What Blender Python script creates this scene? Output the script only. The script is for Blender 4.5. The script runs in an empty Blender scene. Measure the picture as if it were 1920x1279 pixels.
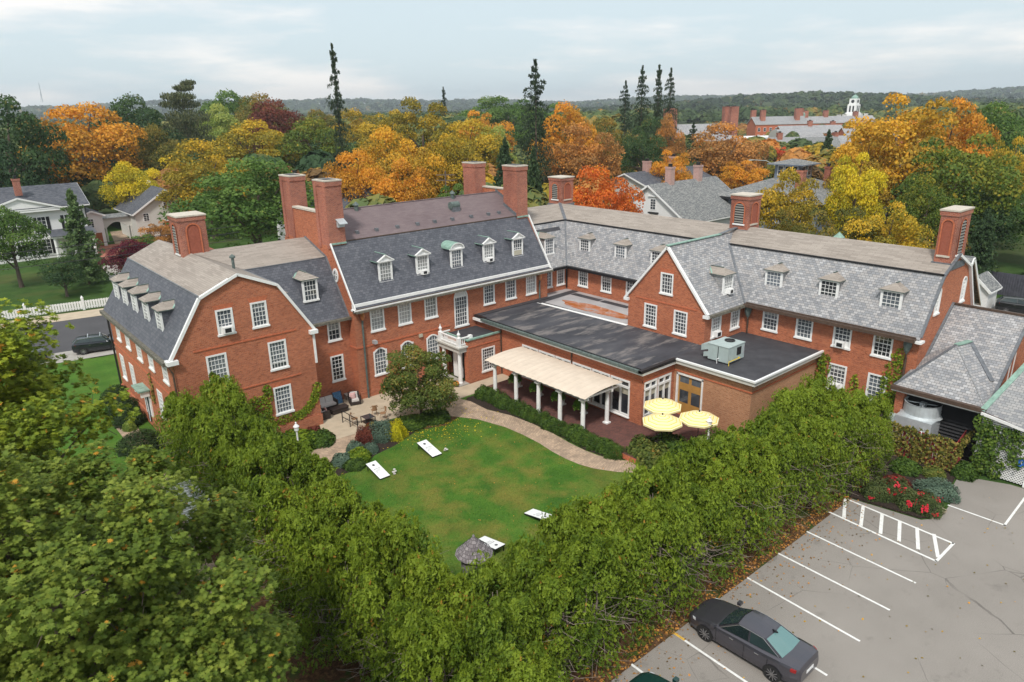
import bpy, math, random
import numpy as np
from mathutils import Matrix, Vector
from mathutils.geometry import tessellate_polygon
R = math.radians
SC = bpy.context.scene
COL = SC.collection
# ---------------------------------------------------------------- camera
# world X runs along the long front of the inn, Y goes away from the camera to the left, metres
PITCH, ROLL, HEAD, CAMH = .319458, -.0195185, .702954, 21.0
def _cam():
    right = Vector((1, 0, 0)); up = Vector((0, math.sin(PITCH), math.cos(PITCH))); fwd = Vector((0, math.cos(PITCH), -math.sin(PITCH)))
    c, s = math.cos(ROLL), math.sin(ROLL)
    r2 = right * c + up * s; u2 = up * c - right * s
    ch, sh = math.cos(HEAD), math.sin(HEAD)
    T = Matrix(((ch, sh, 0), (-sh, ch, 0), (0, 0, 1)))
    r2, u2, f2 = T @ r2, T @ u2, T @ fwd
    cd = bpy.data.cameras.new('Camera'); cam = bpy.data.objects.new('Camera', cd); COL.objects.link(cam)
    m = Matrix.Identity(4)
    for i in range(3):
        m[i][0] = r2[i]; m[i][1] = u2[i]; m[i][2] = -f2[i]
    m[2][3] = CAMH
    cam.matrix_world = m
    cd.sensor_width = 36; cd.lens = 1332.5 / 1920 * 36; cd.clip_start = .2; cd.clip_end = 20000
    SC.camera = cam
_cam()
# ---------------------------------------------------------------- world, sun
SUN_EL, SUN_AZ = R(52), R(215)      # azimuth of the sun measured from +X towards +Y
w = bpy.data.worlds.new('World'); SC.world = w; w.use_nodes = True
nt = w.node_tree; nt.nodes.clear()
def wn(t, **k):
    n = nt.nodes.new(t)
    for a, b in k.items(): setattr(n, a, b)
    return n
out = wn('ShaderNodeOutputWorld'); bg = wn('ShaderNodeBackground')
sky = wn('ShaderNodeTexSky', sky_type='NISHITA', sun_disc=False, sun_elevation=SUN_EL, sun_rotation=R(90) - SUN_AZ, air_density=1.0, dust_density=2.0)
tc = wn('ShaderNodeTexCoord'); mp = wn('ShaderNodeMapping'); mp.inputs['Scale'].default_value = (1, 1, 5.5)
no = wn('ShaderNodeTexNoise'); no.inputs['Scale'].default_value = 2.6; no.inputs['Detail'].default_value = 7; no.inputs['Roughness'].default_value = .55
ra = wn('ShaderNodeValToRGB'); e = ra.color_ramp.elements
e[0].position = .45; e[0].color = (5.6, 6.55, 6.95, 1); e[1].position = .60; e[1].color = (9.0, 8.65, 8.3, 1)
mid = e.new(.51); mid.color = (6.6, 7.1, 7.3, 1)
mx = wn('ShaderNodeMixRGB'); mx.inputs['Fac'].default_value = .86
L = nt.links.new
L(tc.outputs['Generated'], mp.inputs['Vector']); L(mp.outputs['Vector'], no.inputs['Vector']); L(no.outputs['Fac'], ra.inputs['Fac'])
L(sky.outputs['Color'], mx.inputs['Color1']); L(ra.outputs['Color'], mx.inputs['Color2'])
L(mx.outputs['Color'], bg.inputs['Color']); L(bg.outputs['Background'], out.inputs['Surface'])
bg.inputs['Strength'].default_value = .1
sl = bpy.data.lights.new('Sun', 'SUN'); sl.energy = 2.3; sl.angle = R(8); sl.color = (1, .95, .88)
so = bpy.data.objects.new('Sun', sl); COL.objects.link(so)
sd = Vector((math.cos(SUN_EL) * math.cos(SUN_AZ), math.cos(SUN_EL) * math.sin(SUN_AZ), math.sin(SUN_EL)))
so.rotation_euler = sd.to_track_quat('Z', 'Y').to_euler(); so.location = sd * 60
SC.view_settings.view_transform = 'Standard'; SC.view_settings.look = 'None'; SC.view_settings.exposure = .45; SC.view_settings.gamma = 1
SC.render.engine = 'CYCLES'; SC.cycles.max_bounces = 5; SC.cycles.diffuse_bounces = 3; SC.cycles.glossy_bounces = 2; SC.cycles.transparent_max_bounces = 6; SC.cycles.transmission_bounces = 2

# ---------------------------------------------------------------- materials
def c4(c): return (c[0], c[1], c[2], 1)
class NM:
    def __init__(s, name):
        s.m = bpy.data.materials.new(name); s.m.use_nodes = True; s.t = s.m.node_tree
        s.b = s.t.nodes['Principled BSDF']; s.l = s.t.links.new
        s._uv = None
    def n(s, t, **k):
        x = s.t.nodes.new(t)
        for a, b in k.items(): setattr(x, a, b)
        return x
    def co(s, kind='Object', scale=(1, 1, 1)):
        t = s.n('ShaderNodeTexCoord'); m = s.n('ShaderNodeMapping'); m.inputs['Scale'].default_value = scale
        s.l(t.outputs[kind], m.inputs['Vector']); return m.outputs['Vector']
    def noise(s, v, scale, detail=4, rough=.55):
        x = s.n('ShaderNodeTexNoise'); x.inputs['Scale'].default_value = scale; x.inputs['Detail'].default_value = detail; x.inputs['Roughness'].default_value = rough
        s.l(v, x.inputs['Vector']); return x.outputs['Fac']
    def ramp(s, f, stops):
        x = s.n('ShaderNodeValToRGB'); el = x.color_ramp.elements
        el[0].position, el[0].color = stops[0][0], c4(stops[0][1]); el[1].position, el[1].color = stops[-1][0], c4(stops[-1][1])
        for p, c in stops[1:-1]:
            q = el.new(p); q.color = c4(c)
        s.l(f, x.inputs['Fac']); return x.outputs['Color']
    def mix(s, f, a, b, mode='MIX'):
        x = s.n('ShaderNodeMixRGB', blend_type=mode)
        for i, v in ((0, f), (1, a), (2, b)):
            if isinstance(v, (int, float)): x.inputs[i].default_value = v
            elif isinstance(v, tuple): x.inputs[i].default_value = c4(v)
            else: s.l(v, x.inputs[i])
        return x.outputs['Color']
    def math(s, op, a, b=0.0, c=None, clamp=False):
        x = s.n('ShaderNodeMath', operation=op, use_clamp=clamp)
        for i, v in enumerate((a, b, c)):
            if v is None: continue
            if isinstance(v, (int, float)): x.inputs[i].default_value = v
            else: s.l(v, x.inputs[i])
        return x.outputs[0]
    def col(s, c): s.b.inputs['Base Color'].default_value = c4(c) if isinstance(c, tuple) else s.b.inputs['Base Color'].default_value; (not isinstance(c, tuple)) and s.l(c, s.b.inputs['Base Color']); return s
    def rough(s, r):
        if isinstance(r, (int, float)): s.b.inputs['Roughness'].default_value = r
        else: s.l(r, s.b.inputs['Roughness'])
        return s
    def spec(s, v): s.b.inputs['Specular IOR Level'].default_value = v; return s
    def metal(s, v): s.b.inputs['Metallic'].default_value = v; return s
    def bump(s, f, dist=.02, strength=.5):
        x = s.n('ShaderNodeBump'); x.inputs['Distance'].default_value = dist; x.inputs['Strength'].default_value = strength
        s.l(f, x.inputs['Height']); s.l(x.outputs['Normal'], s.b.inputs['Normal']); return s

def plain(name, c, rough=.6, var=.12, scale=3.0, spec=.4, metal=0):
    k = NM(name); f = k.noise(k.co(), scale, 5)
    k.col(k.ramp(f, [(.3, tuple(x * (1 - var) for x in c)), (.7, tuple(min(1, x * (1 + var)) for x in c))])).rough(rough).spec(spec).metal(metal)
    return k.m
def brickmat(name, c1, c2, mortar, stain=.25, bw=.215, rh=.0745):
    k = NM(name); uv = k.co('UV')
    b = k.n('ShaderNodeTexBrick'); b.offset = .5; b.squash = 1
    for a, v in (('Scale', 1), ('Mortar Size', .0075), ('Mortar Smooth', .15), ('Bias', -.1), ('Brick Width', bw), ('Row Height', rh)): b.inputs[a].default_value = v
    b.inputs['Color1'].default_value = c4(c1); b.inputs['Color2'].default_value = c4(c2); b.inputs['Mortar'].default_value = c4(mortar)
    k.l(uv, b.inputs['Vector'])
    vo = k.n('ShaderNodeTexWhiteNoise') if False else None
    big = k.noise(k.co(), .35, 5, .6); med = k.noise(k.co('Object', (6, 6, 14)), 1.0, 3, .6)
    c = k.mix(k.math('MULTIPLY', k.math('GREATER_THAN', med, .62), .55), b.outputs['Color'], tuple(x * .45 for x in c2))
    c = k.mix(stain, c, k.ramp(big, [(.3, (.35, .3, .3)), (.5, (.8, .8, .8)), (.72, (1.25, 1.2, 1.15))]), 'MULTIPLY')
    k.col(c).rough(.88).spec(.2).bump(b.outputs['Fac'], -.006, .6)
    return k.m
def slatemat(name, cols, bw=.36, rh=.2, line=.35, rough=.55, mottled=.5, mortar=.012):
    k = NM(name); uv = k.co('UV')
    b = k.n('ShaderNodeTexBrick'); b.offset = .5
    for a, v in (('Scale', 1), ('Mortar Size', mortar), ('Mortar Smooth', .2), ('Bias', 0), ('Brick Width', bw), ('Row Height', rh)): b.inputs[a].default_value = v
    b.inputs['Color1'].default_value = (0, 0, 0, 1); b.inputs['Color2'].default_value = (1, 1, 1, 1); b.inputs['Mortar'].default_value = (.5, .5, .5, 1)
    k.l(uv, b.inputs['Vector'])
    big = k.noise(k.co(), .45, 4, .6)
    f = k.mix(mottled, b.outputs['Color'], big)
    n = len(cols)
    c = k.ramp(f, [(.22 + .56 * i / (n - 1), cols[i]) for i in range(n)])
    c = k.mix(k.math('MULTIPLY', b.outputs['Fac'], line * 1.6, clamp=True), c, tuple(x * .3 for x in cols[0]))
    k.col(c).rough(rough).spec(.35).bump(b.outputs['Fac'], -.012, .7)
    return k.m
M = {}
M['brick'] = brickmat('brick', (.52, .158, .070), (.34, .088, .042), (.44, .29, .21))
M['brick_pale'] = brickmat('brick_pale', (.50, .24, .125), (.38, .16, .08), (.5, .38, .27))
M['brick_chimney'] = brickmat('brick_chimney', (.44, .14, .08), (.30, .085, .058), (.42, .32, .27), .55)
M['brick_plain'] = plain('brick_plain', (.47, .14, .068), .9, .2, 8)
M['slate_dark'] = slatemat('slate_dark', [(.07, .075, .092), (.10, .105, .125), (.135, .138, .158)], .27, .19, mottled=.55)
M['slate_light'] = slatemat('slate_light', [(.225, .23, .245), (.29, .295, .31), (.355, .34, .335), (.43, .43, .44)], .27, .17, line=.45, mottled=.45)
M['slate_grey'] = slatemat('slate_grey', [(.21, .215, .23), (.28, .285, .29), (.35, .34, .335)], .27, .17, mottled=.45)
M['shingle_tan'] = slatemat('shingle_tan', [(.26, .225, .195), (.315, .275, .24), (.365, .32, .28)], .9, .14, line=.3, rough=.9, mottled=.55, mortar=.008)
M['shingle_grey'] = slatemat('shingle_grey', [(.13, .14, .145), (.2, .205, .205), (.28, .28, .27)], .3, .14, line=.2, rough=.95, mottled=.2)
M['shingle_dark'] = slatemat('shingle_dark', [(.06, .065, .08), (.09, .097, .115), (.13, .135, .15)], .4, .16, line=.25, rough=.9, mottled=.4)
M['membrane_purple'] = slatemat('membrane_purple', [(.13, .095, .1), (.165, .125, .13), (.2, .155, .155)], .5, .16, line=.14, rough=.8, mottled=.75, mortar=.01)
M['white'] = plain('white_paint', (.80, .80, .79), .5, .06, 4)
M['cream'] = plain('cream_paint', (.55, .54, .50), .6, .06, 4)
def clap(name, c):
    k = NM(name); v = k.n('ShaderNodeSeparateXYZ'); k.l(k.co('UV'), v.inputs[0])
    fr = k.math('FRACT', k.math('MULTIPLY', v.outputs[1], 7.0)); g = k.math('LESS_THAN', fr, .14)
    k.col(k.mix(g, c, tuple(x * .62 for x in c))).rough(.6); return k.m
M['clap_white'] = clap('clapboard_white', (.74, .74, .73)); M['clap_grey'] = clap('clapboard_grey', (.62, .62, .58)); M['clap_blue'] = clap('clapboard_blue', (.17, .2, .25))
M['dark'] = plain('dark_metal', (.02, .02, .022), .45, .2)
M['black'] = plain('black', (.012, .012, .014), .5, .2)
M['gutter'] = plain('gutter_brown', (.085, .055, .04), .55, .3, 6)
M['gutter_old'] = plain('gutter_stained', (.13, .12, .095), .8, .5, 5)
M['copper'] = plain('copper_patina', (.23, .36, .30), .6, .25, 4)
M['copper_dark'] = plain('copper_dull', (.10, .13, .12), .55, .35, 5)
M['copper_new'] = plain('copper_bright', (.55, .25, .12), .35, .2, 5, .5, .8)
M['lead'] = plain('lead_flashing', (.13, .14, .155), .5, .3, 5)
M['stone'] = plain('stone_cap', (.52, .47, .40), .85, .15, 6)
M['concrete'] = plain('concrete', (.46, .38, .28), .9, .12, 1.2)
M['concrete_grey'] = plain('concrete_grey', (.36, .34, .31), .9, .15, 1.5)
M['hvac'] = plain('painted_steel', (.38, .45, .44), .45, .08, 3)
M['steel'] = plain('galvanised', (.50, .54, .56), .45, .12, 3, .5, .35)
M['pipe'] = plain('pipe_white', (.7, .7, .7), .4, .05)
M['yellowp'] = plain('pipe_yellow', (.7, .5, .05), .4, .05)
M['wicker'] = plain('wicker_dark', (.035, .025, .022), .6, .4, 40)
M['wicker_tan'] = plain('wicker_tan', (.30, .17, .09), .6, .3, 40)
M['cushion'] = plain('cushion', (.55, .52, .50), .9, .06, 5)
M['blue'] = plain('blue_cloth', (.07, .16, .28), .9, .5, 14)
M['door_wood'] = plain('door_wood', (.42, .22, .06), .5, .15, 2)
M['red_door'] = plain('door_red', (.28, .09, .03), .6, .15, 3)
M['red_board'] = plain('red_stain', (.34, .045, .05), .7, .25, 4)
M['grey_wood'] = plain('weathered_wood', (.22, .20, .21), .85, .35, 8)
M['fence_dark'] = plain('fence_stain', (.075, .075, .095), .8, .25, 3)
M['bark'] = plain('bark', (.12, .09, .07), .95, .35, 6)
M['bark_grey'] = plain('bark_grey', (.26, .21, .18), .95, .3, 8)
M['mulch'] = plain('mulch', (.028, .018, .013), 1, .7, 9)
M['beige'] = plain('blind', (.45, .42, .33), .8, .08)
M['amber'] = plain('amber_lens', (.6, .25, .05), .4, .05)
M['redl'] = plain('red_lens', (.25, .01, .01), .25, .1)
def glassmat(name, c, rough=.07, v=.6):
    k = NM(name); oi = k.n('ShaderNodeObjectInfo'); f = k.noise(k.co(), .9, 3)
    g = k.mix(.5, f, oi.outputs['Random'])
    k.col(k.ramp(g, [(.3, tuple(x * (1 - v) for x in c)), (.7, tuple(x * (1 + v) for x in c))])).rough(rough).spec(.75); return k.m
M['glass'] = glassmat('window_glass', (.10, .115, .135), .06, .45)
M['glass_dark'] = glassmat('window_glass_dark', (.045, .05, .058), .05)
M['glass_curtain'] = glassmat('window_glass_curtain', (.30, .31, .31), .12, .25)
M['glass_mid'] = glassmat('window_glass_mid', (.16, .18, .20), .08, .3)
M['glass_car'] = glassmat('car_glass', (.018, .03, .032), .03, .3)
M['glass_teal'] = glassmat('rear_glass', (.10, .19, .19), .05, .15)
def flatroof():
    k = NM('roof_membrane'); v = k.co('Object', (.5, 1, 1)); f = k.noise(v, .55, 6, .6); g = k.noise(k.co('Object', (.6, 2.2, 1)), .5, 5, .65)
    c = k.ramp(f, [(.3, (.032, .033, .04)), (.52, (.055, .056, .066)), (.7, (.085, .085, .095))])
    k.col(k.mix(k.ramp(g, [(.50, (0, 0, 0)), (.62, (1, 1, 1))]), c, (.17, .155, .15))).rough(.75).spec(.3); return k.m
M['membrane'] = flatroof()
k = NM('roof_membrane_black'); f = k.noise(k.co(), 1.2, 6, .6)
M['membrane_black'] = (k.col(k.ramp(f, [(.3, (.03, .03, .036)), (.7, (.06, .06, .068))])).rough(.7), k.m)[1]
k = NM('roof_membrane_pale'); f = k.noise(k.co(), .5, 6, .6)
M['membrane_pale'] = (k.col(k.ramp(f, [(.3, (.30, .29, .30)), (.7, (.44, .42, .42))])).rough(.6), k.m)[1]
k = NM('rust_puddle'); f = k.noise(k.co('Object', (1, .5, 1)), 1.4, 5, .6)
M['puddle'] = (k.col(k.ramp(f, [(.36, (.36, .34, .34)), (.46, (.48, .22, .14)), (.6, (.40, .13, .04))])).rough(.12).spec(.5), k.m)[1]
# grass
def grass(name, cs, brown, sc=.28, lo=.50, hi=.66, ctr=None):
    k = NM(name); o = k.co()
    a = k.noise(o, 9, 6, .7); b = k.noise(o, .55, 5, .6); c = k.noise(o, sc, 5, .62)
    g = k.ramp(k.mix(.5, a, b), [(.32, cs[0]), (.5, cs[1]), (.68, cs[2])])
    rad = 1.0
    if ctr:
        vm = k.n('ShaderNodeVectorMath', operation='DISTANCE'); k.l(o, vm.inputs[0]); vm.inputs[1].default_value = ctr; rad = k.ramp(k.math('DIVIDE', vm.outputs['Value'], 14.0), [(.25, (1, 1, 1)), (.85, (.12, .12, .12))])
    g = k.mix(k.math('MULTIPLY', k.math('MULTIPLY', k.ramp(c, [(lo, (0, 0, 0)), (hi, (1, 1, 1))]), .46), rad), g, k.ramp(a, [(.3, brown), (.7, tuple(x * 1.6 for x in brown))]))
    k.col(g).rough(.95).spec(.15).bump(a, .04, .9); return k.m
M['lawn'] = grass('lawn_grass', [(.03, .085, .012), (.055, .135, .016), (.10, .19, .026)], (.20, .135, .035), .5, .42, .62, (22.5, 28.5, 0))
M['grass'] = grass('rough_grass', [(.022, .05, .012), (.04, .085, .016), (.07, .12, .03)], (.11, .075, .03), .1, .5, .7)
def groundmat():
    k = NM('earth_and_grass'); o = k.co(); a = k.noise(o, 1.6, 7, .7); b = k.noise(o, .03, 4, .6)
    c = k.ramp(a, [(.3, (.028, .045, .014)), (.5, (.05, .075, .022)), (.7, (.10, .085, .035))])
    k.col(k.mix(k.ramp(b, [(.45, (0, 0, 0)), (.6, (1, 1, 1))]), c, (.045, .065, .022))).rough(.95).spec(.1); return k.m
M['ground'] = groundmat()
def litter():
    k = NM('leaf_litter'); o = k.co(); a = k.noise(o, 5, 7, .75); b = k.noise(o, 1.1, 4, .6)
    c = k.ramp(a, [(.3, (.03, .018, .01)), (.5, (.10, .055, .03)), (.68, (.22, .12, .055))])
    k.col(k.mix(k.ramp(b, [(.52, (0, 0, 0)), (.62, (1, 1, 1))]), c, (.05, .075, .02))).rough(1).spec(.1).bump(a, .05, .8); return k.m
M['litter'] = litter()
def asphalt(name, lo, hi, crack=True, warm=0):
    k = NM(name); o = k.co(); a = k.noise(o, 38, 4, .8); b = k.noise(o, .22, 5, .6)
    c = k.mix(.45, k.ramp(b, [(.35, lo), (.65, hi)]), k.ramp(a, [(.35, tuple(x * .5 for x in lo)), (.65, tuple(x * 1.7 for x in hi))]))
    if crack:
        d = k.n('ShaderNodeMixRGB'); d.inputs[0].default_value = .12; k.l(o, d.inputs[1])
        nz = k.n('ShaderNodeTexNoise'); nz.inputs['Scale'].default_value = .9; nz.inputs['Detail'].default_value = 5; k.l(o, nz.inputs['Vector']); k.l(nz.outputs['Color'], d.inputs[2])
        vo = k.n('ShaderNodeTexVoronoi', feature='DISTANCE_TO_EDGE'); vo.inputs['Scale'].default_value = .34
        k.l(d.outputs['Color'], vo.inputs['Vector'])
        m = k.noise(o, .16, 3); mm = k.ramp(m, [(.46, (0, 0, 0)), (.56, (1, 1, 1))])
        ck = k.math('MULTIPLY', k.math('LESS_THAN', vo.outputs['Distance'], .0038), mm)
        c = k.mix(k.math('MULTIPLY', ck, .6), c, tuple(x * .35 for x in lo))
    st_ = k.noise(o, .75, 6, .7); c = k.mix(k.math('MULTIPLY', k.ramp(st_, [(.58, (0, 0, 0)), (.70, (1, 1, 1))]), .35), c, tuple(x * .55 for x in lo))
    k.col(c).rough(.9).spec(.25).bump(a, .006, .5); return k.m
M['asphalt'] = asphalt('aged_asphalt', (.20, .183, .165), (.275, .252, .23))
M['asphalt_new'] = asphalt('dark_asphalt', (.055, .055, .06), (.085, .083, .088), False)
M['paint'] = plain('road_paint', (.72, .72, .70), .7, .12, 5)
M['paint_yellow'] = plain('road_paint_yellow', (.62, .38, .06), .7, .2, 5)
def pavers(name, cs, bw=.22, rh=.11, warp=0):
    k = NM(name); b = k.n('ShaderNodeTexBrick'); b.offset = .5
    for a, v in (('Scale', 1), ('Mortar Size', .008), ('Mortar Smooth', .2), ('Bias', 0), ('Brick Width', bw), ('Row Height', rh)): b.inputs[a].default_value = v
    b.inputs['Color1'].default_value = c4(cs[0]); b.inputs['Color2'].default_value = c4(cs[1]); b.inputs['Mortar'].default_value = c4(cs[2])
    k.l(k.co('UV'), b.inputs['Vector']); f = k.noise(k.co(), 1.2, 5, .6)
    k.col(k.mix(.5, b.outputs['Color'], k.ramp(f, [(.3, (.5, .5, .5)), (.7, (1.3, 1.3, 1.3))]), 'MULTIPLY')).rough(.9).bump(b.outputs['Fac'], -.01, .6); return k.m
M['path'] = pavers('brick_path', ((.50, .36, .25), (.34, .25, .18), (.20, .16, .12)), .3, .15)
M['terrace'] = pavers('brick_terrace', ((.17, .065, .05), (.11, .045, .038), (.08, .05, .045)))
M['terrace_red'] = pavers('brick_forecourt', ((.40, .14, .09), (.32, .11, .07), (.3, .18, .14)), .4, .2)
def carpaint(name, c, metal=.6):
    k = NM(name); k.col(c).rough(.3).metal(metal); k.b.inputs['Coat Weight'].default_value = .7; k.b.inputs['Coat Roughness'].default_value = .06; return k.m
M['car_grey'] = carpaint('car_paint_grey', (.085, .082, .10)); M['car_dark'] = carpaint('car_paint_dark', (.03, .033, .042)); M['car_black'] = carpaint('car_paint_black', (.012, .013, .016), .3); M['car_green'] = carpaint('car_paint_green', (.01, .05, .045), .3)
M['tyre'] = plain('tyre', (.02, .02, .02), .85, .2); M['rim'] = plain('rim', (.42, .42, .44), .3, .1, 3, .5, .9)
M['chrome'] = plain('chrome', (.6, .6, .62), .2, .05, 3, .5, 1); M['lamp_lens'] = plain('lens', (.5, .52, .55), .1, .05)
def stripes(name, a, b, freq, axis=0, duty=.5):
    k = NM(name); v = k.n('ShaderNodeSeparateXYZ'); k.l(k.co('UV'), v.inputs[0])
    g = k.math('LESS_THAN', k.math('FRACT', k.math('MULTIPLY', v.outputs[axis], freq)), duty); k.col(k.mix(g, b, a)).rough(.85); return k.m
M['stripe_red'] = stripes('red_striped_cloth', (.45, .03, .03), (.7, .68, .66), 12)
M['tan_fabric'] = plain('awning_fabric', (.62, .52, .42), .85, .06, 1.5)
M['umb'] = None
M['solar'] = plain('dark_opening', (.015, .02, .03), .3)
M['white_metal'] = plain('white_enamel', (.78, .79, .79), .4, .03)
# foliage : colour runs along the per-leaf 'tint'
PAL = {
 'green': [(.018, .042, .01), (.045, .09, .016), (.085, .14, .028), (.13, .17, .03)],
 'dark': [(.012, .028, .012), (.026, .055, .02), (.045, .08, .025), (.10, .10, .025)],
 'lime': [(.06, .10, .02), (.13, .18, .035), (.22, .26, .06), (.3, .3, .07)],
 'olive': [(.035, .045, .012), (.08, .085, .018), (.14, .12, .022), (.24, .13, .02)],
 'olivegreen': [(.022, .045, .01), (.06, .095, .015), (.12, .14, .018), (.26, .19, .02)],
 'olivegold': [(.05, .055, .01), (.14, .12, .015), (.27, .19, .016), (.42, .26, .02)],
 'gold': [(.055, .065, .012), (.18, .15, .016), (.36, .25, .02), (.48, .27, .02)],
 'goldorange': [(.075, .065, .012), (.25, .165, .018), (.45, .26, .022), (.52, .22, .02)],
 'yellow': [(.09, .11, .012), (.30, .26, .016), (.56, .42, .02), (.62, .36, .03)],
 'orange': [(.09, .065, .012), (.31, .155, .018), (.54, .235, .022), (.58, .17, .03)],
 'redorange': [(.16, .07, .012), (.42, .11, .018), (.60, .13, .025), (.5, .26, .02)],
 'red': [(.16, .02, .012), (.4, .05, .02), (.55, .08, .03), (.5, .16, .03)],
 'rust': [(.075, .05, .02), (.21, .11, .035), (.36, .17, .045), (.46, .2, .04)],
 'maroon': [(.045, .014, .012), (.11, .03, .02), (.18, .05, .03), (.16, .1, .03)],
 'maroonleaf': [(.03, .006, .012), (.08, .012, .025), (.14, .02, .035), (.2, .03, .04)],
 'spruce': [(.010, .020, .012), (.022, .040, .022), (.040, .062, .030), (.07, .08, .03)],
 'conifer': [(.012, .028, .014), (.028, .055, .024), (.05, .085, .034), (.07, .1, .03)],
 'pine': [(.03, .04, .022), (.06, .075, .035), (.10, .11, .05), (.14, .12, .05)],
 'larch': [(.025, .05, .022), (.055, .095, .035), (.09, .14, .05), (.13, .17, .06)],
 'arbor': [(.024, .054, .008), (.088, .143, .012), (.182, .245, .020), (.34, .18, .03)],
 'oak': [(.045, .075, .012), (.115, .17, .022), (.24, .29, .045), (.5, .26, .035)],
 'maple_yg': [(.04, .065, .01), (.10, .14, .014), (.21, .24, .02), (.45, .22, .03)],
 'hedge': [(.02, .045, .01), (.05, .095, .014), (.09, .15, .022), (.14, .19, .03)],
 'yew': [(.010, .022, .008), (.024, .045, .012), (.04, .07, .018), (.06, .09, .02)],
 'ivy': [(.045, .09, .008), (.12, .19, .012), (.22, .28, .02), (.32, .3, .03)],
 'vine': [(.05, .06, .012), (.13, .14, .025), (.26, .20, .05), (.34, .09, .04)],
 'fern': [(.03, .08, .008), (.07, .17, .014), (.13, .26, .02), (.2, .3, .03)],
 'yshrub': [(.25, .25, .012), (.5, .46, .016), (.68, .6, .02), (.75, .65, .03)],
 'apple': [(.035, .055, .012), (.08, .11, .02), (.15, .16, .035), (.32, .14, .03)],
 'barberry': [(.07, .018, .014), (.14, .035, .025), (.2, .06, .03), (.3, .14, .03)],
 'bluegrey': [(.05, .085, .06), (.09, .14, .1), (.14, .2, .14), (.2, .25, .16)],
 'rose': [(.03, .05, .015), (.07, .10, .03), (.12, .14, .045), (.16, .16, .05)],
 'far': [(.03, .05, .02), (.06, .085, .03), (.13, .12, .03), (.26, .13, .03)],
 'hill': [(.02, .034, .016), (.034, .055, .024), (.055, .08, .03), (.14, .10, .035)],
}
LEAF = {}
GAIN = {'spruce': 1.5, 'conifer': 1.5, 'yew': 1.3, 'far': 2.1, 'hill': 1.6, 'oak': 1.12, 'arbor': 1.22, 'maroonleaf': 1.2, 'orange': 1.65, 'redorange': 1.5, 'yshrub': 1.1, 'fern': 1.1, 'ivy': 1.2, 'yellow': 1.5, 'apple': 1.5, 'vine': 1.3, 'barberry': 1.3, 'bluegrey': 1.3, 'maroon': 1.4, 'rose': 1.3, 'hedge': 1.35}
def leafmat(p):
    if p in LEAF: return LEAF[p]
    k = NM('foliage_' + p); gn = GAIN.get(p, 1.7); a = k.n('ShaderNodeAttribute'); a.attribute_name = 'tint'; oi = k.n('ShaderNodeObjectInfo')
    n = k.noise(k.co('Object', (1, 1, 1)), 1.3, 3)
    f = k.math('ADD', a.outputs['Fac'], k.math('MULTIPLY', k.math('SUBTRACT', oi.outputs['Random'], .5), .26 if p == 'arbor' else .12))
    cs = [tuple(min(.8, x * gn) for x in q) for q in PAL[p]]
    c = k.ramp(f, [(.05, cs[0]), (.4, cs[1]), (.72, cs[2]), (.93, cs[2]), (.96, cs[3]), (1, cs[3])] if p in ('arbor', 'oak', 'maple_yg', 'vine', 'green', 'dark', 'hill') else [(.05, cs[0]), (.4, cs[1]), (.7, cs[2]), (1, cs[3])])
    k.col(c).rough(.65).spec(.25)
    tr = k.n('ShaderNodeBsdfTranslucent'); k.l(c, tr.inputs['Color']); ms = k.n('ShaderNodeMixShader'); ms.inputs[0].default_value = .36
    o = k.t.nodes['Material Output']; k.l(k.b.outputs[0], ms.inputs[1]); k.l(tr.outputs[0], ms.inputs[2]); k.l(ms.outputs[0], o.inputs['Surface'])
    LEAF[p] = k.m; return k.m

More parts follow.
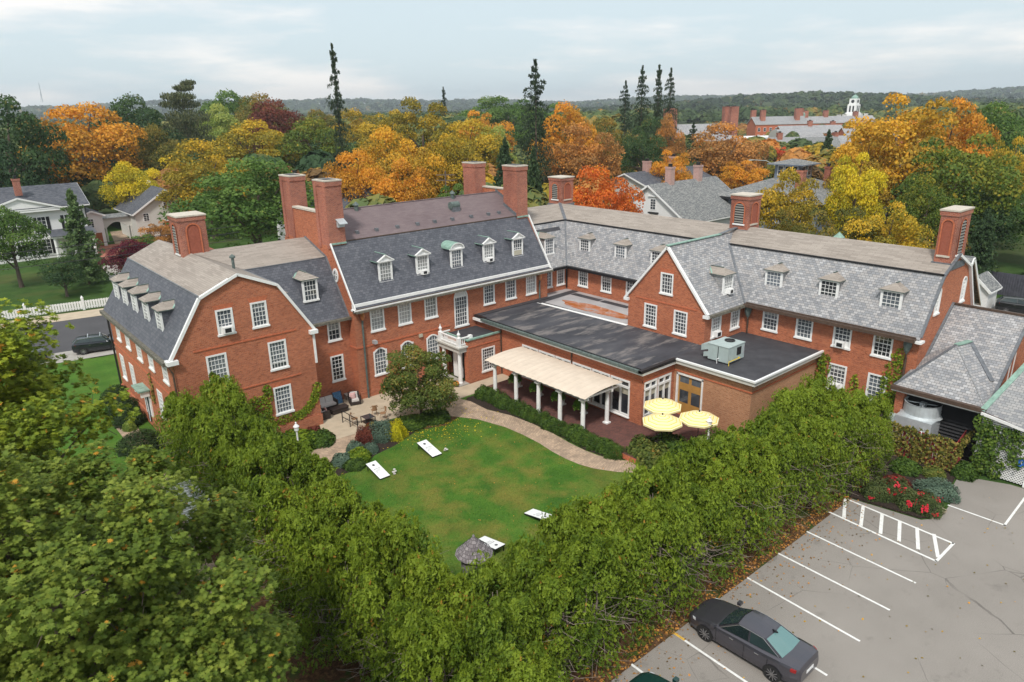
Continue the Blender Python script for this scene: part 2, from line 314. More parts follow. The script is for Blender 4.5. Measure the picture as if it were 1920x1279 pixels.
# ---------------------------------------------------------------- object helpers
def tag(o, label=None, cat=None, group=None, kind=None):
    if label: o['label'] = label
    if cat: o['category'] = cat
    if group: o['group'] = group
    if kind: o['kind'] = kind
    return o
def thing(name, label, cat, loc=(0, 0, 0), group=None):
    o = bpy.data.objects.new(name, None); COL.objects.link(o); o.location = loc; o.empty_display_size = .5
    return tag(o, label, cat, group)
def wloc(o):
    v = Vector((0, 0, 0))
    while o: v += Vector(o.location); o = o.parent
    return v
def link(name, me, parent=None, label=None):
    o = bpy.data.objects.new(name, me); COL.objects.link(o)
    if parent: o.parent = parent
    if label: o['label'] = label
    return o
class MB:
    """collects polygons in world coordinates and links them as ONE mesh"""
    def __init__(s): s.v = []; s.f = []; s.m = []; s.uv = []; s.mats = []; s.smooth = []
    def mi(s, mat):
        mat = M[mat] if isinstance(mat, str) else mat
        if mat not in s.mats: s.mats.append(mat)
        return s.mats.index(mat)
    def poly(s, pts, mat, uv=None, smooth=False):
        i = len(s.v); P = [Vector(p) for p in pts]; s.v += P; s.f.append(list(range(i, i + len(P)))); s.m.append(s.mi(mat)); s.smooth.append(smooth)
        if uv is None:
            n = Vector((0, 0, 0))
            for a in range(len(P)): n += P[a].cross(P[(a + 1) % len(P)])
            if n.length < 1e-12: n = Vector((0, 0, 1))
            n.normalize()
            t = Vector((0, 0, 1)).cross(n)
            t = Vector((1, 0, 0)) if t.length < .02 else t.normalized()
            b = n.cross(t); uv = [(p.dot(t), p.dot(b)) for p in P]
        s.uv.append(uv); return s
    def box(s, x0, x1, y0, y1, z0, z1, mat, top=None, skip=''):
        a = [(x0, y0, z0), (x1, y0, z0), (x1, y1, z0), (x0, y1, z0), (x0, y0, z1), (x1, y0, z1), (x1, y1, z1), (x0, y1, z1)]
        for k_, q in (('b', (3, 2, 1, 0)), ('t', (4, 5, 6, 7)), ('s', (0, 1, 5, 4)), ('e', (1, 2, 6, 5)), ('n', (2, 3, 7, 6)), ('w', (3, 0, 4, 7))):
            if k_ in skip: continue
            s.poly([a[i] for i in q], top if (k_ == 't' and top) else mat)
        return s
    def prism(s, base, dz, mat, top=None, cap=True):
        """base: list of 3D points (ccw from above), dz: vector"""
        dz = Vector(dz); P = [Vector(p) for p in base]; Q = [p + dz for p in P]; n = len(P)
        for i in range(n): s.poly([P[i], P[(i + 1) % n], Q[(i + 1) % n], Q[i]], mat)
        if cap: s.poly(Q, top or mat); s.poly(P[::-1], mat)
        return s
    def frustum(s, cx, cy, z0, z1, hx0, hy0, hx1, hy1, mat, top=None):
        A = [(cx - hx0, cy - hy0, z0), (cx + hx0, cy - hy0, z0), (cx + hx0, cy + hy0, z0), (cx - hx0, cy + hy0, z0)]
        B = [(cx - hx1, cy - hy1, z1), (cx + hx1, cy - hy1, z1), (cx + hx1, cy + hy1, z1), (cx - hx1, cy + hy1, z1)]
        for i in range(4): s.poly([A[i], A[(i + 1) % 4], B[(i + 1) % 4], B[i]], mat)
        s.poly(B, top or mat); s.poly(A[::-1], mat); return s
    def tube(s, pts, r, mat, n=8, cap=True, smooth=True):
        P = [Vector(p) for p in pts]; rr = r if isinstance(r, (list, tuple)) else [r] * len(P); rings = []
        for i, p in enumerate(P):
            d = (P[min(i + 1, len(P) - 1)] - P[max(i - 1, 0)]).normalized()
            a = d.cross(Vector((0, 0, 1)))
            a = Vector((1, 0, 0)) if a.length < .05 else a.normalized()
            b = d.cross(a); rings.append([p + (a * math.cos(2 * math.pi * k / n) + b * math.sin(2 * math.pi * k / n)) * rr[i] for k in range(n)])
        for i in range(len(P) - 1):
            for k in range(n): s.poly([rings[i][k], rings[i + 1][k], rings[i + 1][(k + 1) % n], rings[i][(k + 1) % n]], mat, smooth=smooth)
        if cap: s.poly(rings[0], mat); s.poly(rings[-1][::-1], mat)
        return s
    def lathe(s, cx, cy, prof, mat, n=16, smooth=True):
        rings = [[(cx + r * math.cos(2 * math.pi * k / n), cy + r * math.sin(2 * math.pi * k / n), z) for k in range(n)] for r, z in prof]
        for i in range(len(prof) - 1):
            for k in range(n): s.poly([rings[i][k], rings[i][(k + 1) % n], rings[i + 1][(k + 1) % n], rings[i + 1][k]], mat, smooth=smooth)
        s.poly(rings[-1], mat); s.poly(rings[0][::-1], mat); return s
    def beam(s, p, q, wdt, hgt, mat, up=(0, 0, 1)):
        p, q = Vector(p), Vector(q); d = (q - p).normalized(); u = Vector(up); a = d.cross(u).normalized() * (wdt / 2); b = a.cross(d).normalized() * (hgt / 2)
        A = [p - a - b, p + a - b, p + a + b, p - a + b]; B = [x + (q - p) for x in A]
        for i in range(4): s.poly([A[i], B[i], B[(i + 1) % 4], A[(i + 1) % 4]][::-1], mat)
        s.poly(A[::-1], mat); s.poly(B, mat); return s
    def xf(s, m):
        s.v = [m @ p for p in s.v]; return s
    def build(s, name, parent=None, label=None, off=None):
        me = bpy.data.meshes.new(name); o3 = off if off is not None else (wloc(parent) if parent else Vector((0, 0, 0)))
        me.from_pydata([tuple(p - Vector(o3)) for p in s.v], [], s.f)
        for m in s.mats: me.materials.append(m)
        me.polygons.foreach_set('material_index', s.m); me.polygons.foreach_set('use_smooth', s.smooth)
        ul = me.uv_layers.new(name='UVMap'); flat = [c for f in s.uv for q in f for c in q]; ul.data.foreach_set('uv', flat)
        me.update(); return link(name, me, parent, label)
def dup(root, loc=None, rz=0, label=None, group=None):
    def rec(o, parent):
        c = o.copy(); COL.objects.link(c)
        if parent: c.parent = parent
        for ch in KIDS.get(o.name, []) or [x for x in o.children]: rec(ch, c)
        return c
    r = rec(root, None)
    if loc is not None: r.location = loc
    r.rotation_euler = (0, 0, rz)
    if label: r['label'] = label
    if group: r['group'] = group
    return r
KIDS = {}
def sheet(name, pts, z, mat, kind='structure', label=None, cat=None):
    b = MB(); b.poly([(x, y, z) for x, y in pts], mat); o = b.build(name); o['kind'] = kind
    if label: o['label'] = label
    return o
M['louvre_grey'] = plain('louvre_grey', (.22, .21, .19), .8, .1); M['brick_arch'] = plain('brick_arch', (.30, .09, .055), .9, .15, 8)
X1, Y1, Z1 = Vector((1, 0, 0)), Vector((0, 1, 0)), Vector((0, 0, 1))
class Pl:
    """a wall plane: s runs along it, d outwards"""
    def __init__(s, ax, c):     # ax 'x': plane Y=c facing -Y, s=X ; 'y': plane X=c facing -X, s=Y ; 'X': faces +X ; 'Y': faces +Y
        s.ax = ax; s.c = c
    def __call__(s, a, z, d=0.0):
        return Vector({'x': (a, s.c - d, z), 'Y': (a, s.c + d, z), 'y': (s.c - d, a, z), 'X': (s.c + d, a, z)}[s.ax])
    def lb(s, mb, s0, s1, z0, z1, d0, d1, mat):
        a, b = s(s0, z0, d0), s(s1, z1, d1)
        mb.box(min(a.x, b.x), max(a.x, b.x), min(a.y, b.y), max(a.y, b.y), z0, z1, mat); return mb
def outline(h, n=10):
    s0, s1, z0, z1 = h[:4]; k = h[4] if len(h) > 4 else 'rect'
    if k == 'rect': return [(s0, z0), (s1, z0), (s1, z1), (s0, z1)]
    r = (s1 - s0) / 2; c = (s0 + s1) / 2; rise = r if k == 'arch' else .28
    pts = [(s0, z0), (s1, z0)]
    for i in range(n + 1):
        if k == 'arch': a = math.pi * i / n; pts.append((c + r * math.cos(a), z1 - r + r * math.sin(a)))
        else: u = 1 - 2 * i / n; pts.append((c + r * u, z1 - rise * u * u))
    return pts
def wall(mb, pl, poly, holes=(), mat='brick', depth=.13, z_reveal='brick_plain'):
    loops = [[Vector((a, z, 0)) for a, z in poly]] + [[Vector((a, z, 0)) for a, z in outline(h)] for h in holes]
    flat = [p for l in loops for p in l]
    for t in tessellate_polygon(loops):
        q = [flat[i] for i in t]; mb.poly([pl(p.x, p.y) for p in q], mat, uv=[(p.x, p.y) for p in q])
    for l in loops[1:]:
        for i in range(len(l)):
            a, b = l[i], l[(i + 1) % len(l)]
            mb.poly([pl(a.x, a.y), pl(b.x, b.y), pl(b.x, b.y, -depth), pl(a.x, a.y, -depth)], z_reveal)
def hole_of(w): 
    s0, s1, z0, z1 = w[:4]; return (s0 + .03, s1 - .03, z0 + .06, z1 - .03) + ((w[6],) if len(w) > 6 else ())
def window(parent, pl, w, mat='glass', sill=True, cs=.10, label=None, fmat='white', recess=.0, sash=True, raised=0.0):
    """w = (s0, s1, z0, z1, cols, rows, kind)"""
    s0, s1, z0, z1, nc, nr = w[:6]; kind = w[6] if len(w) > 6 else 'rect'
    D = -.07; mb = MB(); WR.random()
    if mat == 'glass': mat = WR.choice(['glass', 'glass', 'glass_mid', 'glass_dark'])
    shade = WR.random() if (kind == 'rect' and mat != 'glass_curtain') else 1
    zb = z0 + (.11 if sill else 0); a0, a1, b0, b1 = s0 + cs, s1 - cs, zb + .05, z1 - cs
    if kind == 'rect': mb.poly([pl(a0, b0, D), pl(a1, b0, D), pl(a1, b1, D), pl(a0, b1, D)], mat)
    else:
        mb.poly([pl(a, z, D) for a, z in outline((a0, a1, b0, b1, kind))], mat)
    if shade < .3: zz_ = b1 - (b1 - b0) * (.2 + shade); mb.poly([pl(a0, zz_, D + .004), pl(a1, zz_, D + .004), pl(a1, b1, D + .004), pl(a0, b1, D + .004)], 'glass_curtain')
    mid = b0 + (b1 - b0) * (.5 if sash is True else 1)
    def topz(a):
        if kind == 'arch': r = (a1 - a0) / 2; x = a - (a0 + a1) / 2; return b1 - r + math.sqrt(max(0, r * r - x * x))
        if kind == 'seg': r = (a1 - a0) / 2; x = (a - (a0 + a1) / 2) / r; return b1 - .28 * x * x
        return b1
    for i in range(1, nc):
        a = a0 + (a1 - a0) * i / nc; pl.lb(mb, a - .014, a + .014, b0, topz(a), D - .01, D + .03, fmat)
    zt = b1 if kind == 'rect' else (b1 - (a1 - a0) / 2 if kind == 'arch' else b1 - .1)
    nrr = nr
    for i in range(1, nrr):
        z = b0 + (zt - b0) * i / nrr; th = .028 if (sash is True and abs(i - nrr / 2) < .1) else .013
        pl.lb(mb, a0, a1, z - th, z + th, D - .012, D + .032, fmat)
    if kind == 'arch': pl.lb(mb, a0, a1, zt - .03, zt + .03, D - .01, D + .035, fmat)
    if raised:
        pl.lb(mb, a0, a1, b0 + raised, b0 + raised + .06, D - .01, D + .04, fmat)
        mb.poly([pl(a0, b0, D + .02), pl(a1, b0, D + .02), pl(a1, b0 + raised, D + .02), pl(a0, b0 + raised, D + .02)], 'glass_dark')
    o = mb.build('window', parent, label)
    f = MB()
    pl.lb(f, s0, a0 + .02, zb, zt, -.1, .035, fmat); pl.lb(f, a1 - .02, s1, zb, zt, -.1, .035, fmat)
    if kind == 'rect': pl.lb(f, s0, s1, b1 - .01, z1, -.1, .037, fmat)
    else:
        O_, I_ = outline((s0, s1, zb, z1, kind))[2:], outline((a0 + .02, a1 - .02, zb, b1, kind))[2:]
        for i in range(len(O_) - 1):
            q = [O_[i], O_[i + 1], I_[i + 1], I_[i]]
            f.poly([pl(a, z, .036) for a, z in q], fmat); f.poly([pl(a, z, -.1) for a, z in (I_[i], I_[i + 1])] + [pl(a, z, .036) for a, z in (I_[i + 1], I_[i])], fmat)
            f.poly([pl(a, z, 0) for a, z in (O_[i], O_[i + 1])] + [pl(a, z, .036) for a, z in (O_[i + 1], O_[i])], fmat)
    pl.lb(f, a0, a1, zb, zb + .055, -.1, .03, fmat)
    f.build('frame', o)
    if sill:
        q = MB(); pl.lb(q, s0 - .05, s1 + .05, z0, z0 + .12, -.1, .09, fmat); q.build('sill', o)
    return o
WR = random.Random(4)
def jack(mb, pl, w):    # flat brick arch over a window, slightly proud
    s0, s1, z1 = w[0], w[1], w[3]; kind = w[6] if len(w) > 6 else 'rect'
    if kind == 'rect':
        pts = [(s0 + .0, z1 + .005), (s1, z1 + .005), (s1 + .14, z1 + .29), (s0 - .14, z1 + .29)]
        mb.poly([pl(a, z, .006) for a, z in pts], 'brick_plain')
    else:
        O_ = outline((s0 - .22, s1 + .22, z1 - 1, z1 + (.22), kind))[2:]; I_ = outline((s0, s1, z1 - 1, z1 + .004, kind))[2:]
        for i in range(len(O_) - 1): mb.poly([pl(a, z, .006) for a, z in (O_[i], O_[i + 1], I_[i + 1], I_[i])], 'brick_plain')
def ac(pl, s, z, label, wd=.58, ht=.40, proud=.34):
    t = thing('air_conditioner', label, 'air conditioner', tuple(pl(s, z, 0)), 'air conditioners in the inn windows')
    b = MB(); pl.lb(b, s - wd / 2, s + wd / 2, z, z + ht, -.05, proud, 'white'); b.build('casing', t)
    g = MB(); pl.lb(g, s - wd / 2 + .08, s + wd / 2 - .2 + .08, z + .06, z + ht - .07, proud, proud + .012, 'dark')
    g.build('grille', t)
    p = MB(); pl.lb(p, s - .46, s - wd / 2, z, z + ht + .02, -.045, -.02, 'white'); pl.lb(p, s + wd / 2, s + .46, z, z + ht + .02, -.045, -.02, 'white'); p.build('side_panel', t)
    return t
def dormer(parent, pl, sc, z0, w, h, depth, kind, wins=(4, 5), roofmat='shingle_tan', cheek='slate_dark', glass='glass', raised=0.0, label=None):
    s0, s1, z1 = sc - w / 2, sc + w / 2, z0 + h
    b = MB()
    for a, nrm in ((s0, 0), (s1, 1)):
        b.poly([pl(a, z0 - .1, -.02), pl(a, z1, -.02), pl(a, z1, -depth), pl(a, z0 - .1, -depth)], cheek)
    cs = .13
    pl.lb(b, s0 - .02, s0 + cs, z0, z1, -.1, .02, 'white'); pl.lb(b, s1 - cs, s1 + .02, z0, z1, -.1, .02, 'white'); pl.lb(b, s0 - .02, s1 + .02, z1 - .13, z1 + .04, -.1, .03, 'white')
    o = b.build('dormer', parent, label)
    ww = MB(); a0, a1, b0, b1 = s0 + cs, s1 - cs, z0 + .08, z1 - .13; D = -.03
    ww.poly([pl(a0, b0, D), pl(a1, b0, D), pl(a1, b1, D), pl(a0, b1, D)], glass)
    for i in range(1, wins[0]): a = a0 + (a1 - a0) * i / wins[0]; pl.lb(ww, a - .013, a + .013, b0, b1, D - .01, D + .02, 'white')
    for i in range(1, wins[1]): z = b0 + (b1 - b0) * i / wins[1]; th = .024 if i == wins[1] // 2 else .012; pl.lb(ww, a0, a1, z - th, z + th, D - .01, D + .022, 'white')
    if raised: pl.lb(ww, a0, a1, b0, b0 + raised, D, D + .03, 'beige'); pl.lb(ww, a0, a1, b0 + raised, b0 + raised + .05, D, D + .04, 'white')
    ww.build('window', o)
    si = MB(); pl.lb(si, s0 - .05, s1 + .05, z0 - .06, z0 + .07, -.1, .07, 'white'); si.build('sill', o)
    r = MB(); e = .14; u0, u1 = s0 - e, s1 + e
    if kind == 'hip':
        zr = z1 + .42; f = .16; k = .75
        A, B_ = pl(u0, z1 + .02, f), pl(u1, z1 + .02, f); C_, D_ = pl(u1, z1 + .02, -depth), pl(u0, z1 + .02, -depth); E_, F_ = pl(sc, zr, -k * w * .5), pl(sc, zr, -depth)
        r.poly([A, B_, E_], roofmat); r.poly([B_, C_, F_, E_], roofmat); r.poly([D_, A, E_, F_], roofmat)
        for p, q in ((A, B_), (B_, C_), (D_, A)): r.poly([p, q, q - Z1 * .06, p - Z1 * .06], 'copper_dark')
        r.poly([A - Z1 * .06, B_ - Z1 * .06, C_ - Z1 * .06, D_ - Z1 * .06], 'white')
        r.beam(E_ + Z1 * .02, F_ + Z1 * .02, .1, .05, 'copper_dark')
        for p, q in ((D_, A),): pass
        r.beam(pl(u0 + .02, z1 + .05, -depth * .52), pl(sc, zr + .02, -depth * .9), .1, .04, 'copper')
        r.beam(pl(u1 - .02, z1 + .05, -depth * .52), pl(sc, zr + .02, -depth * .9), .1, .04, 'copper_dark')
    elif kind == 'gable':
        zr = z1 + .5; f = .2
        A, B_, T_ = pl(u0, z1 + .02, f), pl(u1, z1 + .02, f), pl(sc, zr, f); C_, D_, F_ = pl(u1, z1 + .02, -depth), pl(u0, z1 + .02, -depth), pl(sc, zr, -depth)
        r.poly([A, D_, F_, T_], roofmat); r.poly([B_, T_, F_, C_], roofmat); r.beam(T_ + Z1 * .02, F_ + Z1 * .02, .09, .04, 'copper')
        for p, q in ((A, D_), (B_, C_)): r.poly([p, q, q - Z1 * .07, p - Z1 * .07], 'copper')
        g = MB(); g.poly([pl(u0 + .02, z1 + .03, .06), pl(u1 - .02, z1 + .03, .06), pl(sc, zr - .04, .06)], 'white')
        pl.lb(g, u0, u1, z1 - .02, z1 + .06, 0, .18, 'white'); g.beam(pl(u0, z1 + .03, .13), pl(sc, zr - .03, .13), .14, .08, 'white'); g.beam(pl(u1, z1 + .03, .13), pl(sc, zr - .03, .13), .14, .08, 'white'); g.build('pediment', o)
    else:
        n = 10; ar = [(sc + (w / 2 + e) * math.cos(math.pi * i / n), z1 + .02 + .5 * math.sin(math.pi * i / n)) for i in range(n + 1)]
        for i in range(n): r.poly([pl(ar[i][0], ar[i][1], .2), pl(ar[i + 1][0], ar[i + 1][1], .2), pl(ar[i + 1][0], ar[i + 1][1], -depth), pl(ar[i][0], ar[i][1], -depth)], 'copper', smooth=True)
        g = MB(); g.poly([pl(a, z - .01, .07) for a, z in ar], 'white'); pl.lb(g, u0, u1, z1 - .02, z1 + .06, 0, .18, 'white')
        for i in range(n): g.poly([pl(ar[i][0], ar[i][1], .2), pl(ar[i + 1][0], ar[i + 1][1], .2), pl(sc + (ar[i + 1][0] - sc) * .86, z1 + (ar[i + 1][1] - z1) * .86, .2), pl(sc + (ar[i][0] - sc) * .86, z1 + (ar[i][1] - z1) * .86, .2)], 'white')
        g.build('pediment', o)
    r.build('roof', o)
    return o
def vent_tower(parent, x0, x1, y0, y1, z0, z1, label, louv):
    b = MB(); b.box(x0, x1, y0, y1, z0, z1 - .35, 'brick_chimney', skip='b')
    b.box(x0 - .06, x1 + .06, y0 - .06, y1 + .06, z1 - .35, z1 - .07, 'brick_chimney')
    b.box(x0 - .1, x1 + .1, y0 - .1, y1 + .1, z0 - .3, z0 + .16, 'lead')
    o = b.build('chimney', parent, label)
    c = MB(); c.box(x0 - .1, x1 + .1, y0 - .1, y1 + .1, z1 - .07, z1 + .03, 'stone'); c.build('cap', o)
    for pl, a0, a1, blind in ((Pl('y', x0), y0, y1, 'y' not in louv), (Pl('x', y0), x0, x1, 'x' not in louv)):
        m = (a0 + a1) / 2; hw = min(.42, (a1 - a0) * .29); zb, zt = z0 + .62, z1 - .62
        rg = MB(); O_ = outline((m - hw - .1, m + hw + .1, zb, zt + .1, 'arch')); I_ = outline((m - hw, m + hw, zb, zt, 'arch'))
        for i in range(len(O_)):
            j = (i + 1) % len(O_)
            if i == 0: continue
            rg.poly([pl(*O_[i], .06), pl(*O_[j], .06), pl(*I_[j], .06), pl(*I_[i], .06)], 'brick_plain')
            rg.poly([pl(*I_[i], 0), pl(*I_[j], 0), pl(*I_[j], .06), pl(*I_[i], .06)], 'brick_arch')
        rg.build('brick_arch', o)
        l = MB()
        if blind: l.poly([pl(a, z, .005) for a, z in I_], 'brick_arch')
        else:
            l.poly([pl(a, z, .006) for a, z in I_], 'black'); z = zb + .1
            while z < zt - .1:
                r = hw - .02 if z < zt - hw else math.sqrt(max(.0, hw * hw - (z - zt + hw) ** 2)) - .02
                if r > .08: l.poly([pl(m - r, z, .012), pl(m + r, z, .012), pl(m + r, z + .09, .075 * .4), pl(m - r, z + .09, .075 * .4)], 'louvre_grey'); l.poly([pl(m - r, z, .06), pl(m + r, z, .06), pl(m + r, z + .1, .012), pl(m - r, z + .1, .012)], 'louvre_grey')
                z += .19
        l.build('blind_arch' if blind else 'louvre', o)
        s = MB(); pl.lb(s, m - hw - .1, m + hw + .1, zb - .12, zb, 0, .07, 'white' if not blind else 'stone'); s.build('sill', o)
    return o

INN = thing('brick_inn', 'long red brick inn with gambrel roofs, rows of white dormers and tall brick chimneys', 'building', (30, 45, 0))
# ---- left wing ------------------------------------------------------------
GY = 43.58; p = Pl('x', GY); XL_, XR_, XC = 10.39, 19.3, 14.845; YE = 60.0
gp = [(XL_, 0), (XR_, 0), (XR_, 7.25), (17.25, 10.5), (XC, 11.57), (12.44, 10.5), (XL_, 7.25)]
def W(c, z0, z1, w=1.22, nc=4, nr=6, kind='rect'): return (c - w / 2, c + w / 2, z0, z1, nc, nr, kind)
gw = [W(13.75, 7.82, 9.5, 1.05, 4, 5), W(15.92, 7.84, 9.55, 1.05, 4, 5), W(12.89, 4.7, 6.75, 1.25, 5, 6), W(16.79, 4.75, 6.75, 1.22, 5, 6), W(16.76, 1.58, 3.6, 1.22, 5, 6)]
b = MB(); wall(b, p, gp, [hole_of(x) for x in gw])
lw_side = [(57.6, 4.85, 6.8), (54.9, 4.85, 6.8), (49.0, 4.85, 6.8), (45.8, 4.85, 6.8), (58.2, 1.6, 3.6), (55.4, 1.6, 3.6), (48.3, 1.6, 3.6), (45.6, 1.6, 3.6)]
sw = [W(c, a, z, 1.15, 4, 6) for c, a, z in lw_side] + [W(51.9, 4.75, 7.0, 1.25, 4, 6, 'arch')]
pw = Pl('y', XL_); wall(b, pw, [(GY, -.6), (YE, -.6), (YE, 7.25), (GY, 7.25)], [hole_of(x) for x in sw])
pe = Pl('X', XR_); ew = [W(44.95, 4.75, 6.75, .95, 3, 6), W(44.95, 1.58, 3.6, .95, 3, 6)]
wall(b, pe, [(GY, 0), (46.6, 0), (46.6, 7.25), (GY, 7.25)], [hole_of(x) for x in ew])
wall(b, Pl('Y', YE), gp); wall(b, pe, [(58.4, 0), (YE, 0), (YE, 7.25), (58.4, 7.25)])
for x in gw: jack(b, p, x)
for x in sw: jack(b, pw, x)
for z in (7.15, 4.05): p.lb(b, 11.6, 18.2, z, z + .09, 0, .04, 'brick_plain')
pw.lb(b, GY, YE, 4.1, 4.2, 0, .04, 'brick_plain')
pw.lb(b, GY - .06, YE, -.6, .75, 0, .12, 'brick'); p.lb(b, XL_ - .12, XR_ + .06, 0, .8, 0, .07, 'brick')
b.build('wall', INN, 'brick walls of the left wing')
for i, x in enumerate(gw): window(INN, p, x, 'glass', raised=.34 if i == 3 else 0)
for x in sw: window(INN, pw, x, 'glass')
for x in ew: window(INN, pe, x, 'glass')
ac(p, 13.78, 8.0, 'air conditioner in the upper left window of the left wing gable')
# door with copper hood on the long side
dz = MB(); pw.lb(dz, 51.15, 52.65, 0.2, 2.7, -.02, .10, 'white'); pw.lb(dz, 51.45, 52.35, .25, 2.4, .1, .12, 'glass'); pw.lb(dz, 51.85, 51.95, .25, 2.4, .12, .15, 'white')
d_ = dz.build('door', INN, 'white side door under a small copper hood'); hd = MB()
hd.prism([pw(50.95, 2.8, 0), pw(52.85, 2.8, 0), pw(52.85, 2.8, .75), pw(50.95, 2.8, .75)][::-1], (0, 0, .1), 'copper'); pw.lb(hd, 51.05, 51.2, 2.4, 2.8, .05, .6, 'white'); pw.lb(hd, 52.6, 52.75, 2.4, 2.8, .05, .6, 'white'); hd.build('door_hood', d_)
r = MB()
for sg in (-1, 1):
    xe, xb = (XL_ - .32, 12.44) if sg < 0 else (XR_ + .32, 17.25); ze = 7.25 - .45
    r.poly([(xe, GY - .1, ze), (xb, GY - .1, 10.5), (xb, YE, 10.5), (xe, YE, ze)], 'slate_dark'); 
    r.poly([(xb, GY - .1, 10.5), (XC, GY - .1, 11.6), (XC, YE, 11.6), (xb, YE, 10.5)], 'shingle_tan')
    r.beam((xb, GY - .1, 10.5), (xb, YE, 10.5), .1, .06, 'lead')
r.build('roof', INN, 'gambrel roof of the left wing, tan above and dark slate below')
tr = MB()
def rake(tb, pl, pts, dd=.11, wd=.17, mat='white'):
    for a, q in zip(pts[:-1], pts[1:]):
        tb.beam(pl(a[0], a[1], dd / 2), pl(q[0], q[1], dd / 2), dd * 2, wd, mat, up=(0, 0, 1) if abs(a[0] - q[0]) > .01 else (1, 0, 0)); 
rk = [(XL_ - .15, 6.98), (12.42, 10.42), (XC, 11.5), (17.27, 10.42), (XR_ + .15, 6.98)]
rake(tr, p, rk); p.lb(tr, XL_ - .4, XL_ + .25, 6.72, 6.98, -.3, .3, 'white'); p.lb(tr, XR_ - .25, XR_ + .3, 6.72, 6.98, -.3, .3, 'white')
p.lb(tr, XR_ - .02, XR_ + .12, 4.6, 6.75, -.3, .1, 'white')
tr.build('verge_board', INN)
g = MB(); g.box(XL_ - .55, XL_ - .2, GY + .15, YE, 6.62, 6.85, 'gutter_old'); g.box(XL_ - .22, XL_, GY, YE, 6.6, 6.8, 'gutter_old'); g.box(XR_ + .02, XR_ + .4, GY + .1, 46.5, 6.6, 6.82, 'gutter'); g.build('gutter', INN)
g = MB(); g.tube([(XL_ - .35, GY + .1, 6.7), (XL_ - .12, GY - .05, 6.2), (XL_ - .1, GY - .07, -.2)], .06, 'gutter'); g.build('downpipe', INN)
g = MB(); g.tube([(XL_ - .35, YE - .2, 6.7), (XL_ - .12, YE, 6.2), (XL_ - .1, YE, -.2)], .07, 'dark'); g.build('downpipe', INN)
for i, c in enumerate((58.2, 55.75, 53.1, 50.25, 47.25)):
    dormer(INN, Pl('y', 10.85), c - .15, 7.72, 1.1, 1.62, 1.5, 'hip', (3, 6))
vent_tower(INN, 14.3, 16.15, 52.2, 54.2, 10.9, 14.2, 'square brick vent tower on the left wing ridge', 'y')
v = MB(); v.lathe(16.1, 47.6, [(.1, 10.9), (.1, 11.75), (.2, 11.75), (.2, 11.85), (.02, 12.0)], 'copper_dark', 10); v.build('roof_vent', INN)
# ---- left connecting wing ---------------------------------------------------
p = Pl('x', 46.6); cw = [W(22.33, 4.72, 6.4, 1.05, 3, 4), W(22.33, 1.55, 3.62, 1.05, 3, 6)]
b = MB(); wall(b, p, [(XR_, 0), (23.54, 0), (23.54, 6.6), (XR_, 6.6)], [hole_of(x) for x in cw])
jack(b, p, cw[1]); b.build('wall', INN, 'brick wall of the short link left of the main block')
for x in cw: window(INN, p, x, 'glass_dark')
r = MB()
r.poly([(XR_ + .1, 46.25, 6.45), (23.54, 46.25, 6.45), (23.54, 49.1, 10.5), (17.3, 49.1, 10.5)], 'slate_dark')
r.poly([(17.3, 49.1, 10.5), (23.54, 49.1, 10.5), (23.54, 52.4, 11.62), (XC, 52.4, 11.62)], 'shingle_tan')
r.poly([(XC, 52.4, 11.62), (23.54, 52.4, 11.62), (23.54, 58.5, 7), (17, 58.5, 7)], 'shingle_tan'); r.beam((17.3, 49.1, 10.5), (23.54, 49.1, 10.5), .1, .06, 'lead')
r.beam((XR_, 46.3, 6.6), (17.3, 49.1, 10.52), .14, .05, 'lead'); r.beam((23.5, 46.3, 6.5), (23.5, 49.1, 10.55), .16, .05, 'lead'); r.beam((23.5, 49.1, 10.55), (23.5, 52.4, 11.66), .16, .05, 'lead')
r.build('roof', INN, 'gambrel roof of the short left link')
g = MB(); g.box(XR_ + .1, 23.5, 45.95, 46.25, 6.3, 6.48, 'gutter_old'); g.box(XR_ + .1, 23.54, 46.25, 46.6, 6.2, 6.4, 'white'); g.build('gutter', INN)
dormer(INN, Pl('x', 47.15), 21.1, 7.95, 1.12, 1.58, 2.0, 'hip', (4, 4), glass='glass')
dormer(INN, Pl('X', 18.6), 46.2, 7.9, 1.1, 1.35, 1.5, 'hip', (3, 4))
# ---- main block -------------------------------------------------------------
MX0, MX1, MY, MYB, MYC = 23.54, 42.98, 45.63, 58.6, 52.12
p = Pl('x', MY)
up = [W(c, 5.03, 7.08, 1.2, 4, 6) for c in (25.44, 27.86, 30.29, 36.22, 38.63, 41.0)]
lo = [W(c, 1.5, 3.72, 1.18, 4, 6, 'seg') for c in (25.45, 27.87, 30.28)]
dr = (32.55, 33.95, 3.72, 6.95, 5, 7, 'arch')
b = MB(); wall(b, p, [(MX0, 0), (MX1, 0), (MX1, 7.6), (MX0, 7.6)], [hole_of(x) for x in up + lo + [dr]])
side = [(MY, 0), (MY, 7.45), (48.04, 11.4), (50.05, 11.4), (50.05, 13.7), (54.15, 13.7), (54.15, 11.4), (56.16, 11.4), (MYB, 7.45), (MYB, 0)]
pl0 = Pl('y', MX0); wall(b, pl0, side); pl1 = Pl('X', MX1); wall(b, pl1, side); wall(b, Pl('y', MX1 - .4), side[3:7]); wall(b, Pl('X', MX0 + .4), side[3:7])
wall(b, Pl('Y', MYB), [(MX0, 0), (MX1, 0), (MX1, 7.6), (MX0, 7.6)])
for x in up[:0] + lo + [dr]: jack(b, p, x)
p.lb(b, MX0 - .04, 32.0, 4.02, 4.14, 0, .045, 'brick_plain'); pl0.lb(b, MY - .05, 46.6, 4.02, 4.14, 0, .045, 'brick_plain'); p.lb(b, MX0 - .05, 31.4, 0, .55, 0, .06, 'brick')
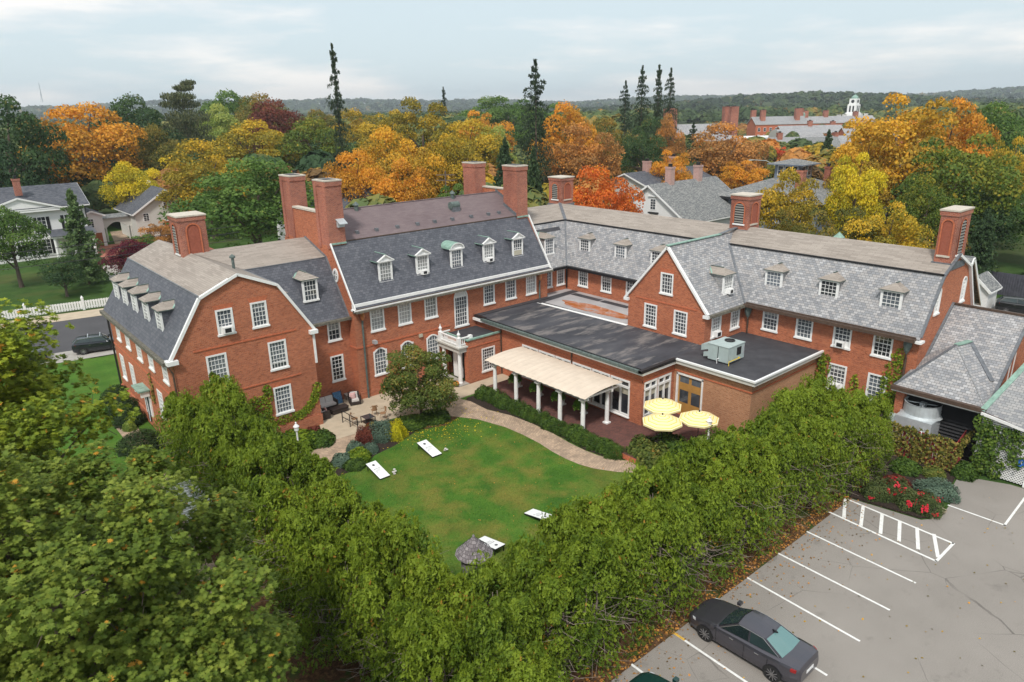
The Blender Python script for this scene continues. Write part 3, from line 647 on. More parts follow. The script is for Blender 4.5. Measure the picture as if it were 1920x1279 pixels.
for x0 in (MX0, MX1 - .4): b.box(x0 + .0, x0 + .4, 50.05, 54.15, 13.7, 13.72, 'stone')
b.build('wall', INN, 'brick walls of the tall main block')
for i, x in enumerate(up): window(INN, p, x, ('glass_curtain', 'glass_curtain', 'glass_curtain', 'glass', 'glass', 'glass_curtain')[i])
for x in lo: window(INN, p, x, 'glass')
dd = window(INN, p, dr, 'glass_dark', sill=True, sash=None, label='tall arched window with a solid white fan over it')
f = MB(); r_ = .56; f.poly([p(33.25 + r_ * math.cos(math.pi * i / 12), 6.28 + r_ * math.sin(math.pi * i / 12), -.04) for i in range(13)], 'white'); f.build('fan_panel', dd)
oc = MB()
for i in range(20):
    a, c = 2 * math.pi * i / 20, 2 * math.pi * (i + 1) / 20
    q = lambda r, t, d: pl0(47.85 + r * math.cos(t) * .85, 9.3 + r * math.sin(t) * 1.1, d)
    oc.poly([q(.48, a, .06), q(.48, c, .06), q(.32, c, .06), q(.32, a, .06)], 'white'); oc.poly([q(.48, a, 0), q(.48, c, 0), q(.48, c, .06), q(.48, a, .06)], 'white'); oc.poly([q(.32, a, .02), q(.32, c, .02), pl0(47.85, 9.3, .02)], 'glass_curtain')
pl0.lb(oc, 47.83, 47.87, 9.0, 9.6, .02, .05, 'white'); pl0.lb(oc, 47.6, 48.1, 9.28, 9.32, .02, .05, 'white'); oc.build('window', INN, 'small oval window high in the brick end wall')
r = MB(); a0, a1 = MX0 + .02, MX1 - .02
r.poly([(a0, MY - .5, 6.98 + .0), (a1, MY - .5, 6.98), (a1, 48.4, 11.65), (a0, 48.4, 11.65)], 'slate_dark')
r.poly([(a0, 48.4, 11.66), (a1, 48.4, 11.66), (a1, MYC, 13.45), (a0, MYC, 13.45)], 'membrane_purple'); r.poly([(a0, MYC, 13.45), (a1, MYC, 13.45), (a1, 55.85, 11.66), (a0, 55.85, 11.66)], 'membrane_purple')
r.poly([(a0, 55.85, 11.65), (a1, 55.85, 11.65), (a1, MYB + .3, 7.3), (a0, MYB + .3, 7.3)], 'slate_dark')
r.beam((a0, 48.38, 11.63), (a1, 48.38, 11.63), .1, .08, 'gutter'); r.beam((a0 + .1, MYC, 13.46), (a1, MYC, 13.46), .2, .05, 'membrane_purple')
r.box(MX0 + .02, MX0 + 1.25, 48.1, 48.3, 11.5, 11.62, 'copper'); r.box(MX1 - 1.25, MX1, 48.1, 48.3, 11.5, 11.62, 'copper')
r.build('roof', INN, 'main roof, dark slate below and purple-brown above')
tr = MB(); p.lb(tr, MX0 - .1, MX1 + .1, 7.12, 7.5, 0, .28, 'white'); p.lb(tr, MX0 - .2, MX1 + .2, 6.92, 7.12, .28, .5, 'gutter_old')
p.lb(tr, MX0 - .2, MX1 + .2, 7.02, 7.14, .0, .52, 'white')
i = MX0
while i < MX1: p.lb(tr, i, i + .1, 6.98, 7.1, 0, .3, 'white'); i += .24
tr.beam(pl0(MY - .45, 7.1, .06), pl0(48.15, 11.62, .06), .08, .14, 'white'); tr.beam(pl1(MY - .45, 7.1, .06), pl1(48.15, 11.62, .06), .08, .14, 'white')
tr.build('cornice', INN)
g = MB(); g.box(MX0 - .1, MX1 + .1, MY - .72, MY - .5, 6.9, 7.05, 'gutter_old'); 
g.box(MX0 - .1, MX1 + .1, MY - .5, MY - .45, 6.95, 7.2, 'gutter'); g.build('gutter', INN)
for x_, z_, cm in ((24.1, 0, 'copper_new'), (41.9, 4.5, 'copper_new')):
    g = MB(); g.lathe(x_, MY - .22, [(.05, 6.2), (.14, 6.35), (.2, 6.55), (.2, 6.9), (.1, 6.9)], cm, 10); g.tube([(x_, MY - .2, 6.3), (x_, MY - .14, 5.8), (x_, MY - .14, z_)], .075, 'copper_dark'); g.build('downpipe', INN)
for i, c in enumerate((26.85, 30.2, 33.5, 36.85, 40.1)):
    dormer(INN, Pl('x', 46.3), c, 8.5, 1.15, 1.6, 2.3, 'barrel' if i == 2 else 'gable', (4, 5) if i < 4 else (4, 4), 'slate_dark', glass=('glass_curtain', 'glass_curtain', 'glass', 'glass_curtain', 'glass')[i], raised=.5 if i == 4 else 0)
ac(Pl('x', 46.28), 30.2, 8.58, 'air conditioner in the second dormer from the left of the main roof', .5, .34); ac(Pl('x', 46.28), 36.85, 8.58, 'air conditioner in the fourth dormer from the left of the main roof', .5, .34)
def stack(x0, x1, y0, y1, z0, z1, label, face):
    b = MB(); b.box(x0, x1, y0, y1, z0, z1 - .42, 'brick_chimney'); b.box(x0 - .05, x1 + .05, y0 - .05, y1 + .05, z1 - .42, z1 - .08, 'brick_chimney')
    pf = Pl('y', x0)
    if face: pf.lb(b, y0, y0 + .42, z0 - .2, z1 - .42, 0, .07, 'brick_chimney'); pf.lb(b, y1 - .42, y1, z0 - .2, z1 - .42, 0, .07, 'brick_chimney')
    o = b.build('chimney', INN, label); c = MB(); c.box(x0 - .07, x1 + .07, y0 - .07, y1 + .07, z1 - .08, z1 + .02, 'stone'); c.box(x0 + .2, x1 - .2, y0 + .3, y1 - .3, z1 + .02, z1 + .04, 'black'); c.build('cap', o)
stack(MX0, MX0 + 1.25, 48.2, 50.05, 11.4, 16.15, 'front chimney of the left pair', 1); stack(MX0, MX0 + 1.25, 54.15, 56.0, 11.4, 16.15, 'back chimney of the left pair', 1)
stack(MX1 - 1.25, MX1, 48.2, 50.05, 11.3, 16.0, 'front chimney of the right pair', 0); stack(MX1 - 1.25, MX1, 54.15, 56.0, 11.3, 16.0, 'back chimney of the right pair', 0)
c = MB(); c.box(MX0 - .06, MX0 + .46, 50.05, 54.15, 13.72, 13.86, 'stone'); c.build('coping', INN); c = MB(); c.box(MX1 - .46, MX1 + .06, 50.05, 54.15, 13.72, 13.84, 'stone'); c.build('coping', INN)
v = MB(); v.box(24.15, 24.7, 48.0, 48.2, 12.75, 13.15, 'steel'); v.prism([(24.1, 47.6, 13.0), (24.75, 47.6, 13.0), (24.75, 48.2, 13.3), (24.1, 48.2, 13.3)], (0, 0, .06), 'steel'); v.build('wall_vent', INN)
for x_, y_ in ((27.8, 51.8), (37.4, 51.9)):
    z = 13.45 - (MYC - y_) * .48; v = MB(); v.lathe(x_, y_, [(.17, z - .1), (.17, z + .4), (.27, z + .4), (.22, z + .48), (.02, z + .68)], 'copper_dark', 10); v.build('roof_vent', INN)
v = MB(); v.tube([(35.95, 50.3, 12.95), (36.8, 50.3, 12.95)], .33, 'copper_dark', 14); v.box(36.0, 36.8, 50.0, 50.5, 12.4, 13.0, 'lead'); v.build('exhaust_hood', INN)
for x_ in (26.2, 27.9, 29.8, 31.7, 33.4, 35.2, 37.2, 39.1, 40.3):
    v = MB(); z = 11.66 + .62 * .48; v.box(x_ - .13, x_ + .13, 48.9, 49.15, z - .05, z + .2, 'lead'); v.build('roof_vent', INN)
fl = MB()
for i in range(9): y = 50.1 + i * .24; z = 13.45 - (MYC - min(y, MYC)) * .48; fl.box(MX1 - .44, MX1 - .40, y, y + .2, z, z + .3, 'lead')
for i in range(8): y = 48.3 + i * .22; z = 11.66 + (y - 48.4) * .48; fl.box(MX1 - 1.3, MX1 - 1.25, y, y + .2, z, z + .34, 'lead')
fl.build('flashing', INN)
# wall lights and vents on main front
v = MB(); p.lb(v, 24.85, 25.1, 4.2, 4.45, 0, .4, 'steel'); v.build('wall_vent', INN); v = MB(); p.lb(v, 29.0, 29.3, 3.75, 4.0, 0, .14, 'beige'); v.build('wall_light', INN)
# ---- right wing and right link ----------------------------------------------
RX, RY, RB, RC, RE = 46.41, 15.5, 48.44, 50.65, 54.9
p = Pl('y', RX)
rw = [W(c, 4.97, 6.84, 1.24, 4, 6) for c in (25.6, 23.0, 20.3, 17.65)] + [W(c, 1.9, 3.8, 1.24, 4, 6) for c in (20.3, 17.65)]
bw = [W(c, 4.97, 6.84, 1.22, 4, 6) for c in (44.45, 41.6, 38.7, 35.8)]
b = MB(); wall(b, p, [(RY, 0), (46.6, 0), (46.6, 7.25), (RY, 7.25)], [hole_of(x) for x in rw + bw])
for x in rw + bw: jack(b, p, x)
q = Pl('x', RY); eg = [(RX, 0), (RE, 0), (RE, 7.25), (52.87, 10.5), (RC, 11.5), (RB, 10.5), (RX, 7.25)]
ewn = [(47.85, 48.65, 7.95, 9.75, 3, 5, 'arch'), (52.2, 53.0, 7.95, 9.75, 3, 5, 'arch')]
wall(b, q, eg, [hole_of(x) for x in ewn]); wall(b, Pl('X', RE), [(RY, 0), (56, 0), (56, 7.25), (RY, 7.25)])
pk = Pl('x', 46.6); kw = [W(44.0, 4.9, 6.5, 1.0, 3, 5), W(45.6, 4.9, 6.5, 1.0, 3, 5)]
wall(b, pk, [(MX1, 0), (RX, 0), (RX, 7.1), (MX1, 7.1)], [hole_of(x) for x in kw])
b.build('wall', INN, 'brick walls of the right wing')
for i, x in enumerate(rw): window(INN, p, x, ('glass', 'glass', 'glass', 'glass_dark', 'glass_dark', 'glass')[i], raised=.75 if i == 0 else 0)
for x in bw: window(INN, p, x, 'glass')
for x in ewn: window(INN, q, x, 'glass_curtain', sash=None)
for x in kw: window(INN, pk, x, 'glass')
ac(p, 20.3, 5.1, 'air conditioner in the third upper window of the right wing'); ac(p, 20.3, 2.0, 'air conditioner in the lower window among the ivy', .66, .48, .5)
r = MB(); sl_ = 'slate_light'; e_ = .35; ze = 6.75; y0 = RY - .08
r.poly([(RX - e_, y0, ze), (RB, y0, 10.5), (RB, 48.9, 10.5), (RX - e_, 46.25, ze)], sl_)
r.poly([(RB, y0, 10.5), (RC, y0, 11.6), (RC, 51.9, 11.6), (RB, 48.9, 10.5)], 'shingle_tan')
r.poly([(MX1, 46.25, ze), (RX - e_, 46.25, ze), (RB, 48.9, 10.5), (MX1, 48.9, 10.5)], sl_)
r.poly([(MX1, 48.9, 10.5), (RB, 48.9, 10.5), (RC, 51.9, 11.6), (MX1, 51.9, 11.6)], 'shingle_tan')
r.poly([(RC, y0, 11.6), (52.87, y0, 10.5), (52.87, 54.6, 10.5), (RC, 51.9, 11.6)], 'shingle_tan'); r.poly([(52.87, y0, 10.5), (RE + .3, y0, 6.8), (RE + .3, 57.5, 6.8), (52.87, 54.6, 10.5)], sl_)
r.poly([(MX1, 51.9, 11.6), (RC, 51.9, 11.6), (52.87, 54.6, 10.5), (RE + .3, 57.5, 6.8), (MX1, 57.5, 6.8)], 'shingle_tan')
r.beam((RB, y0, 10.5), (RB, 48.9, 10.5), .2, .09, 'black'); r.beam((MX1, 48.9, 10.5), (RB, 48.9, 10.5), .2, .09, 'black')
r.beam((RX - e_, 46.25, ze + .05), (RB, 48.9, 10.55), .34, .05, 'lead'); r.beam((RB, 48.9, 10.55), (RC, 51.9, 11.63), .3, .05, 'lead')
r.box(44.3, 46.9, 48.0, 48.05, 8.9, 8.92, 'black')
r.poly([(45.0, 47.85 + .0, 8.98), (47.3, 47.85, 8.98), (47.3, 48.55, 10.02), (44.3, 48.55, 10.02)], 'membrane_black')
r.build('roof', INN, 'gambrel roof of the right wing, pale mottled slate below')
tr = MB(); rake(tr, q, [(50.62, 11.45), (52.9, 10.42), (RE + .15, 6.98)]); q.lb(tr, RE - .2, RE + .4, 6.7, 6.95, -.3, .3, 'white'); q.lb(tr, RX - .5, RX + .1, 6.55, 6.7, -.3, .25, 'white')
tr.beam(q(RX - .2, 6.9, .08), q(RB, 10.46, .08), .16, .1, 'lead'); tr.beam(q(RB, 10.46, .08), q(RC, 11.55, .08), .16, .1, 'lead'); tr.build('verge_board', INN)
g = MB()
g.box(RX - .68, RX - .3, RY + .1, 27.5, 6.6, 6.82, 'gutter'); g.box(RX - .3, RX, RY, 27.8, 6.5, 6.72, 'white'); g.beam((RX - .46, RY + .1, 6.9), (RX - .46, 27.4, 6.9), .04, .1, 'gutter'); g.build('gutter', INN); g = MB(); g.box(RX - .66, RX - .3, 34.9, 46.1, 6.6, 6.82, 'black'); g.box(RX - .3, RX, 34.9, 46.6, 6.5, 6.72, 'white')
g.box(MX1, RX - .66, 45.95, 46.25, 6.6, 6.8, 'black'); g.box(MX1, RX - .3, 46.25, 46.6, 6.5, 6.72, 'white')
g.build('gutter', INN)
for x_, y_, zb_ in ((RX - .2, 16.1, 1.5), (RX - .25, 27.3, 4.5)):
    g = MB(); g.lathe(x_, y_, [(.05, 5.7), (.16, 5.9), (.26, 6.25), (.26, 6.55), (.1, 6.6)], 'copper_dark', 8); g.tube([(x_, y_, 5.8), (x_ + .07, y_, 5.3), (x_ + .07, y_, zb_)], .075, 'gutter'); g.build('downpipe', INN)
g = MB(); g.tube([(RX - .3, 46.3, 6.7), (RX - .1, 46.5, 6.2), (RX - .1, 46.5, 4.6)], .07, 'black'); g.build('downpipe', INN)
for i, c in enumerate((26.0, 21.9, 17.8, 44.9, 40.6, 36.6)):
    dormer(INN, Pl('y', 47.0), c, 7.9, 1.3 if i < 3 else 1.25, 1.45, 1.6, 'hip', (4, 5), cheek='slate_grey', glass='glass_dark' if i == 1 else 'glass')
dormer(INN, Pl('x', 47.1), 44.65, 7.95, 1.15, 1.5, 1.6, 'hip', (4, 5), cheek='slate_grey')
vent_tower(INN, 50.2, 51.85, 30.4, 32.0, 11.2, 14.05, 'square brick vent tower over the cross gable', 'y')
vent_tower(INN, 50.85, 52.55, 51.9, 53.7, 11.3, 14.1, 'square brick vent tower at the far corner of the roofs', 'y')
vent_tower(INN, 49.5, 51.75, 15.56, 16.55, 10.9, 14.35, 'brick end chimney with a louvred side on the right wing', 'x')
v = MB(); v.lathe(53.0, 24.4, [(.3, 9.6), (.3, 11.2), (.42, 11.2), (.02, 11.6)], 'copper', 8); v.build('roof_vent', INN)
# ---- cross gable --------------------------------------------------------------
CX, CY0, CY1, CYC = 41.55, 27.85, 34.9, 31.37
p = Pl('y', CX); cg = [W(31.33, 7.55, 9.2, 1.14, 4, 5), W(32.7, 4.72, 6.6, 1.2, 4, 6), W(29.95, 4.74, 6.6, 1.2, 4, 6)]
gp = [(CY0, 4.3), (CY1, 4.3), (CY1, 7.0), (CYC, 11.15), (CY0, 7.0)]
b = MB(); wall(b, p, gp, [hole_of(x) for x in cg]); s_ = Pl('x', CY0); cs_ = [W(42.95, 4.75, 6.55, 1.2, 4, 6), W(45.35, 4.85, 6.6, 1.15, 4, 6)]
wall(b, s_, [(CX, 4.3), (RX, 4.3), (RX, 7.0), (CX, 7.0)], [hole_of(x) for x in cs_]); wall(b, Pl('Y', CY1), [(CX, 4.3), (RX, 4.3), (RX, 7.0), (CX, 7.0)])
p.lb(b, 28.6, 34.2, 6.86, 6.96, 0, .04, 'brick_plain')
for x in cg: jack(b, p, x)
b.build('wall', INN, 'brick walls of the cross gable')
for x in cg: window(INN, p, x, 'glass_dark')
for x in cs_: window(INN, s_, x, 'glass_curtain')
ac(s_, 42.95, 4.88, 'air conditioner in the side window of the cross gable above the rooftop unit')
r = MB()
for sg in (-1, 1):
    ye = CYC + sg * 3.83; yb = CYC + sg * .62
    r.poly([(CX - .12, ye, 6.7), (RX - .2, ye, 6.7), (RB, yb, 10.47), (49.8, CYC, 11.22), (CX - .12, CYC, 11.22)], sl_)
    r.beam((RX - .3, ye, 6.8), (RB, yb, 10.55), .3, .05, 'lead')
r.beam((CX - .15, CYC, 11.24), (48.0, CYC, 11.24), .3, .06, 'copper'); r.beam((48.0, CYC, 11.26), (50.3, CYC, 11.5), .3, .06, 'lead')
r.build('roof', INN, 'steep slate roof of the cross gable with a green copper ridge')
tr = MB(); rake(tr, p, [(CYC - 3.75, 6.75), (CYC, 11.12), (CYC + 3.75, 6.75)], .12, .16); p.lb(tr, CY0 - .35, CY0 + .1, 6.5, 6.72, -.25, .2, 'white'); p.lb(tr, CY1 - .1, CY1 + .35, 6.5, 6.72, -.25, .2, 'white'); tr.build('verge_board', INN)
g = MB(); g.box(CX, RX - .6, CY0 - .5, CY0 - .25, 6.55, 6.75, 'gutter_old'); g.box(CX, RX, CY0 - .25, CY0, 6.45, 6.62, 'white'); g.build('gutter', INN)
dormer(INN, s_, 45.9, 7.3, 1.2, 1.5, 2.2, 'hip', (4, 5), cheek='slate_grey', glass='glass_curtain') if False else dormer(INN, Pl('x', 28.35), 44.9, 7.55, 1.2, 1.5, 1.9, 'hip', (4, 5), cheek='slate_grey', glass='glass_curtain')
ac(Pl('x', 28.33), 44.9, 7.64, 'air conditioner in the dormer of the cross gable', .5, .36)
# ---- dining room and its flat roofs --------------------------------------------
DX, DY, EX, EY, TZ = 34.8, 27.8, 38.2, 21.85, .35
p = Pl('y', DX); b = MB(); bays = [(39.75, 38.05), (37.85, 36.2), (36.0, 34.5), (34.2, 32.45), (32.25, 30.7), (30.5, 28.9)]
wall(b, p, [(DY, 0), (MY, 0), (MY, 4.1), (DY, 4.1)], [(c1, c0, .62, 3.24) for c0, c1 in bays])
s_ = Pl('x', DY); sb = [(35.05, 36.3), (36.5, 37.8)]
wall(b, s_, [(DX, 0), (EX, 0), (EX, 4.1), (DX, 4.1)], [(c0, c1, .9, 3.4) for c0, c1 in sb])
e_ = Pl('y', EX); wall(b, e_, [(EY, 0), (DY, 0), (DY, 4.2), (EY, 4.2)], [(25.45, 27.5, TZ, 3.35)], 'brick_pale'); wall(b, Pl('x', EY), [(EX, 0), (RX, 0), (RX, 4.2), (EX, 4.2)], (), 'brick_pale')
p.lb(b, DY - .05, MY, 3.46, 3.56, 0, .05, 'brick_plain'); s_.lb(b, DX - .05, EX, 3.46, 3.56, 0, .05, 'brick_plain'); e_.lb(b, EY - .05, DY, 3.5, 3.58, 0, .05, 'brick_plain'); Pl('x', EY).lb(b, EX, RX, 3.5, 3.58, 0, .05, 'brick_plain')
b.build('wall', INN, 'low brick walls of the dining room')
def bay(pl, s0, s1, z0, z1, zt):
    m = MB(); D = -.08; m.poly([pl(s0, z0, D), pl(s1, z0, D), pl(s1, z1, D), pl(s0, z1, D)], 'glass_dark'); m.poly([pl(s0, zt - .55, D + .01), pl(s1, zt - .55, D + .01), pl(s1, zt, D + .01), pl(s0, zt, D + .01)], 'beige')
    for a in (s0, (s0 + s1) / 2, s1): pl.lb(m, a - .06, a + .06, z0, z1, D - .01, .03, 'white')
    for z in (z0, zt, z1): pl.lb(m, s0 - .06, s1 + .06, z - .07, z + .07, D - .02, .04, 'white')
    o = m.build('window', INN); q = MB(); pl.lb(q, s0 - .1, s1 + .1, z0 - .14, z0 - .07, -.08, .12, 'white'); q.build('sill', o)
for c0, c1 in bays: bay(p, c1, c0, .68, 3.18, 2.72)
for c0, c1 in sb: bay(s_, c0, c1, .96, 3.34, 2.85)
d = MB(); e_.lb(d, 25.45, 27.5, TZ, 3.35, -.12, -.08, 'door_wood'); e_.lb(d, 25.4, 25.52, TZ, 3.4, -.1, .05, 'white'); e_.lb(d, 27.44, 27.56, TZ, 3.4, -.1, .05, 'white'); e_.lb(d, 25.4, 27.56, 3.3, 3.42, -.1, .05, 'white')
for a in (25.65, 26.6): e_.lb(d, a, a + .7, 1.3, 2.2, -.08, -.07, 'glass_dark'); e_.lb(d, a, a + .72, 2.75, 3.2, -.08, -.07, 'glass')
d.build('door', INN, 'double wooden door with small panes')
r = MB(); RZ = 4.45
r.poly([(DX - .35, DY - .1, RZ), (EX, DY - .1, RZ), (EX, DY, RZ), (CX, DY, RZ), (CX, CY1, RZ), (CX, MY, RZ), (DX - .35, MY, RZ)], 'membrane')
r.poly([(EX - .3, EY - .3, RZ + .004), (RX, EY - .3, RZ + .004), (RX, DY, RZ + .004), (EX - .3, DY, RZ + .004)], 'membrane_black')
r.poly([(CX, CY1, RZ + .002), (RX, CY1, RZ + .002), (RX, 46.6, RZ + .002), (CX, 46.6, RZ + .002)], 'membrane_pale')
r.poly([(CX - .25, CY1, RZ + .008), (CX + .1, CY1, RZ + .008), (CX - .3, 44.8, RZ + .008), (CX - .65, 44.8, RZ + .008)], 'white')
r.poly([(41.0, 44.4, RZ + .012), (46.4, 45.0, RZ + .012), (46.4, 45.8, RZ + .012), (41.0, 45.4, RZ + .012)], 'membrane_black')
for ya, yb in ((35.0, 37.9), (38.1, 41.2), (41.35, 44.8)): r.poly([(45.1, ya, RZ + .009), (45.8, ya, RZ + .009), (45.8, yb, RZ + .009), (45.1, yb, RZ + .009)], 'membrane_black')
pu = [(43.0 + .9 * math.cos(a) * (1 + .12 * math.sin(3 * a)), 39.6 + 4.1 * math.sin(a) * (1 + .1 * math.cos(5 * a))) for a in [2 * math.pi * i / 28 for i in range(28)]]
r.poly([(x, y, RZ + .014) for x, y in pu], 'puddle')
r.box(DX - .35, DX - .02, MY - 1.4, MY, RZ + .02, RZ + .05, 'black'); r.box(DX, MX1, MY - .55, MY, RZ + .02, RZ + .06, 'membrane_black')
r.build('roof', INN, 'flat dark roof of the dining room with pale patches')
g = MB()
def edge(x0, x1, y0, y1, mat, z0=RZ - .12, z1=RZ + .1): g.box(x0, x1, y0, y1, z0, z1, mat)
edge(DX - .62, DX - .35, DY - .35, 44.3, 'copper_dark', RZ - .16, RZ + .04); edge(DX - .40, DX - .30, DY - .1, 44.3, 'black', RZ - .05, RZ + .09); edge(DX - .62, EX - .3, DY - .38, DY - .1, 'black', RZ - .14, RZ + .06)
edge(DX - .4, DX, DY - .3, MY, 'white', RZ - .36, RZ - .16); edge(DX, EX, DY - .3, DY, 'white', RZ - .36, RZ - .16)
g.box(DX - .02, DX + .02, DY, MY, 4.0, RZ - .3, 'brick_plain')
edge(EX - .45, EX - .3, EY - .3, DY - .4, 'white_metal', RZ - .03, RZ + .09); edge(EX - .45, RX, EY - .45, EY - .3, 'white_metal', RZ - .03, RZ + .09); edge(EX - .36, EX, EY - .36, DY, 'cream', RZ - .30, RZ - .05); edge(EX, RX, EY - .36, EY, 'cream', RZ - .30, RZ - .05)
g.build('parapet', INN, 'roof edge of the dining room')
g = MB(); g.box(DX - .09, DX - .0, 42.32, 42.42, .1, 4.1, 'gutter'); g.build('downpipe', INN); g = MB(); g.box(DX - .09, DX, 34.3, 34.4, 3.2, 4.1, 'gutter'); g.build('downpipe', INN)
# ---- entrance bay ---------------------------------------------------------------
PX, PY = 31.41, 42.46; b = MB(); p = Pl('x', PY); ww = W(33.45, .62, 2.66, 1.36, 5, 7)
wall(b, p, [(PX, 0), (DX, 0), (DX, 3.7), (PX, 3.7)], [hole_of(ww)]); p.lb(b, PX, DX, 3.0, 3.08, 0, .04, 'brick_plain')
wall(b, Pl('y', PX), [(PY, 0), (MY, 0), (MY, 3.6), (PY, 3.6)], [(42.95, 45.3, 0, 2.75)]); b.build('wall', INN, 'brick walls of the small entrance bay'); window(INN, p, ww, 'glass_dark')
r = MB(); r.box(PX + .05, DX, PY + .05, MY, 3.45, 3.5, 'membrane_black'); r.box(PX - .05, DX, PY - .08, PY + .12, 3.62, 3.74, 'copper'); r.box(PX, PX + .12, PY, MY, 3.5, 3.7, 'copper'); r.build('roof', INN, 'small flat roof of the entrance bay')
d = MB(); d.box(PX + .5, PX + .56, 42.95, 45.3, 0, 2.7, 'black'); d.box(PX + .2, PX + .3, 44.25, 44.75, .1, 2.7, 'white'); d.box(PX + .34, PX + .44, 43.75, 44.3, .1, 2.7, 'white'); d.build('door', INN, 'dark entrance with a white door standing open')
d = MB(); d.box(PX - .75, PX + .05, 42.6, 45.4, 2.72, 3.12, 'cream'); d.box(PX - .9, PX + .05, 42.45, 45.55, 3.12, 3.24, 'cream'); d.build('entablature', INN)
for y in (42.9, 45.0):
    c = MB(); c.lathe(PX - .5, y, [(.21, .12), (.21, .2), (.17, .24), (.165, 1.3), (.14, 2.55), (.19, 2.6), (.19, 2.72)], 'white', 14); c.build('column', INN)
st = MB(); st.box(PX - .95, PX, 42.4, 45.6, 0, .12, 'concrete_grey'); st.build('step', INN)
bl = MB()
for (xa, ya), (xb, yb) in (((PX - .62, 42.75), (PX - .62, 45.2)), ((PX - .62, 42.75), (PX + .45, 42.75)), ((PX - .62, 45.2), (PX + .3, 45.2))):
    bl.beam((xa, ya, 3.34), (xb, yb, 3.34), .12, .1, 'white'); bl.beam((xa, ya, 3.86), (xb, yb, 3.86), .12, .08, 'white')
    n = int(math.hypot(xb - xa, yb - ya) / .16)
    for i in range(1, n): x, y = xa + (xb - xa) * i / n, ya + (yb - ya) * i / n; bl.lathe(x, y, [(.03, 3.39), (.045, 3.5), (.025, 3.65), (.03, 3.83)], 'white', 6)
for x, y in ((PX - .62, 42.75), (PX - .62, 45.2), (PX + .5, 42.75)): bl.box(x - .14, x + .14, y - .14, y + .14, 3.24, 3.96, 'white')
for x, y in ((PX - .62, 42.75), (PX - .62, 45.2)): bl.lathe(x, y, [(.17, 3.96), (.06, 4.02), (.12, 4.14), (.14, 4.26), (.05, 4.38), (.03, 4.5), (.01, 4.58)], 'white', 10)
bl.build('balustrade', INN)
# ---------------------------------------------------------------- foliage generators (numpy)
SHAPES = {
 'quad': ([(-.5, -.5), (.5, -.5), (.5, .5), (-.5, .5)], [(0, 1, 2, 3)]),
 'leaf': ([(0, -.5), (.42, -.05), (0, .5), (-.42, -.05)], [(0, 1, 2, 3)]),
 'clump': ([(0, -.5), (.34, -.34), (.5, .02), (.22, .12), (.3, .44), (-.06, .3), (-.4, .42), (-.28, .02), (-.5, -.2)], [(0, 1, 2, 3, 4, 5, 6, 7, 8)]),
 'spray': ([(0, -.5), (.12, -.1), (.42, .05), (.16, .12), (.3, .42), (0, .5), (-.3, .4), (-.14, .1), (-.42, .0), (-.1, -.12)], [(0, 1, 2, 3, 4, 5, 6, 7, 8, 9)]),
 'oak': ([(0, -.5), (.07, -.28), (.30, -.34), (.16, -.12), (.46, -.10), (.22, .08), (.40, .26), (.12, .26), (0, .5), (-.12, .26), (-.40, .26), (-.22, .08), (-.46, -.10), (-.16, -.12), (-.30, -.34), (-.07, -.28)], [tuple(range(16))]),
 'blade': ([(-.06, -.5), (.06, -.5), (.02, .5)], [(0, 1, 2)]),
}
def cards(rng, P, N, size, shape, tint, up=None, squash=1.0, bend=.25):
    """P positions, N normals -> verts, faces(list sizes), tint"""
    sh, fc = SHAPES[shape]; sh = np.array(sh); n = len(P)
    N = N / np.maximum(np.linalg.norm(N, axis=1, keepdims=True), 1e-6)
    ref = rng.normal(size=(n, 3)) if up is None else up
    T = np.cross(N, ref); T /= np.maximum(np.linalg.norm(T, axis=1, keepdims=True), 1e-6); B = np.cross(N, T)
    s = size * (.65 + .7 * rng.random(n)) if np.isscalar(size) else size
    V = P[:, None, :] + (T[:, None, :] * (sh[None, :, 0:1] * squash) + B[:, None, :] * sh[None, :, 1:2]) * s[:, None, None]
    V = V - N[:, None, :] * (np.abs(sh[None, :, 0:1]) * bend * s[:, None, None])
    return V.reshape(-1, 3), len(sh), n, tint
def cardmesh(name, parts, mats=(None,)):
    """parts: list of cards() results -> mesh with a per-face tint"""
    vs, tot, starts, loops, tints = [], [], [], [], []; off = 0
    for V, k_, n, t in parts:
        vs.append(V); loops.append(np.arange(n * k_) + off); tot.append(np.full(n, k_)); tints.append(t); off += n * k_
    V = np.concatenate(vs); tot = np.concatenate(tot); t = np.concatenate(tints); lo = np.concatenate(loops)
    me = bpy.data.meshes.new(name); me.vertices.add(len(V)); me.vertices.foreach_set('co', V.astype(np.float32).ravel())
    me.loops.add(len(lo)); me.loops.foreach_set('vertex_index', lo.astype(np.int32)); me.polygons.add(len(tot))
    st = np.concatenate([[0], np.cumsum(tot)[:-1]]); me.polygons.foreach_set('loop_start', st.astype(np.int32)); me.polygons.foreach_set('loop_total', tot.astype(np.int32))
    a = me.attributes.new('tint', 'FLOAT', 'FACE'); a.data.foreach_set('value', np.clip(t, 0, 1).astype(np.float32))
    me.materials.append(leafmat('green')); me.update(); me.validate(); return me
def unit(rng, n):
    v = rng.normal(size=(n, 3)); return v / np.linalg.norm(v, axis=1, keepdims=True)
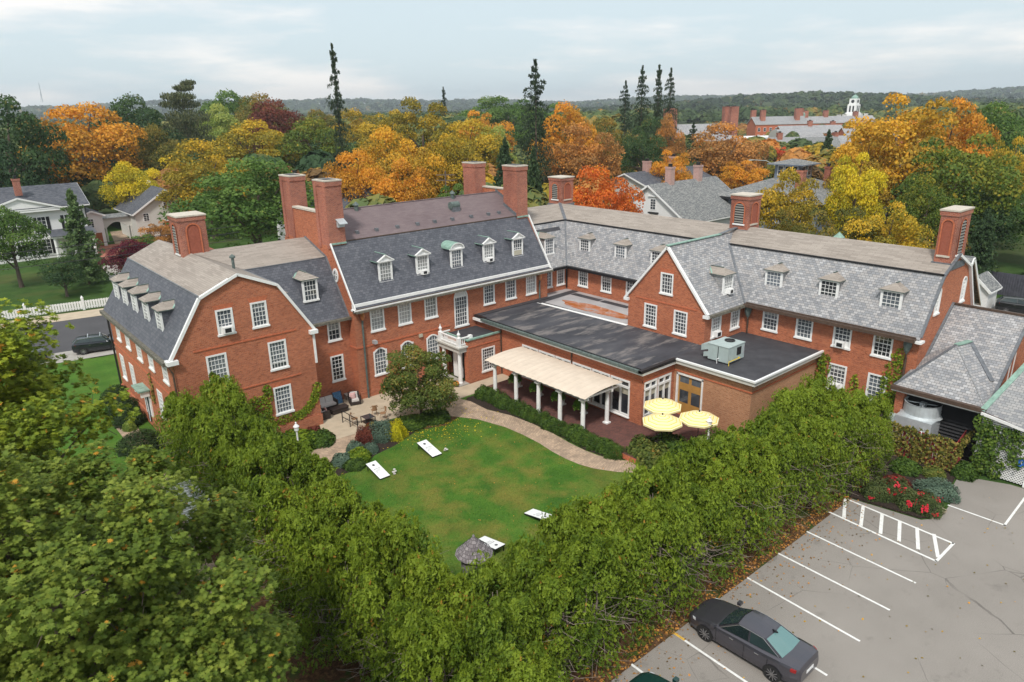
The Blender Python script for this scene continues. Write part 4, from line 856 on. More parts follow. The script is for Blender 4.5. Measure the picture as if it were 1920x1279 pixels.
def blob_crown(name, seed, nb=34, n=17000, leaf=.0205, shape='clump', zc=.56, rz=.42, rxy=.40, br=.15, gap=.0, lean=.5, top=1.0):
    """unit tree crown: height 1, crown radius about .5"""
    rng = np.random.default_rng(seed); C = []; Rr = []
    while len(C) < nb:
        d = unit(rng, 1)[0]
        if d[2] < -.75: continue
        r = (.45 + .55 * rng.random() ** .5); c = np.array([d[0] * rxy * r, d[1] * rxy * r, zc + d[2] * rz * r * (1 if d[2] > 0 else .9)])
        C.append(c); Rr.append(br * (.7 + .6 * rng.random()) * (1.1 - .35 * max(0, d[2])))
    C = np.array(C); Rr = np.array(Rr); tb = rng.random(nb)
    w = Rr ** 2; w /= w.sum(); idx = rng.choice(nb, n, p=w); d = unit(rng, n); d[:, 2] = np.abs(d[:, 2]) * .9 + d[:, 2] * .1 + .0
    d = np.where(rng.random((n, 1)) < .25, unit(rng, n), d); rad = (.55 + .5 * rng.random(n) ** .6)
    P = C[idx] + d * (Rr[idx] * rad)[:, None] * np.array([1.05, 1.05, .8])
    # drop leaves buried deep in other clumps
    D = np.linalg.norm(P[:, None, :] - C[None], axis=2) / Rr[None]; D[np.arange(n), idx] = 9
    keep = D.min(axis=1) > .55; P, d, idx = P[keep], d[keep], idx[keep]; m = len(P)
    N = d * .7 + unit(rng, m) * .75 + np.array([0, 0, .35])
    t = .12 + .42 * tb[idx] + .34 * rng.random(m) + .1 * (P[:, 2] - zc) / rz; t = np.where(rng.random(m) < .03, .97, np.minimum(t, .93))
    me = cardmesh(name, [cards(rng, P, N, leaf, shape, t)]); return me, C, Rr
def trunk_mesh(name, C, seed, th=.03, nl=9, base=.0, mat='bark', spread=.22):
    rng = random.Random(seed); b = MB(); f = spread
    b.tube([(0, 0, -.02), (.004, .003, .12), (0, .006, .3), (.008, 0, .45), (0, 0, .62)], [th * 1.25, th, th * .8, th * .6, th * .3], mat, 8)
    ids = list(range(len(C))); rng.shuffle(ids)
    for i in ids[:nl]:
        c = C[i]; z0 = f + .25 * rng.random(); mid = (c[0] * .5, c[1] * .5, z0 + (c[2] - z0) * .6)
        b.tube([(0, 0, z0), mid, tuple(c)], [th * .5, th * .3, th * .09], mat, 5)
    me_o = b.build(name); me = me_o.data; bpy.data.objects.remove(me_o); return me
def spruce_crown(name, seed, n=6500, levels=46, leaf=.03, rmax=.5, ragged=.35, z0=.06, power=1.0, flat=False, droop=.25):
    rng = np.random.default_rng(seed); Ps, Ns, Ts = [], [], []
    for L_ in range(levels):
        u = L_ / (levels - 1); z = z0 + (1 - z0) * u; R0 = rmax * (1 - u) ** power * (1 - ragged * rng.random()) + .012
        nb = max(3, int((9 if ragged > .32 else 11) * (1 - u) + 3)); ph = rng.random() * 6.28
        for b_ in range(nb):
            a = ph + 6.283 * b_ / nb + rng.normal() * .25; Rb = R0 * (1 - ragged * rng.random() * 1.2)
            if rng.random() < ragged * .25: continue
            m = max(3, int(n / levels / nb * (1.4 - u * .7))); s = rng.random(m) ** .7
            wdt = (.055 if ragged > .32 else .10) * Rb * (1.3 - s) + .008
            x = Rb * s; off = rng.normal(size=m) * wdt
            P = np.stack([np.cos(a) * x - np.sin(a) * off, np.sin(a) * x + np.cos(a) * off, z - droop * Rb * s ** 1.5 + .03 * s + rng.normal(size=m) * .007], 1)
            Ps.append(P); Ns.append(unit(rng, m) * .7 + np.array([0, 0, .6])); Ts.append(.15 + .55 * rng.random(m) + .2 * s)
    P, N, T = np.concatenate(Ps), np.concatenate(Ns), np.concatenate(Ts); return cardmesh(name, [cards(rng, P, N, leaf, 'spray', T, squash=.8)])
def crownobj(me, pal, parent, name='crown'):
    o = bpy.data.objects.new(name, me); COL.objects.link(o); o.parent = parent
    s = o.material_slots[0]; s.link = 'OBJECT'; s.material = leafmat(pal); return o
def partobj(me, name, parent):
    o = bpy.data.objects.new(name, me); COL.objects.link(o); o.parent = parent; return o
def bush(name, label, cat, x, y, z, r, h, pal, me, group=None, rz=0.0):
    t = thing(name, label, cat, (x, y, z), group); o = crownobj(me, pal, t, 'foliage'); t.scale = (r, r, h); t.rotation_euler = (0, 0, rz); return t
DEC = []
for i, kw in enumerate([dict(), dict(nb=30, br=.17, n=16500), dict(nb=50, br=.125, n=19000), dict(nb=38, br=.145, zc=.52, rz=.46), dict(nb=30, br=.12, n=11500, leaf=.019)]):
    me, C_, R_ = blob_crown('deciduous_crown_%d' % i, 100 + i, **kw); DEC.append((me, trunk_mesh('deciduous_trunk_%d' % i, C_, i, nl=10)))
SPR = [spruce_crown('spruce_crown_%d' % i, 50 + i, ragged=(.7, .5, .5)[i], rmax=.5, leaf=.021, n=9000, levels=30, droop=.35, power=(.62, .5, .55)[i]) for i in range(3)]
CON = [spruce_crown('conifer_crown_%d' % i, 70 + i, ragged=.3, leaf=.05, n=7000, power=.62, levels=40, z0=.02) for i in range(2)]
LAR = spruce_crown('larch_crown', 81, ragged=.45, leaf=.042, n=7000, power=.7, levels=34, droop=.1)
def cone_trunk(name, th=.02):
    b = MB(); b.tube([(0, 0, -.02), (0, 0, .4), (0, 0, .98)], [th, th * .7, th * .1], 'bark', 7); o = b.build(name); me = o.data; bpy.data.objects.remove(o); return me
CTR = cone_trunk('conifer_trunk')
# pine with a ragged flat head
def pine_crown():
    rng = np.random.default_rng(7); Ps, Ns, Ts = [], [], []
    for (cx, cy, cz, rx, rz, m) in [(-.1, 0, .86, .33, .035, 900), (.16, .05, .93, .2, .025, 600), (.26, 0, .97, .14, .02, 350), (.05, .1, .8, .38, .04, 900), (-.05, -.1, .7, .45, .06, 1300), (.1, .1, .6, .5, .07, 1500), (0, 0, .5, .55, .08, 1700), (0, 0, .4, .52, .08, 1600)]:
        d = unit(rng, m) * (rng.random((m, 1)) ** .4); Ps.append(np.array([cx, cy, cz]) + d * np.array([rx, rx, rz])); Ns.append(unit(rng, m) + np.array([0, 0, .8])); Ts.append(.1 + .7 * rng.random(m))
    return cardmesh('pine_crown', [cards(rng, np.concatenate(Ps), np.concatenate(Ns), .032, 'spray', np.concatenate(Ts))])
PIN = pine_crown()
# low round bushes (unit: radius 1, height 1)
def bush_mesh(name, seed, n, leaf, shape='leaf', flat=.5, rough=.12, box=0):
    rng = np.random.default_rng(seed); d = unit(rng, n); d[:, 2] = np.abs(d[:, 2]); lob = 1 + rough * np.sin(d[:, 0] * 5 + seed) * np.cos(d[:, 1] * 4 + seed * 2)
    if box: d2 = d / np.maximum(np.abs(d).max(axis=1, keepdims=True), 1e-6); d = d * (1 - box) + d2 * box * .9
    P = d * (lob * (.72 + .32 * rng.random(n)))[:, None]; N = d + unit(rng, n) * .8 + np.array([0, 0, .3])
    return cardmesh(name, [cards(rng, P, N, leaf, shape, .1 + .4 * rng.random(n) + .3 * d[:, 2] * rng.random(n) + .12 * np.sin(P[:, 0] * 6 + P[:, 1] * 5))])
BU = [bush_mesh('bush_%d' % i, 200 + i, 2600, .13, 'clump') for i in range(3)]; BUF = [bush_mesh('bush_fine_%d' % i, 220 + i, 4200, .085, 'leaf', rough=.2) for i in range(2)]
BUT = bush_mesh('bush_clipped', 230, 5000, .07, 'leaf', rough=.04)
# arborvitae, metres: about 5.3 tall, radius 1.7
def arbor_mesh(name, seed, n=11000, Hh=5.3, Rm=1.75, bare=.0):
    rng = np.random.default_rng(seed); nb = 46; th = rng.random(nb) * 6.283; u = rng.random(nb)
    nb += 22; th = rng.random(nb) * 6.283; u = rng.random(nb); u[-22:] = .8 + .3 * rng.random(22); cz = .35 + (Hh - .5) * u ** .85; cr = Rm * (1 - .55 * u ** 2.2) * (.45 + .5 * rng.random(nb)); C = np.stack([np.cos(th) * cr, np.sin(th) * cr, cz], 1); Rr = .5 + .3 * rng.random(nb); Rr[-22:] = .26
    C[-5:, :2] *= .3; C[-5:, 2] = Hh - .3 - .6 * rng.random(5); Rr[-5:] *= .6
    idx = rng.integers(0, nb, n); d = unit(rng, n); P = C[idx] + d * Rr[idx][:, None] * (.5 + .5 * rng.random((n, 1)) ** .5) * np.array([.75, .75, 1.25]); P[:, 2] = np.maximum(P[:, 2], .1); kp = rng.random(n) < (np.clip(.16 + P[:, 2] / 3.6, 0, 1) if bare else np.clip(.35 + P[:, 2] / 2.6, 0, 1)); P, d, idx = P[kp], d[kp], idx[kp]; n = len(P)
    out_ = P * np.array([1, 1, 0]); out_ /= np.maximum(np.linalg.norm(out_, axis=1, keepdims=True), .1)
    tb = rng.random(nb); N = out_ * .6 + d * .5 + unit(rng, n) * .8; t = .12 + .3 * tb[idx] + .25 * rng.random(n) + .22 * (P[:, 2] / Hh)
    t = np.where((rng.random(n) < .012) | ((tb[idx] > .955) & (P[:, 2] < 3.6) & (rng.random(n) < .5)), .97, np.minimum(t, .9))
    upv = np.tile(np.array([0, 0, 1.]), (n, 1)) + rng.normal(size=(n, 3)) * .45
    return cardmesh(name, [cards(rng, P, N, .19, 'spray', t, up=upv, squash=.62)])
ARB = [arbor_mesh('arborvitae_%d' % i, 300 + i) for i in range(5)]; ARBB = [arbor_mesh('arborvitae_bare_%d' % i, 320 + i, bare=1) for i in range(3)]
def arbor_trunk(name, seed):
    rng = random.Random(seed); b = MB()
    for k in range(3):
        a = rng.random() * 6.28; x, y = .35 * math.cos(a), .35 * math.sin(a)
        b.tube([(x * .4, y * .4, -.05), (x, y, 1.4), (x * 1.3, y * 1.3, 3.1), (x, y, 4.6)], [.07, .055, .04, .015], 'bark_grey', 6)
    for k in range(80):
        a = rng.random() * 6.28; z = .3 + 3.6 * rng.random(); L_ = 1.0 + 1.0 * rng.random(); da = a + rng.uniform(-.5, .5)
        b.tube([(0, 0, z), (math.cos(a) * L_ * .5, math.sin(a) * L_ * .5, z - .1), (math.cos(da) * L_, math.sin(da) * L_, z + rng.uniform(-.35, .45))], [.022, .014, .005], 'bark_grey', 4, cap=False)
    o = b.build(name); me = o.data; bpy.data.objects.remove(o); return me
ART = [arbor_trunk('arborvitae_trunk_%d' % i, i) for i in range(3)]
def ivy_on(pl, pts, n, name, label, pal='ivy', size=.15, depth=.12, cat='ivy', seed=1, dmin=.03, parent=None):
    """climbing leaves over a polygonised list of (s, z, radius_s, radius_z) patches on a wall plane"""
    rng = np.random.default_rng(seed); w_ = np.array([a[2] * a[3] for a in pts]); idx = rng.choice(len(pts), n, p=w_ / w_.sum()); q = np.array(pts)[idx]
    r = np.sqrt(rng.random(n)); a = rng.random(n) * 6.283; s = q[:, 0] + q[:, 2] * r * np.cos(a); z = np.maximum(q[:, 1] + q[:, 3] * r * np.sin(a), .05); d = dmin + depth * rng.random(n) ** 1.5
    P = np.array([list(pl(s[i], z[i], d[i])) for i in range(n)]); nv = np.array(pl(0, 0, 1) - pl(0, 0, 0)); N = nv + rng.normal(size=(n, 3)) * .55 + np.array([0, 0, .35])
    c = P.mean(axis=0); o = bpy.data.objects.new(name, cardmesh(name, [cards(rng, P - c, N, size, 'leaf', .1 + .8 * rng.random(n), squash=1.1)])); COL.objects.link(o)
    if parent: o.parent = parent; o.location = Vector(c) - wloc(parent)
    else: o.location = c; tag(o, label, cat)
    o.material_slots[0].link = 'OBJECT'; o.material_slots[0].material = leafmat(pal); return o
TREES=[
(15.7, 149.2, 24.0, 6.7, 'd', 'dark', 'dark green tree at the far left edge behind the white house'),
(30.6, 169.3, 22.9, 8.4, 'd', 'orange', 'large orange maple behind the white house at left'),
(44.6, 184.7, 23.4, 7.1, 'd', 'dark', 'dark green tree right of the large orange maple'),
(45.0, 172.2, 18.5, 4.7, 'd', 'olive', 'olive and rust tree in front of the dark green tree'),
(56.7, 186.6, 28.0, 5.7, 'p', 'pine', 'tall grey-green pine with ragged flat top'),
(33.3, 146.3, 11.9, 4.1, 'd', 'yellow', 'small bright yellow tree behind the arched garden link'),
(41.7, 154.5, 12.4, 3.6, 'd', 'yellow', 'bright yellow tree just behind the cream barn roof'),
(40.9, 128, 16.4, 6.6, 'd', 'olivegold', 'rounded olive-gold tree right of the cream barn'),
(36.5, 96.5, 14.2, 7.4, 'd', 'green', 'broad green tree behind the left wing of the inn'),
(62.2, 160.4, 17.9, 8.0, 'd', 'gold', 'golden yellow tree behind the broad green tree'),
(83.9, 198.0, 22.4, 7.7, 'd', 'maroon', 'dark red-brown maple standing in front of green woods'),
(93.5, 253.3, 25.9, 9.5, 'd', 'green', 'green tree between the pine and the red-brown maple'),
(75.9, 222.4, 21.7, 5.7, 'd', 'lime', 'pale lime-green tree beside the tall pine'),
(92.1, 227.0, 24.4, 8.4, 'd', 'olive', 'olive tree behind the dark red-brown maple'),
(74.1, 155.2, 18.1, 7.0, 'd', 'olivegreen', 'olive-green tree left of the tall narrow spruce'),
(69.3, 133.1, 31.2, 2.6, 's', 'spruce', 'tall narrow spruce with thin bare top, left of centre'),
(106.0, 215.3, 19.7, 6.7, 'd', 'olive', 'olive tree far behind the narrow spruce'),
(105.6, 175.7, 20.4, 6.4, 'd', 'gold', 'golden tree behind the bright orange maples'),
(54.7, 102.3, 14.9, 3.8, 'd', 'orange', 'bright orange maple behind the long purple-brown roof, the leftmost'),
(67.2, 113.6, 17.8, 5.5, 'd', 'goldorange', 'golden orange maple rising behind the bright orange maple'),
(59.2, 95.1, 13.6, 3.9, 'd', 'orange', 'orange maple just right of the leftmost orange maple'),
(108.6, 197.1, 20.9, 6.4, 'd', 'olivegold', 'olive-gold tree right of the narrow spruce'),
(97.1, 145.6, 23.6, 7.3, 'd', 'olivegold', 'tall sparse olive-gold tree above the purple-brown roof'),
(70.3, 107.0, 15.8, 4.7, 'd', 'goldorange', 'orange-gold tree behind the ridge vent of the inn'),
(174.0, 244.4, 27.2, 2.8, 's', 'spruce', 'small dark conifer poking above the far golden trees'),
(99.0, 132.0, 18.2, 6.7, 'd', 'gold', 'golden tree left of the stout dark conifer'),
(76.3, 105.2, 15.6, 4.6, 'd', 'olivegold', 'olive-gold tree behind the left of the two right-hand chimneys'),
(177.0, 223.4, 24.4, 9.8, 'd', 'green', 'green tree on the skyline left of the great spruce'),
(127.3, 160.7, 19.8, 6.2, 'd', 'orange', 'orange tree below the green skyline trees'),
(185.9, 216.0, 24.2, 10.2, 'd', 'green', 'green skyline tree just left of the great spruce'),
(108.4, 133.5, 16.7, 4.5, 'd', 'lime', 'pale yellow-green tree left of the great spruce'),
(56.0, 76.7, 11.5, 2.7, 'd', 'green', 'small green tree beside the ridge of the purple-brown roof'),
(69.4, 82.7, 15.6, 3.7, 'c', 'conifer', 'broad dark conifer behind the two right-hand chimneys'),
(69.9, 77.0, 14.4, 2.8, 'c', 'conifer', 'low dark conifer under the great spruce'),
(89.1, 97.4, 27.0, 4.2, 's', 'spruce', 'great dark spruce with ragged double top, centre'),
(107.1, 107.9, 20.1, 5.1, 'd', 'orange', 'orange maple right of the great spruce'),
(99.5, 95.7, 17.6, 6.0, 'd', 'rust', 'rust-orange tree right of the great spruce'),
(130.3, 116.8, 17.8, 6.0, 'd', 'olive', 'olive tree left of the cluster of dark spruces'),
(160.5, 171.7, 21.4, 10.1, 'd', 'green', 'green tree behind the great spruce'),
(68.1, 61.9, 13.6, 3.9, 'd', 'redorange', 'fiery red-orange maple behind the right-hand roof'),
(143.9, 124.1, 25.0, 2.3, 's', 'spruce', 'leftmost spruce of the dark cluster of four'),
(148.0, 122.3, 28.3, 2.7, 's', 'spruce', 'second spruce from the left in the cluster of four'),
(153.7, 121.6, 28.6, 2.6, 's', 'spruce', 'third spruce from the left in the cluster of four'),
(158.7, 121.7, 27.9, 2.5, 's', 'spruce', 'rightmost spruce of the dark cluster of four'),
(122.3, 100.0, 18.0, 3.8, 'd', 'dark', 'dark green round tree under the cluster of spruces'),
(130.8, 100.6, 18.9, 3.5, 'd', 'rust', 'brownish sparse tree beside the dark round tree'),
(111.8, 84.3, 12.5, 3.6, 'd', 'orange', 'orange tree left of the white clapboard house chimneys'),
(142.2, 102.0, 15.7, 2.2, 's', 'spruce', 'small dark conifer in front of the red brick hall'),
(133.9, 87.6, 16.7, 6.9, 'd', 'rust', 'large rusty orange tree behind the white clapboard house'),
(127.5, 79.1, 10.1, 4.4, 'd', 'orange', 'orange tree right of the large rusty orange tree'),
(86.0, 47.0, 12.8, 3.3, 'd', 'olivegold', 'olive-gold tree in front of the house with the rooftop lantern'),
(179.4, 88.3, 13.1, 3.5, 'c', 'conifer', 'dark blue-green conifer left of the giant orange tree'),
(147.1, 74.8, 5.9, 4.5, 'd', 'red', 'red maple right of the rooftop lantern'),
(196.1, 110.4, 8.3, 2.5, 'd', 'red', 'small red tree between the far houses'),
(185.7, 108.3, 8.0, 1.8, 's', 'spruce', 'tiny dark conifer beside the small red tree'),
(119.0, 47.2, 21.5, 7.2, 'd', 'goldorange', 'giant golden orange tree on the right skyline'),
(132.5, 45.3, 20.7, 5.4, 'd', 'orange', 'orange-red tree at the right shoulder of the giant tree'),
(111.8, 48.8, 17.3, 4.2, 'd', 'goldorange', 'golden orange tree below the steeple'),
(93.2, 41.5, 14.6, 3.1, 'd', 'yellow', 'bright yellow maple in front of the giant orange tree'),
(102.8, 33.2, 16.6, 5.7, 'd', 'olivegreen', 'broad green tree at the right behind the end chimney'),
(158.5, 45.7, 18.7, 5.2, 'd', 'green', 'green tree on the skyline at the right edge'),
(125.5, 34.0, 15.3, 2.8, 'd', 'gold', 'yellow tree cut by the right edge'),
(78.0, 36.2, 10.1, 3.7, 'd', 'olive', 'sparse olive tree right behind the right wing roof'),
(78.1, 31.0, 10.6, 3.3, 'd', 'gold', 'yellow-gold tree left of the end chimney'),
(92.4, 32.7, 12.4, 2.9, 'd', 'olivegreen', 'green tree just left above the end chimney'),
(93.5, 29.3, 7.4, 2.6, 'c', 'conifer', 'dark conifer right of the end chimney'),
(90.4, 25.6, 9.0, 2.6, 'c', 'conifer', 'dark spreading conifer above the dark wooden fence'),
(16.6, 104.5, 11.4, 4.3, 'c', 'larch', 'feathery green larch in front of the white house'),
(9.8, 109, 9.8, 3.2, 'd', 'green', 'green tree at the left edge in front of the white house'),
(21.3, 97.7, 5.8, 3.0, 'b', 'maroonleaf', 'low maroon maple beyond the left wing'),
(32.8, 113.4, 6.8, 1.8, 'b', 'olive', 'small bronze-leaved tree before the cream barn'),
(81.1, 43.5, 8.5, 1.9, 'd', 'olive', 'small olive tree behind the right wing roof'),
(24.5, 108.0, 5.0, 2.4, 'b', 'green', 'small green tree between the larch and the forecourt'),
(13.2, 99.0, 4.6, 2.4, 'b', 'dark', 'dark bush inside the picket fence left of the larch'),
(28.0, 113.0, 6.0, 2.4, 'b', 'rust', 'small rusty tree before the barn door'),
]
# ---------------------------------------------------------------- background trees
random.seed(5)
TREES += [(103, 31, 9.5, 4.2, 'd', 'dark', 'dark green tree behind the plank fence, nearest the end chimney'), (108, 24, 10, 4.6, 'd', 'green', 'green tree behind the plank fence at the right edge'), (99, 21, 8, 3.4, 'c', 'conifer', 'dark spreading conifer just behind the plank fence'), (118, 35, 12, 5, 'd', 'green', 'green tree farther behind the plank fence')]
GRP = {'s': 'spruces on the skyline', 'c': 'dark conifers behind the inn'}
for n_, (x, y, h, r, k_, pal, lab) in enumerate(TREES):
    nm = {'d': 'broadleaf_tree', 's': 'spruce_tree', 'p': 'pine_tree', 'c': 'conifer_tree', 'b': 'small_tree'}[k_]
    t = thing(nm, lab, 'tree', (x, y, 0), {'d': 'autumn trees around the inn'}.get(k_, GRP.get(k_)))
    if k_ == 'd':
        sp = 4 if ('sparse' in lab) else random.randrange(4); me, tm = DEC[sp]; sx = r * 2.6; c = crownobj(me, pal, t); partobj(tm, 'trunk', t)
    elif k_ == 'b': me, tm = DEC[n_ % 4]; sx = r * 2.2; crownobj(me, pal, t); partobj(tm, 'trunk', t)
    elif k_ == 's': sx = r * (5.0 if r < 3 else 4.2); crownobj(SPR[n_ % 3], pal, t); partobj(CTR, 'trunk', t)
    elif k_ == 'p': sx = r * 2.2; crownobj(PIN, pal, t); partobj(CTR, 'trunk', t)
    else: sx = r * 2.2; crownobj(LAR if pal == 'larch' else CON[n_ % 2], pal, t); partobj(CTR, 'trunk', t)
    t.scale = (sx, sx * random.uniform(.9, 1.1), h * 1.02); t.rotation_euler = (0, 0, random.random() * 6.28)
# far woods: one mass
def far_woods(name, n, d0, d1, a0, a1, h0, h1, pal, seed, q=26, size=1.5, avoid=None, town=False):
    rng = np.random.default_rng(seed); D = np.sqrt(rng.random(n) * (d1 ** 2 - d0 ** 2) + d0 ** 2); A = HEAD_AZ + a0 + (a1 - a0) * rng.random(n)
    X, Y = D * np.cos(A), D * np.sin(A); Z = terrain(X, Y); Hh = h0 + (h1 - h0) * rng.random(n); Rr = Hh * (.32 + .16 * rng.random(n)); tt = rng.random(n)
    k_ = ~((A - HEAD_AZ < -.19) & (A - HEAD_AZ > -.50) & (D < 580) & (D > 235)) | town; k_ = k_ & ~avoid(X, Y) if avoid else k_; D, A, X, Y, Z, Hh, Rr, tt = (v[k_] for v in (D, A, X, Y, Z, Hh, Rr, tt)); n = len(D)
    m = n * q; i = np.repeat(np.arange(n), q); d = unit(rng, m); d[:, 2] = np.abs(d[:, 2]) * .9
    P = np.stack([X[i] + d[:, 0] * Rr[i], Y[i] + d[:, 1] * Rr[i], Z[i] + Hh[i] * .52 + d[:, 2] * Hh[i] * .48 * (.8 + .2 * rng.random(m))], 1)
    N = d + unit(rng, m) * .5 + np.array([0, 0, .3]); t = np.clip(.1 + .75 * tt[i] ** 1.3 + .12 * rng.normal(size=m), 0, 1)
    o = bpy.data.objects.new(name, cardmesh(name, [cards(rng, P, N, Rr[i] * size * (.5 + .4 * rng.random(m)), 'clump', t)])); COL.objects.link(o)
    o.material_slots[0].link = 'OBJECT'; o.material_slots[0].material = leafmat(pal); o['kind'] = 'stuff'; return o
HEAD_AZ = math.pi / 2 - HEAD
def smooth(x, a, b): u = np.clip((x - a) / (b - a), 0, 1); return u * u * (3 - 2 * u)
def terrain(X, Y):
    X = np.asarray(X, float); Y = np.asarray(Y, float); D = np.hypot(X, Y); az = np.arctan2(Y, X) - HEAD_AZ   # + is left of the view
    ridge = 25 + 26 * np.exp(-((az - .30) / .16) ** 2) + 12 * np.exp(-((az - .62) / .12) ** 2) + 6 * np.sin(az * 17) + 4 * np.sin(az * 31 + 1)
    z = smooth(D, 2100, 3300) * ridge * (1 - .3 * smooth(D, 3600, 5000))
    z = z + 19 * np.exp(-((az + .40) / .15) ** 2) * np.exp(-((D - 1350) / 330) ** 2) + 6 * np.exp(-((az + .25) / .12) ** 2) * np.exp(-((D - 1300) / 300) ** 2)
    return z - .06
def make_ground():
    rr = [0, 30, 80, 150, 250, 400, 600, 800, 950, 1050, 1150, 1250, 1350, 1450, 1550, 1700, 1900, 2100, 2300, 2500, 2700, 2900, 3100, 3300, 3600, 4000, 4600, 5400, 6500, 9000]
    na = 180; v = [(0, 0, -.06)]; f = []
    for r in rr[1:]:
        a = np.arange(na) * 2 * math.pi / na; X, Y = r * np.cos(a), r * np.sin(a); v += [(x, y, z) for x, y, z in zip(X, Y, terrain(X, Y))]
    for k_ in range(na): f.append((0, 1 + k_, 1 + (k_ + 1) % na))
    for i in range(len(rr) - 2):
        for k_ in range(na): a, b = 1 + i * na + k_, 1 + i * na + (k_ + 1) % na; f.append((a, a + na, b + na, b))
    me = bpy.data.meshes.new('ground'); me.from_pydata(v, [], f); me.materials.append(M['ground']); me.polygons.foreach_set('use_smooth', [True] * len(f)); o = link('ground', me); o['kind'] = 'structure'
make_ground()
far_woods('town_trees', 46, 236, 560, -.50, -.19, 6, 10, 'far', 31, 200, size=.75, town=True)
far_woods('town_trees', 26, 236, 560, -.50, -.19, 6, 10, 'rust', 32, 200, size=.75, town=True)
far_woods('distant_woods', 1500, 255, 620, -.72, .72, 12, 19, 'far', 11, 120, size=.8)
far_woods('distant_woods', 3800, 620, 1900, -.72, .72, 11, 16, 'hill', 12, 16, size=1.9)
far_woods('distant_woods', 4200, 2300, 3700, -.72, .72, 14, 22, 'hill', 13, 7, size=3.0)

def near_avoid(X, Y):
    m = (X < 47) & (Y < 152) | (X < 26) & (Y < 160)
    for a, b, c, d in ((38, 64, 88, 114), (80, 108, 54, 84), (96, 122, 42, 74), (100, 128, 76, 102), (-200, 92, -90, 62), (100, 200, 20, 44)): m |= (X > a) & (X < b) & (Y > c) & (Y < d)
    return m
far_woods('understory', 260, 95, 260, -.66, .66, 6, 12, 'far', 21, 300, avoid=near_avoid, size=.62)
far_woods('understory', 130, 95, 255, -.66, .62, 6, 11, 'olivegold', 22, 300, avoid=near_avoid, size=.62)
far_woods('understory', 70, 110, 255, -.62, .5, 7, 12, 'rust', 23, 300, avoid=near_avoid, size=.62)
far_woods('understory', 110, 130, 260, .05, .66, 8, 14, 'dark', 24, 300, avoid=near_avoid, size=.62)
# ---------------------------------------------------------------- ground sheets
def slab(name, pts, z0, z1, mat, side=None):
    b = MB(); b.poly([(x, y, z1) for x, y in pts], mat); n = len(pts)
    for i in range(n): (xa, ya), (xb, yb) = pts[i], pts[(i + 1) % n]; b.poly([(xa, ya, z0), (xb, yb, z0), (xb, yb, z1), (xa, ya, z1)], side or mat)
    o = b.build(name); o['kind'] = 'structure'; return o
sheet('grass_area', [(-40, -30), (70, -30), (70, 66), (-40, 66)], -.03, 'grass')
sheet('lawn', [(12.5, 17), (31, 17), (31.0, 41.2), (16.5, 41.2), (12.5, 41)], -.004, 'lawn')
sheet('side_lawn', [(-30, 20), (9.2, 20), (10.2, 44), (10.2, 72), (-30, 76)], -.012, 'lawn')
sheet('front_strip_lawn', [(10.2, 60.2), (60, 60.2), (60, 66), (10.2, 71)], -.012, 'lawn')
sheet('earth_bed', [(6.6, 12), (13.4, 12), (13.4, 43.4), (8.0, 43.4)], .0, 'litter')
sheet('earth_bed', [(9.0, 14.3), (41.5, 14.3), (41.5, 19.3), (9.0, 19.3)], .004, 'litter')
sheet('side_path', [(8.2, 53), (9.4, 53), (9.3, 47), (8.9, 42), (8.3, 36), (7.6, 29), (6.6, 29), (7.2, 36), (7.9, 42), (8.2, 47)], .004, 'path')
def ribbon(name, left, right, z, mat):
    b = MB(); s = 0
    for i in range(len(left) - 1):
        a, b_, c, d = left[i], left[i + 1], right[i + 1], right[i]; l = math.dist(a, b_); w_ = math.dist(a, d)
        b.poly([(*a, z), (*b_, z), (*c, z), (*d, z)], mat, uv=[(0, s), (0, s + l), (w_, s + l), (w_, s)]); s += l
    o = b.build(name); o['kind'] = 'structure'; return o
inner = [(25.6, 39.6), (26.9, 38.2), (27.8, 36.7), (28.4, 34.4), (28.5, 32.7), (28.45, 31.0), (28.25, 29.6), (28.2, 28.3), (28.3, 27.2), (28.6, 26.2), (29.3, 25.0), (30.2, 24.0), (31.6, 23.2)]
outer = [(29.0, 41.0), (29.4, 39.6), (29.35, 37.6), (29.95, 35.6), (30.15, 33.6), (30.1, 31.3), (29.95, 29.8), (29.9, 28.4), (30.0, 27.3), (30.2, 26.6), (30.7, 25.7), (31.4, 25.0), (32.2, 24.4)]
ribbon('brick_path', inner, outer, .012, 'path')
ribbon('brick_path', [(20.5, 40.6), (19.6, 39.2), (18.2, 38.4), (15, 37.4)], [(18.8, 40.7), (18.2, 40.3), (17.0, 40.2), (14.4, 39.6)], .012, 'path')
slab('patio', [(19.3, 46.6), (19.05, 43.5), (18.7, 42.5), (18.85, 40.65), (20.5, 40.5), (21.9, 40.85), (23.5, 40.95), (25.4, 39.9), (27.4, 40.9), (29.2, 41.2), (30.4, 42.3), (30.4, 45.6), (23.5, 46.6)], -.02, .03, 'concrete')
slab('curb', [(20.45, 40.3), (22.0, 40.65), (22.0, 40.85), (20.45, 40.5)], 0, .22, 'concrete_grey')
slab('walkway', [(29.0, 40.6), (34.8, 40.6), (34.8, 42.4), (30.4, 42.4), (29.4, 41.4)], -.01, .05, 'concrete')
slab('terrace', [(30.85, 22.0), (38.2, 21.85), (38.2, 27.8), (34.8, 27.8), (34.8, 40.5), (31.2, 40.5), (30.85, 38)], -.02, .35, 'terrace', 'brick_plain')
sheet('mulch_bed', [(28.6, 39.2), (29.4, 37.6), (30.0, 35.5), (30.2, 33), (30.1, 30), (29.95, 28.4), (30.2, 26.6), (31.2, 25.2), (31.6, 26), (31.2, 30), (31.2, 40.4), (29.6, 40.4)], .006, 'mulch')
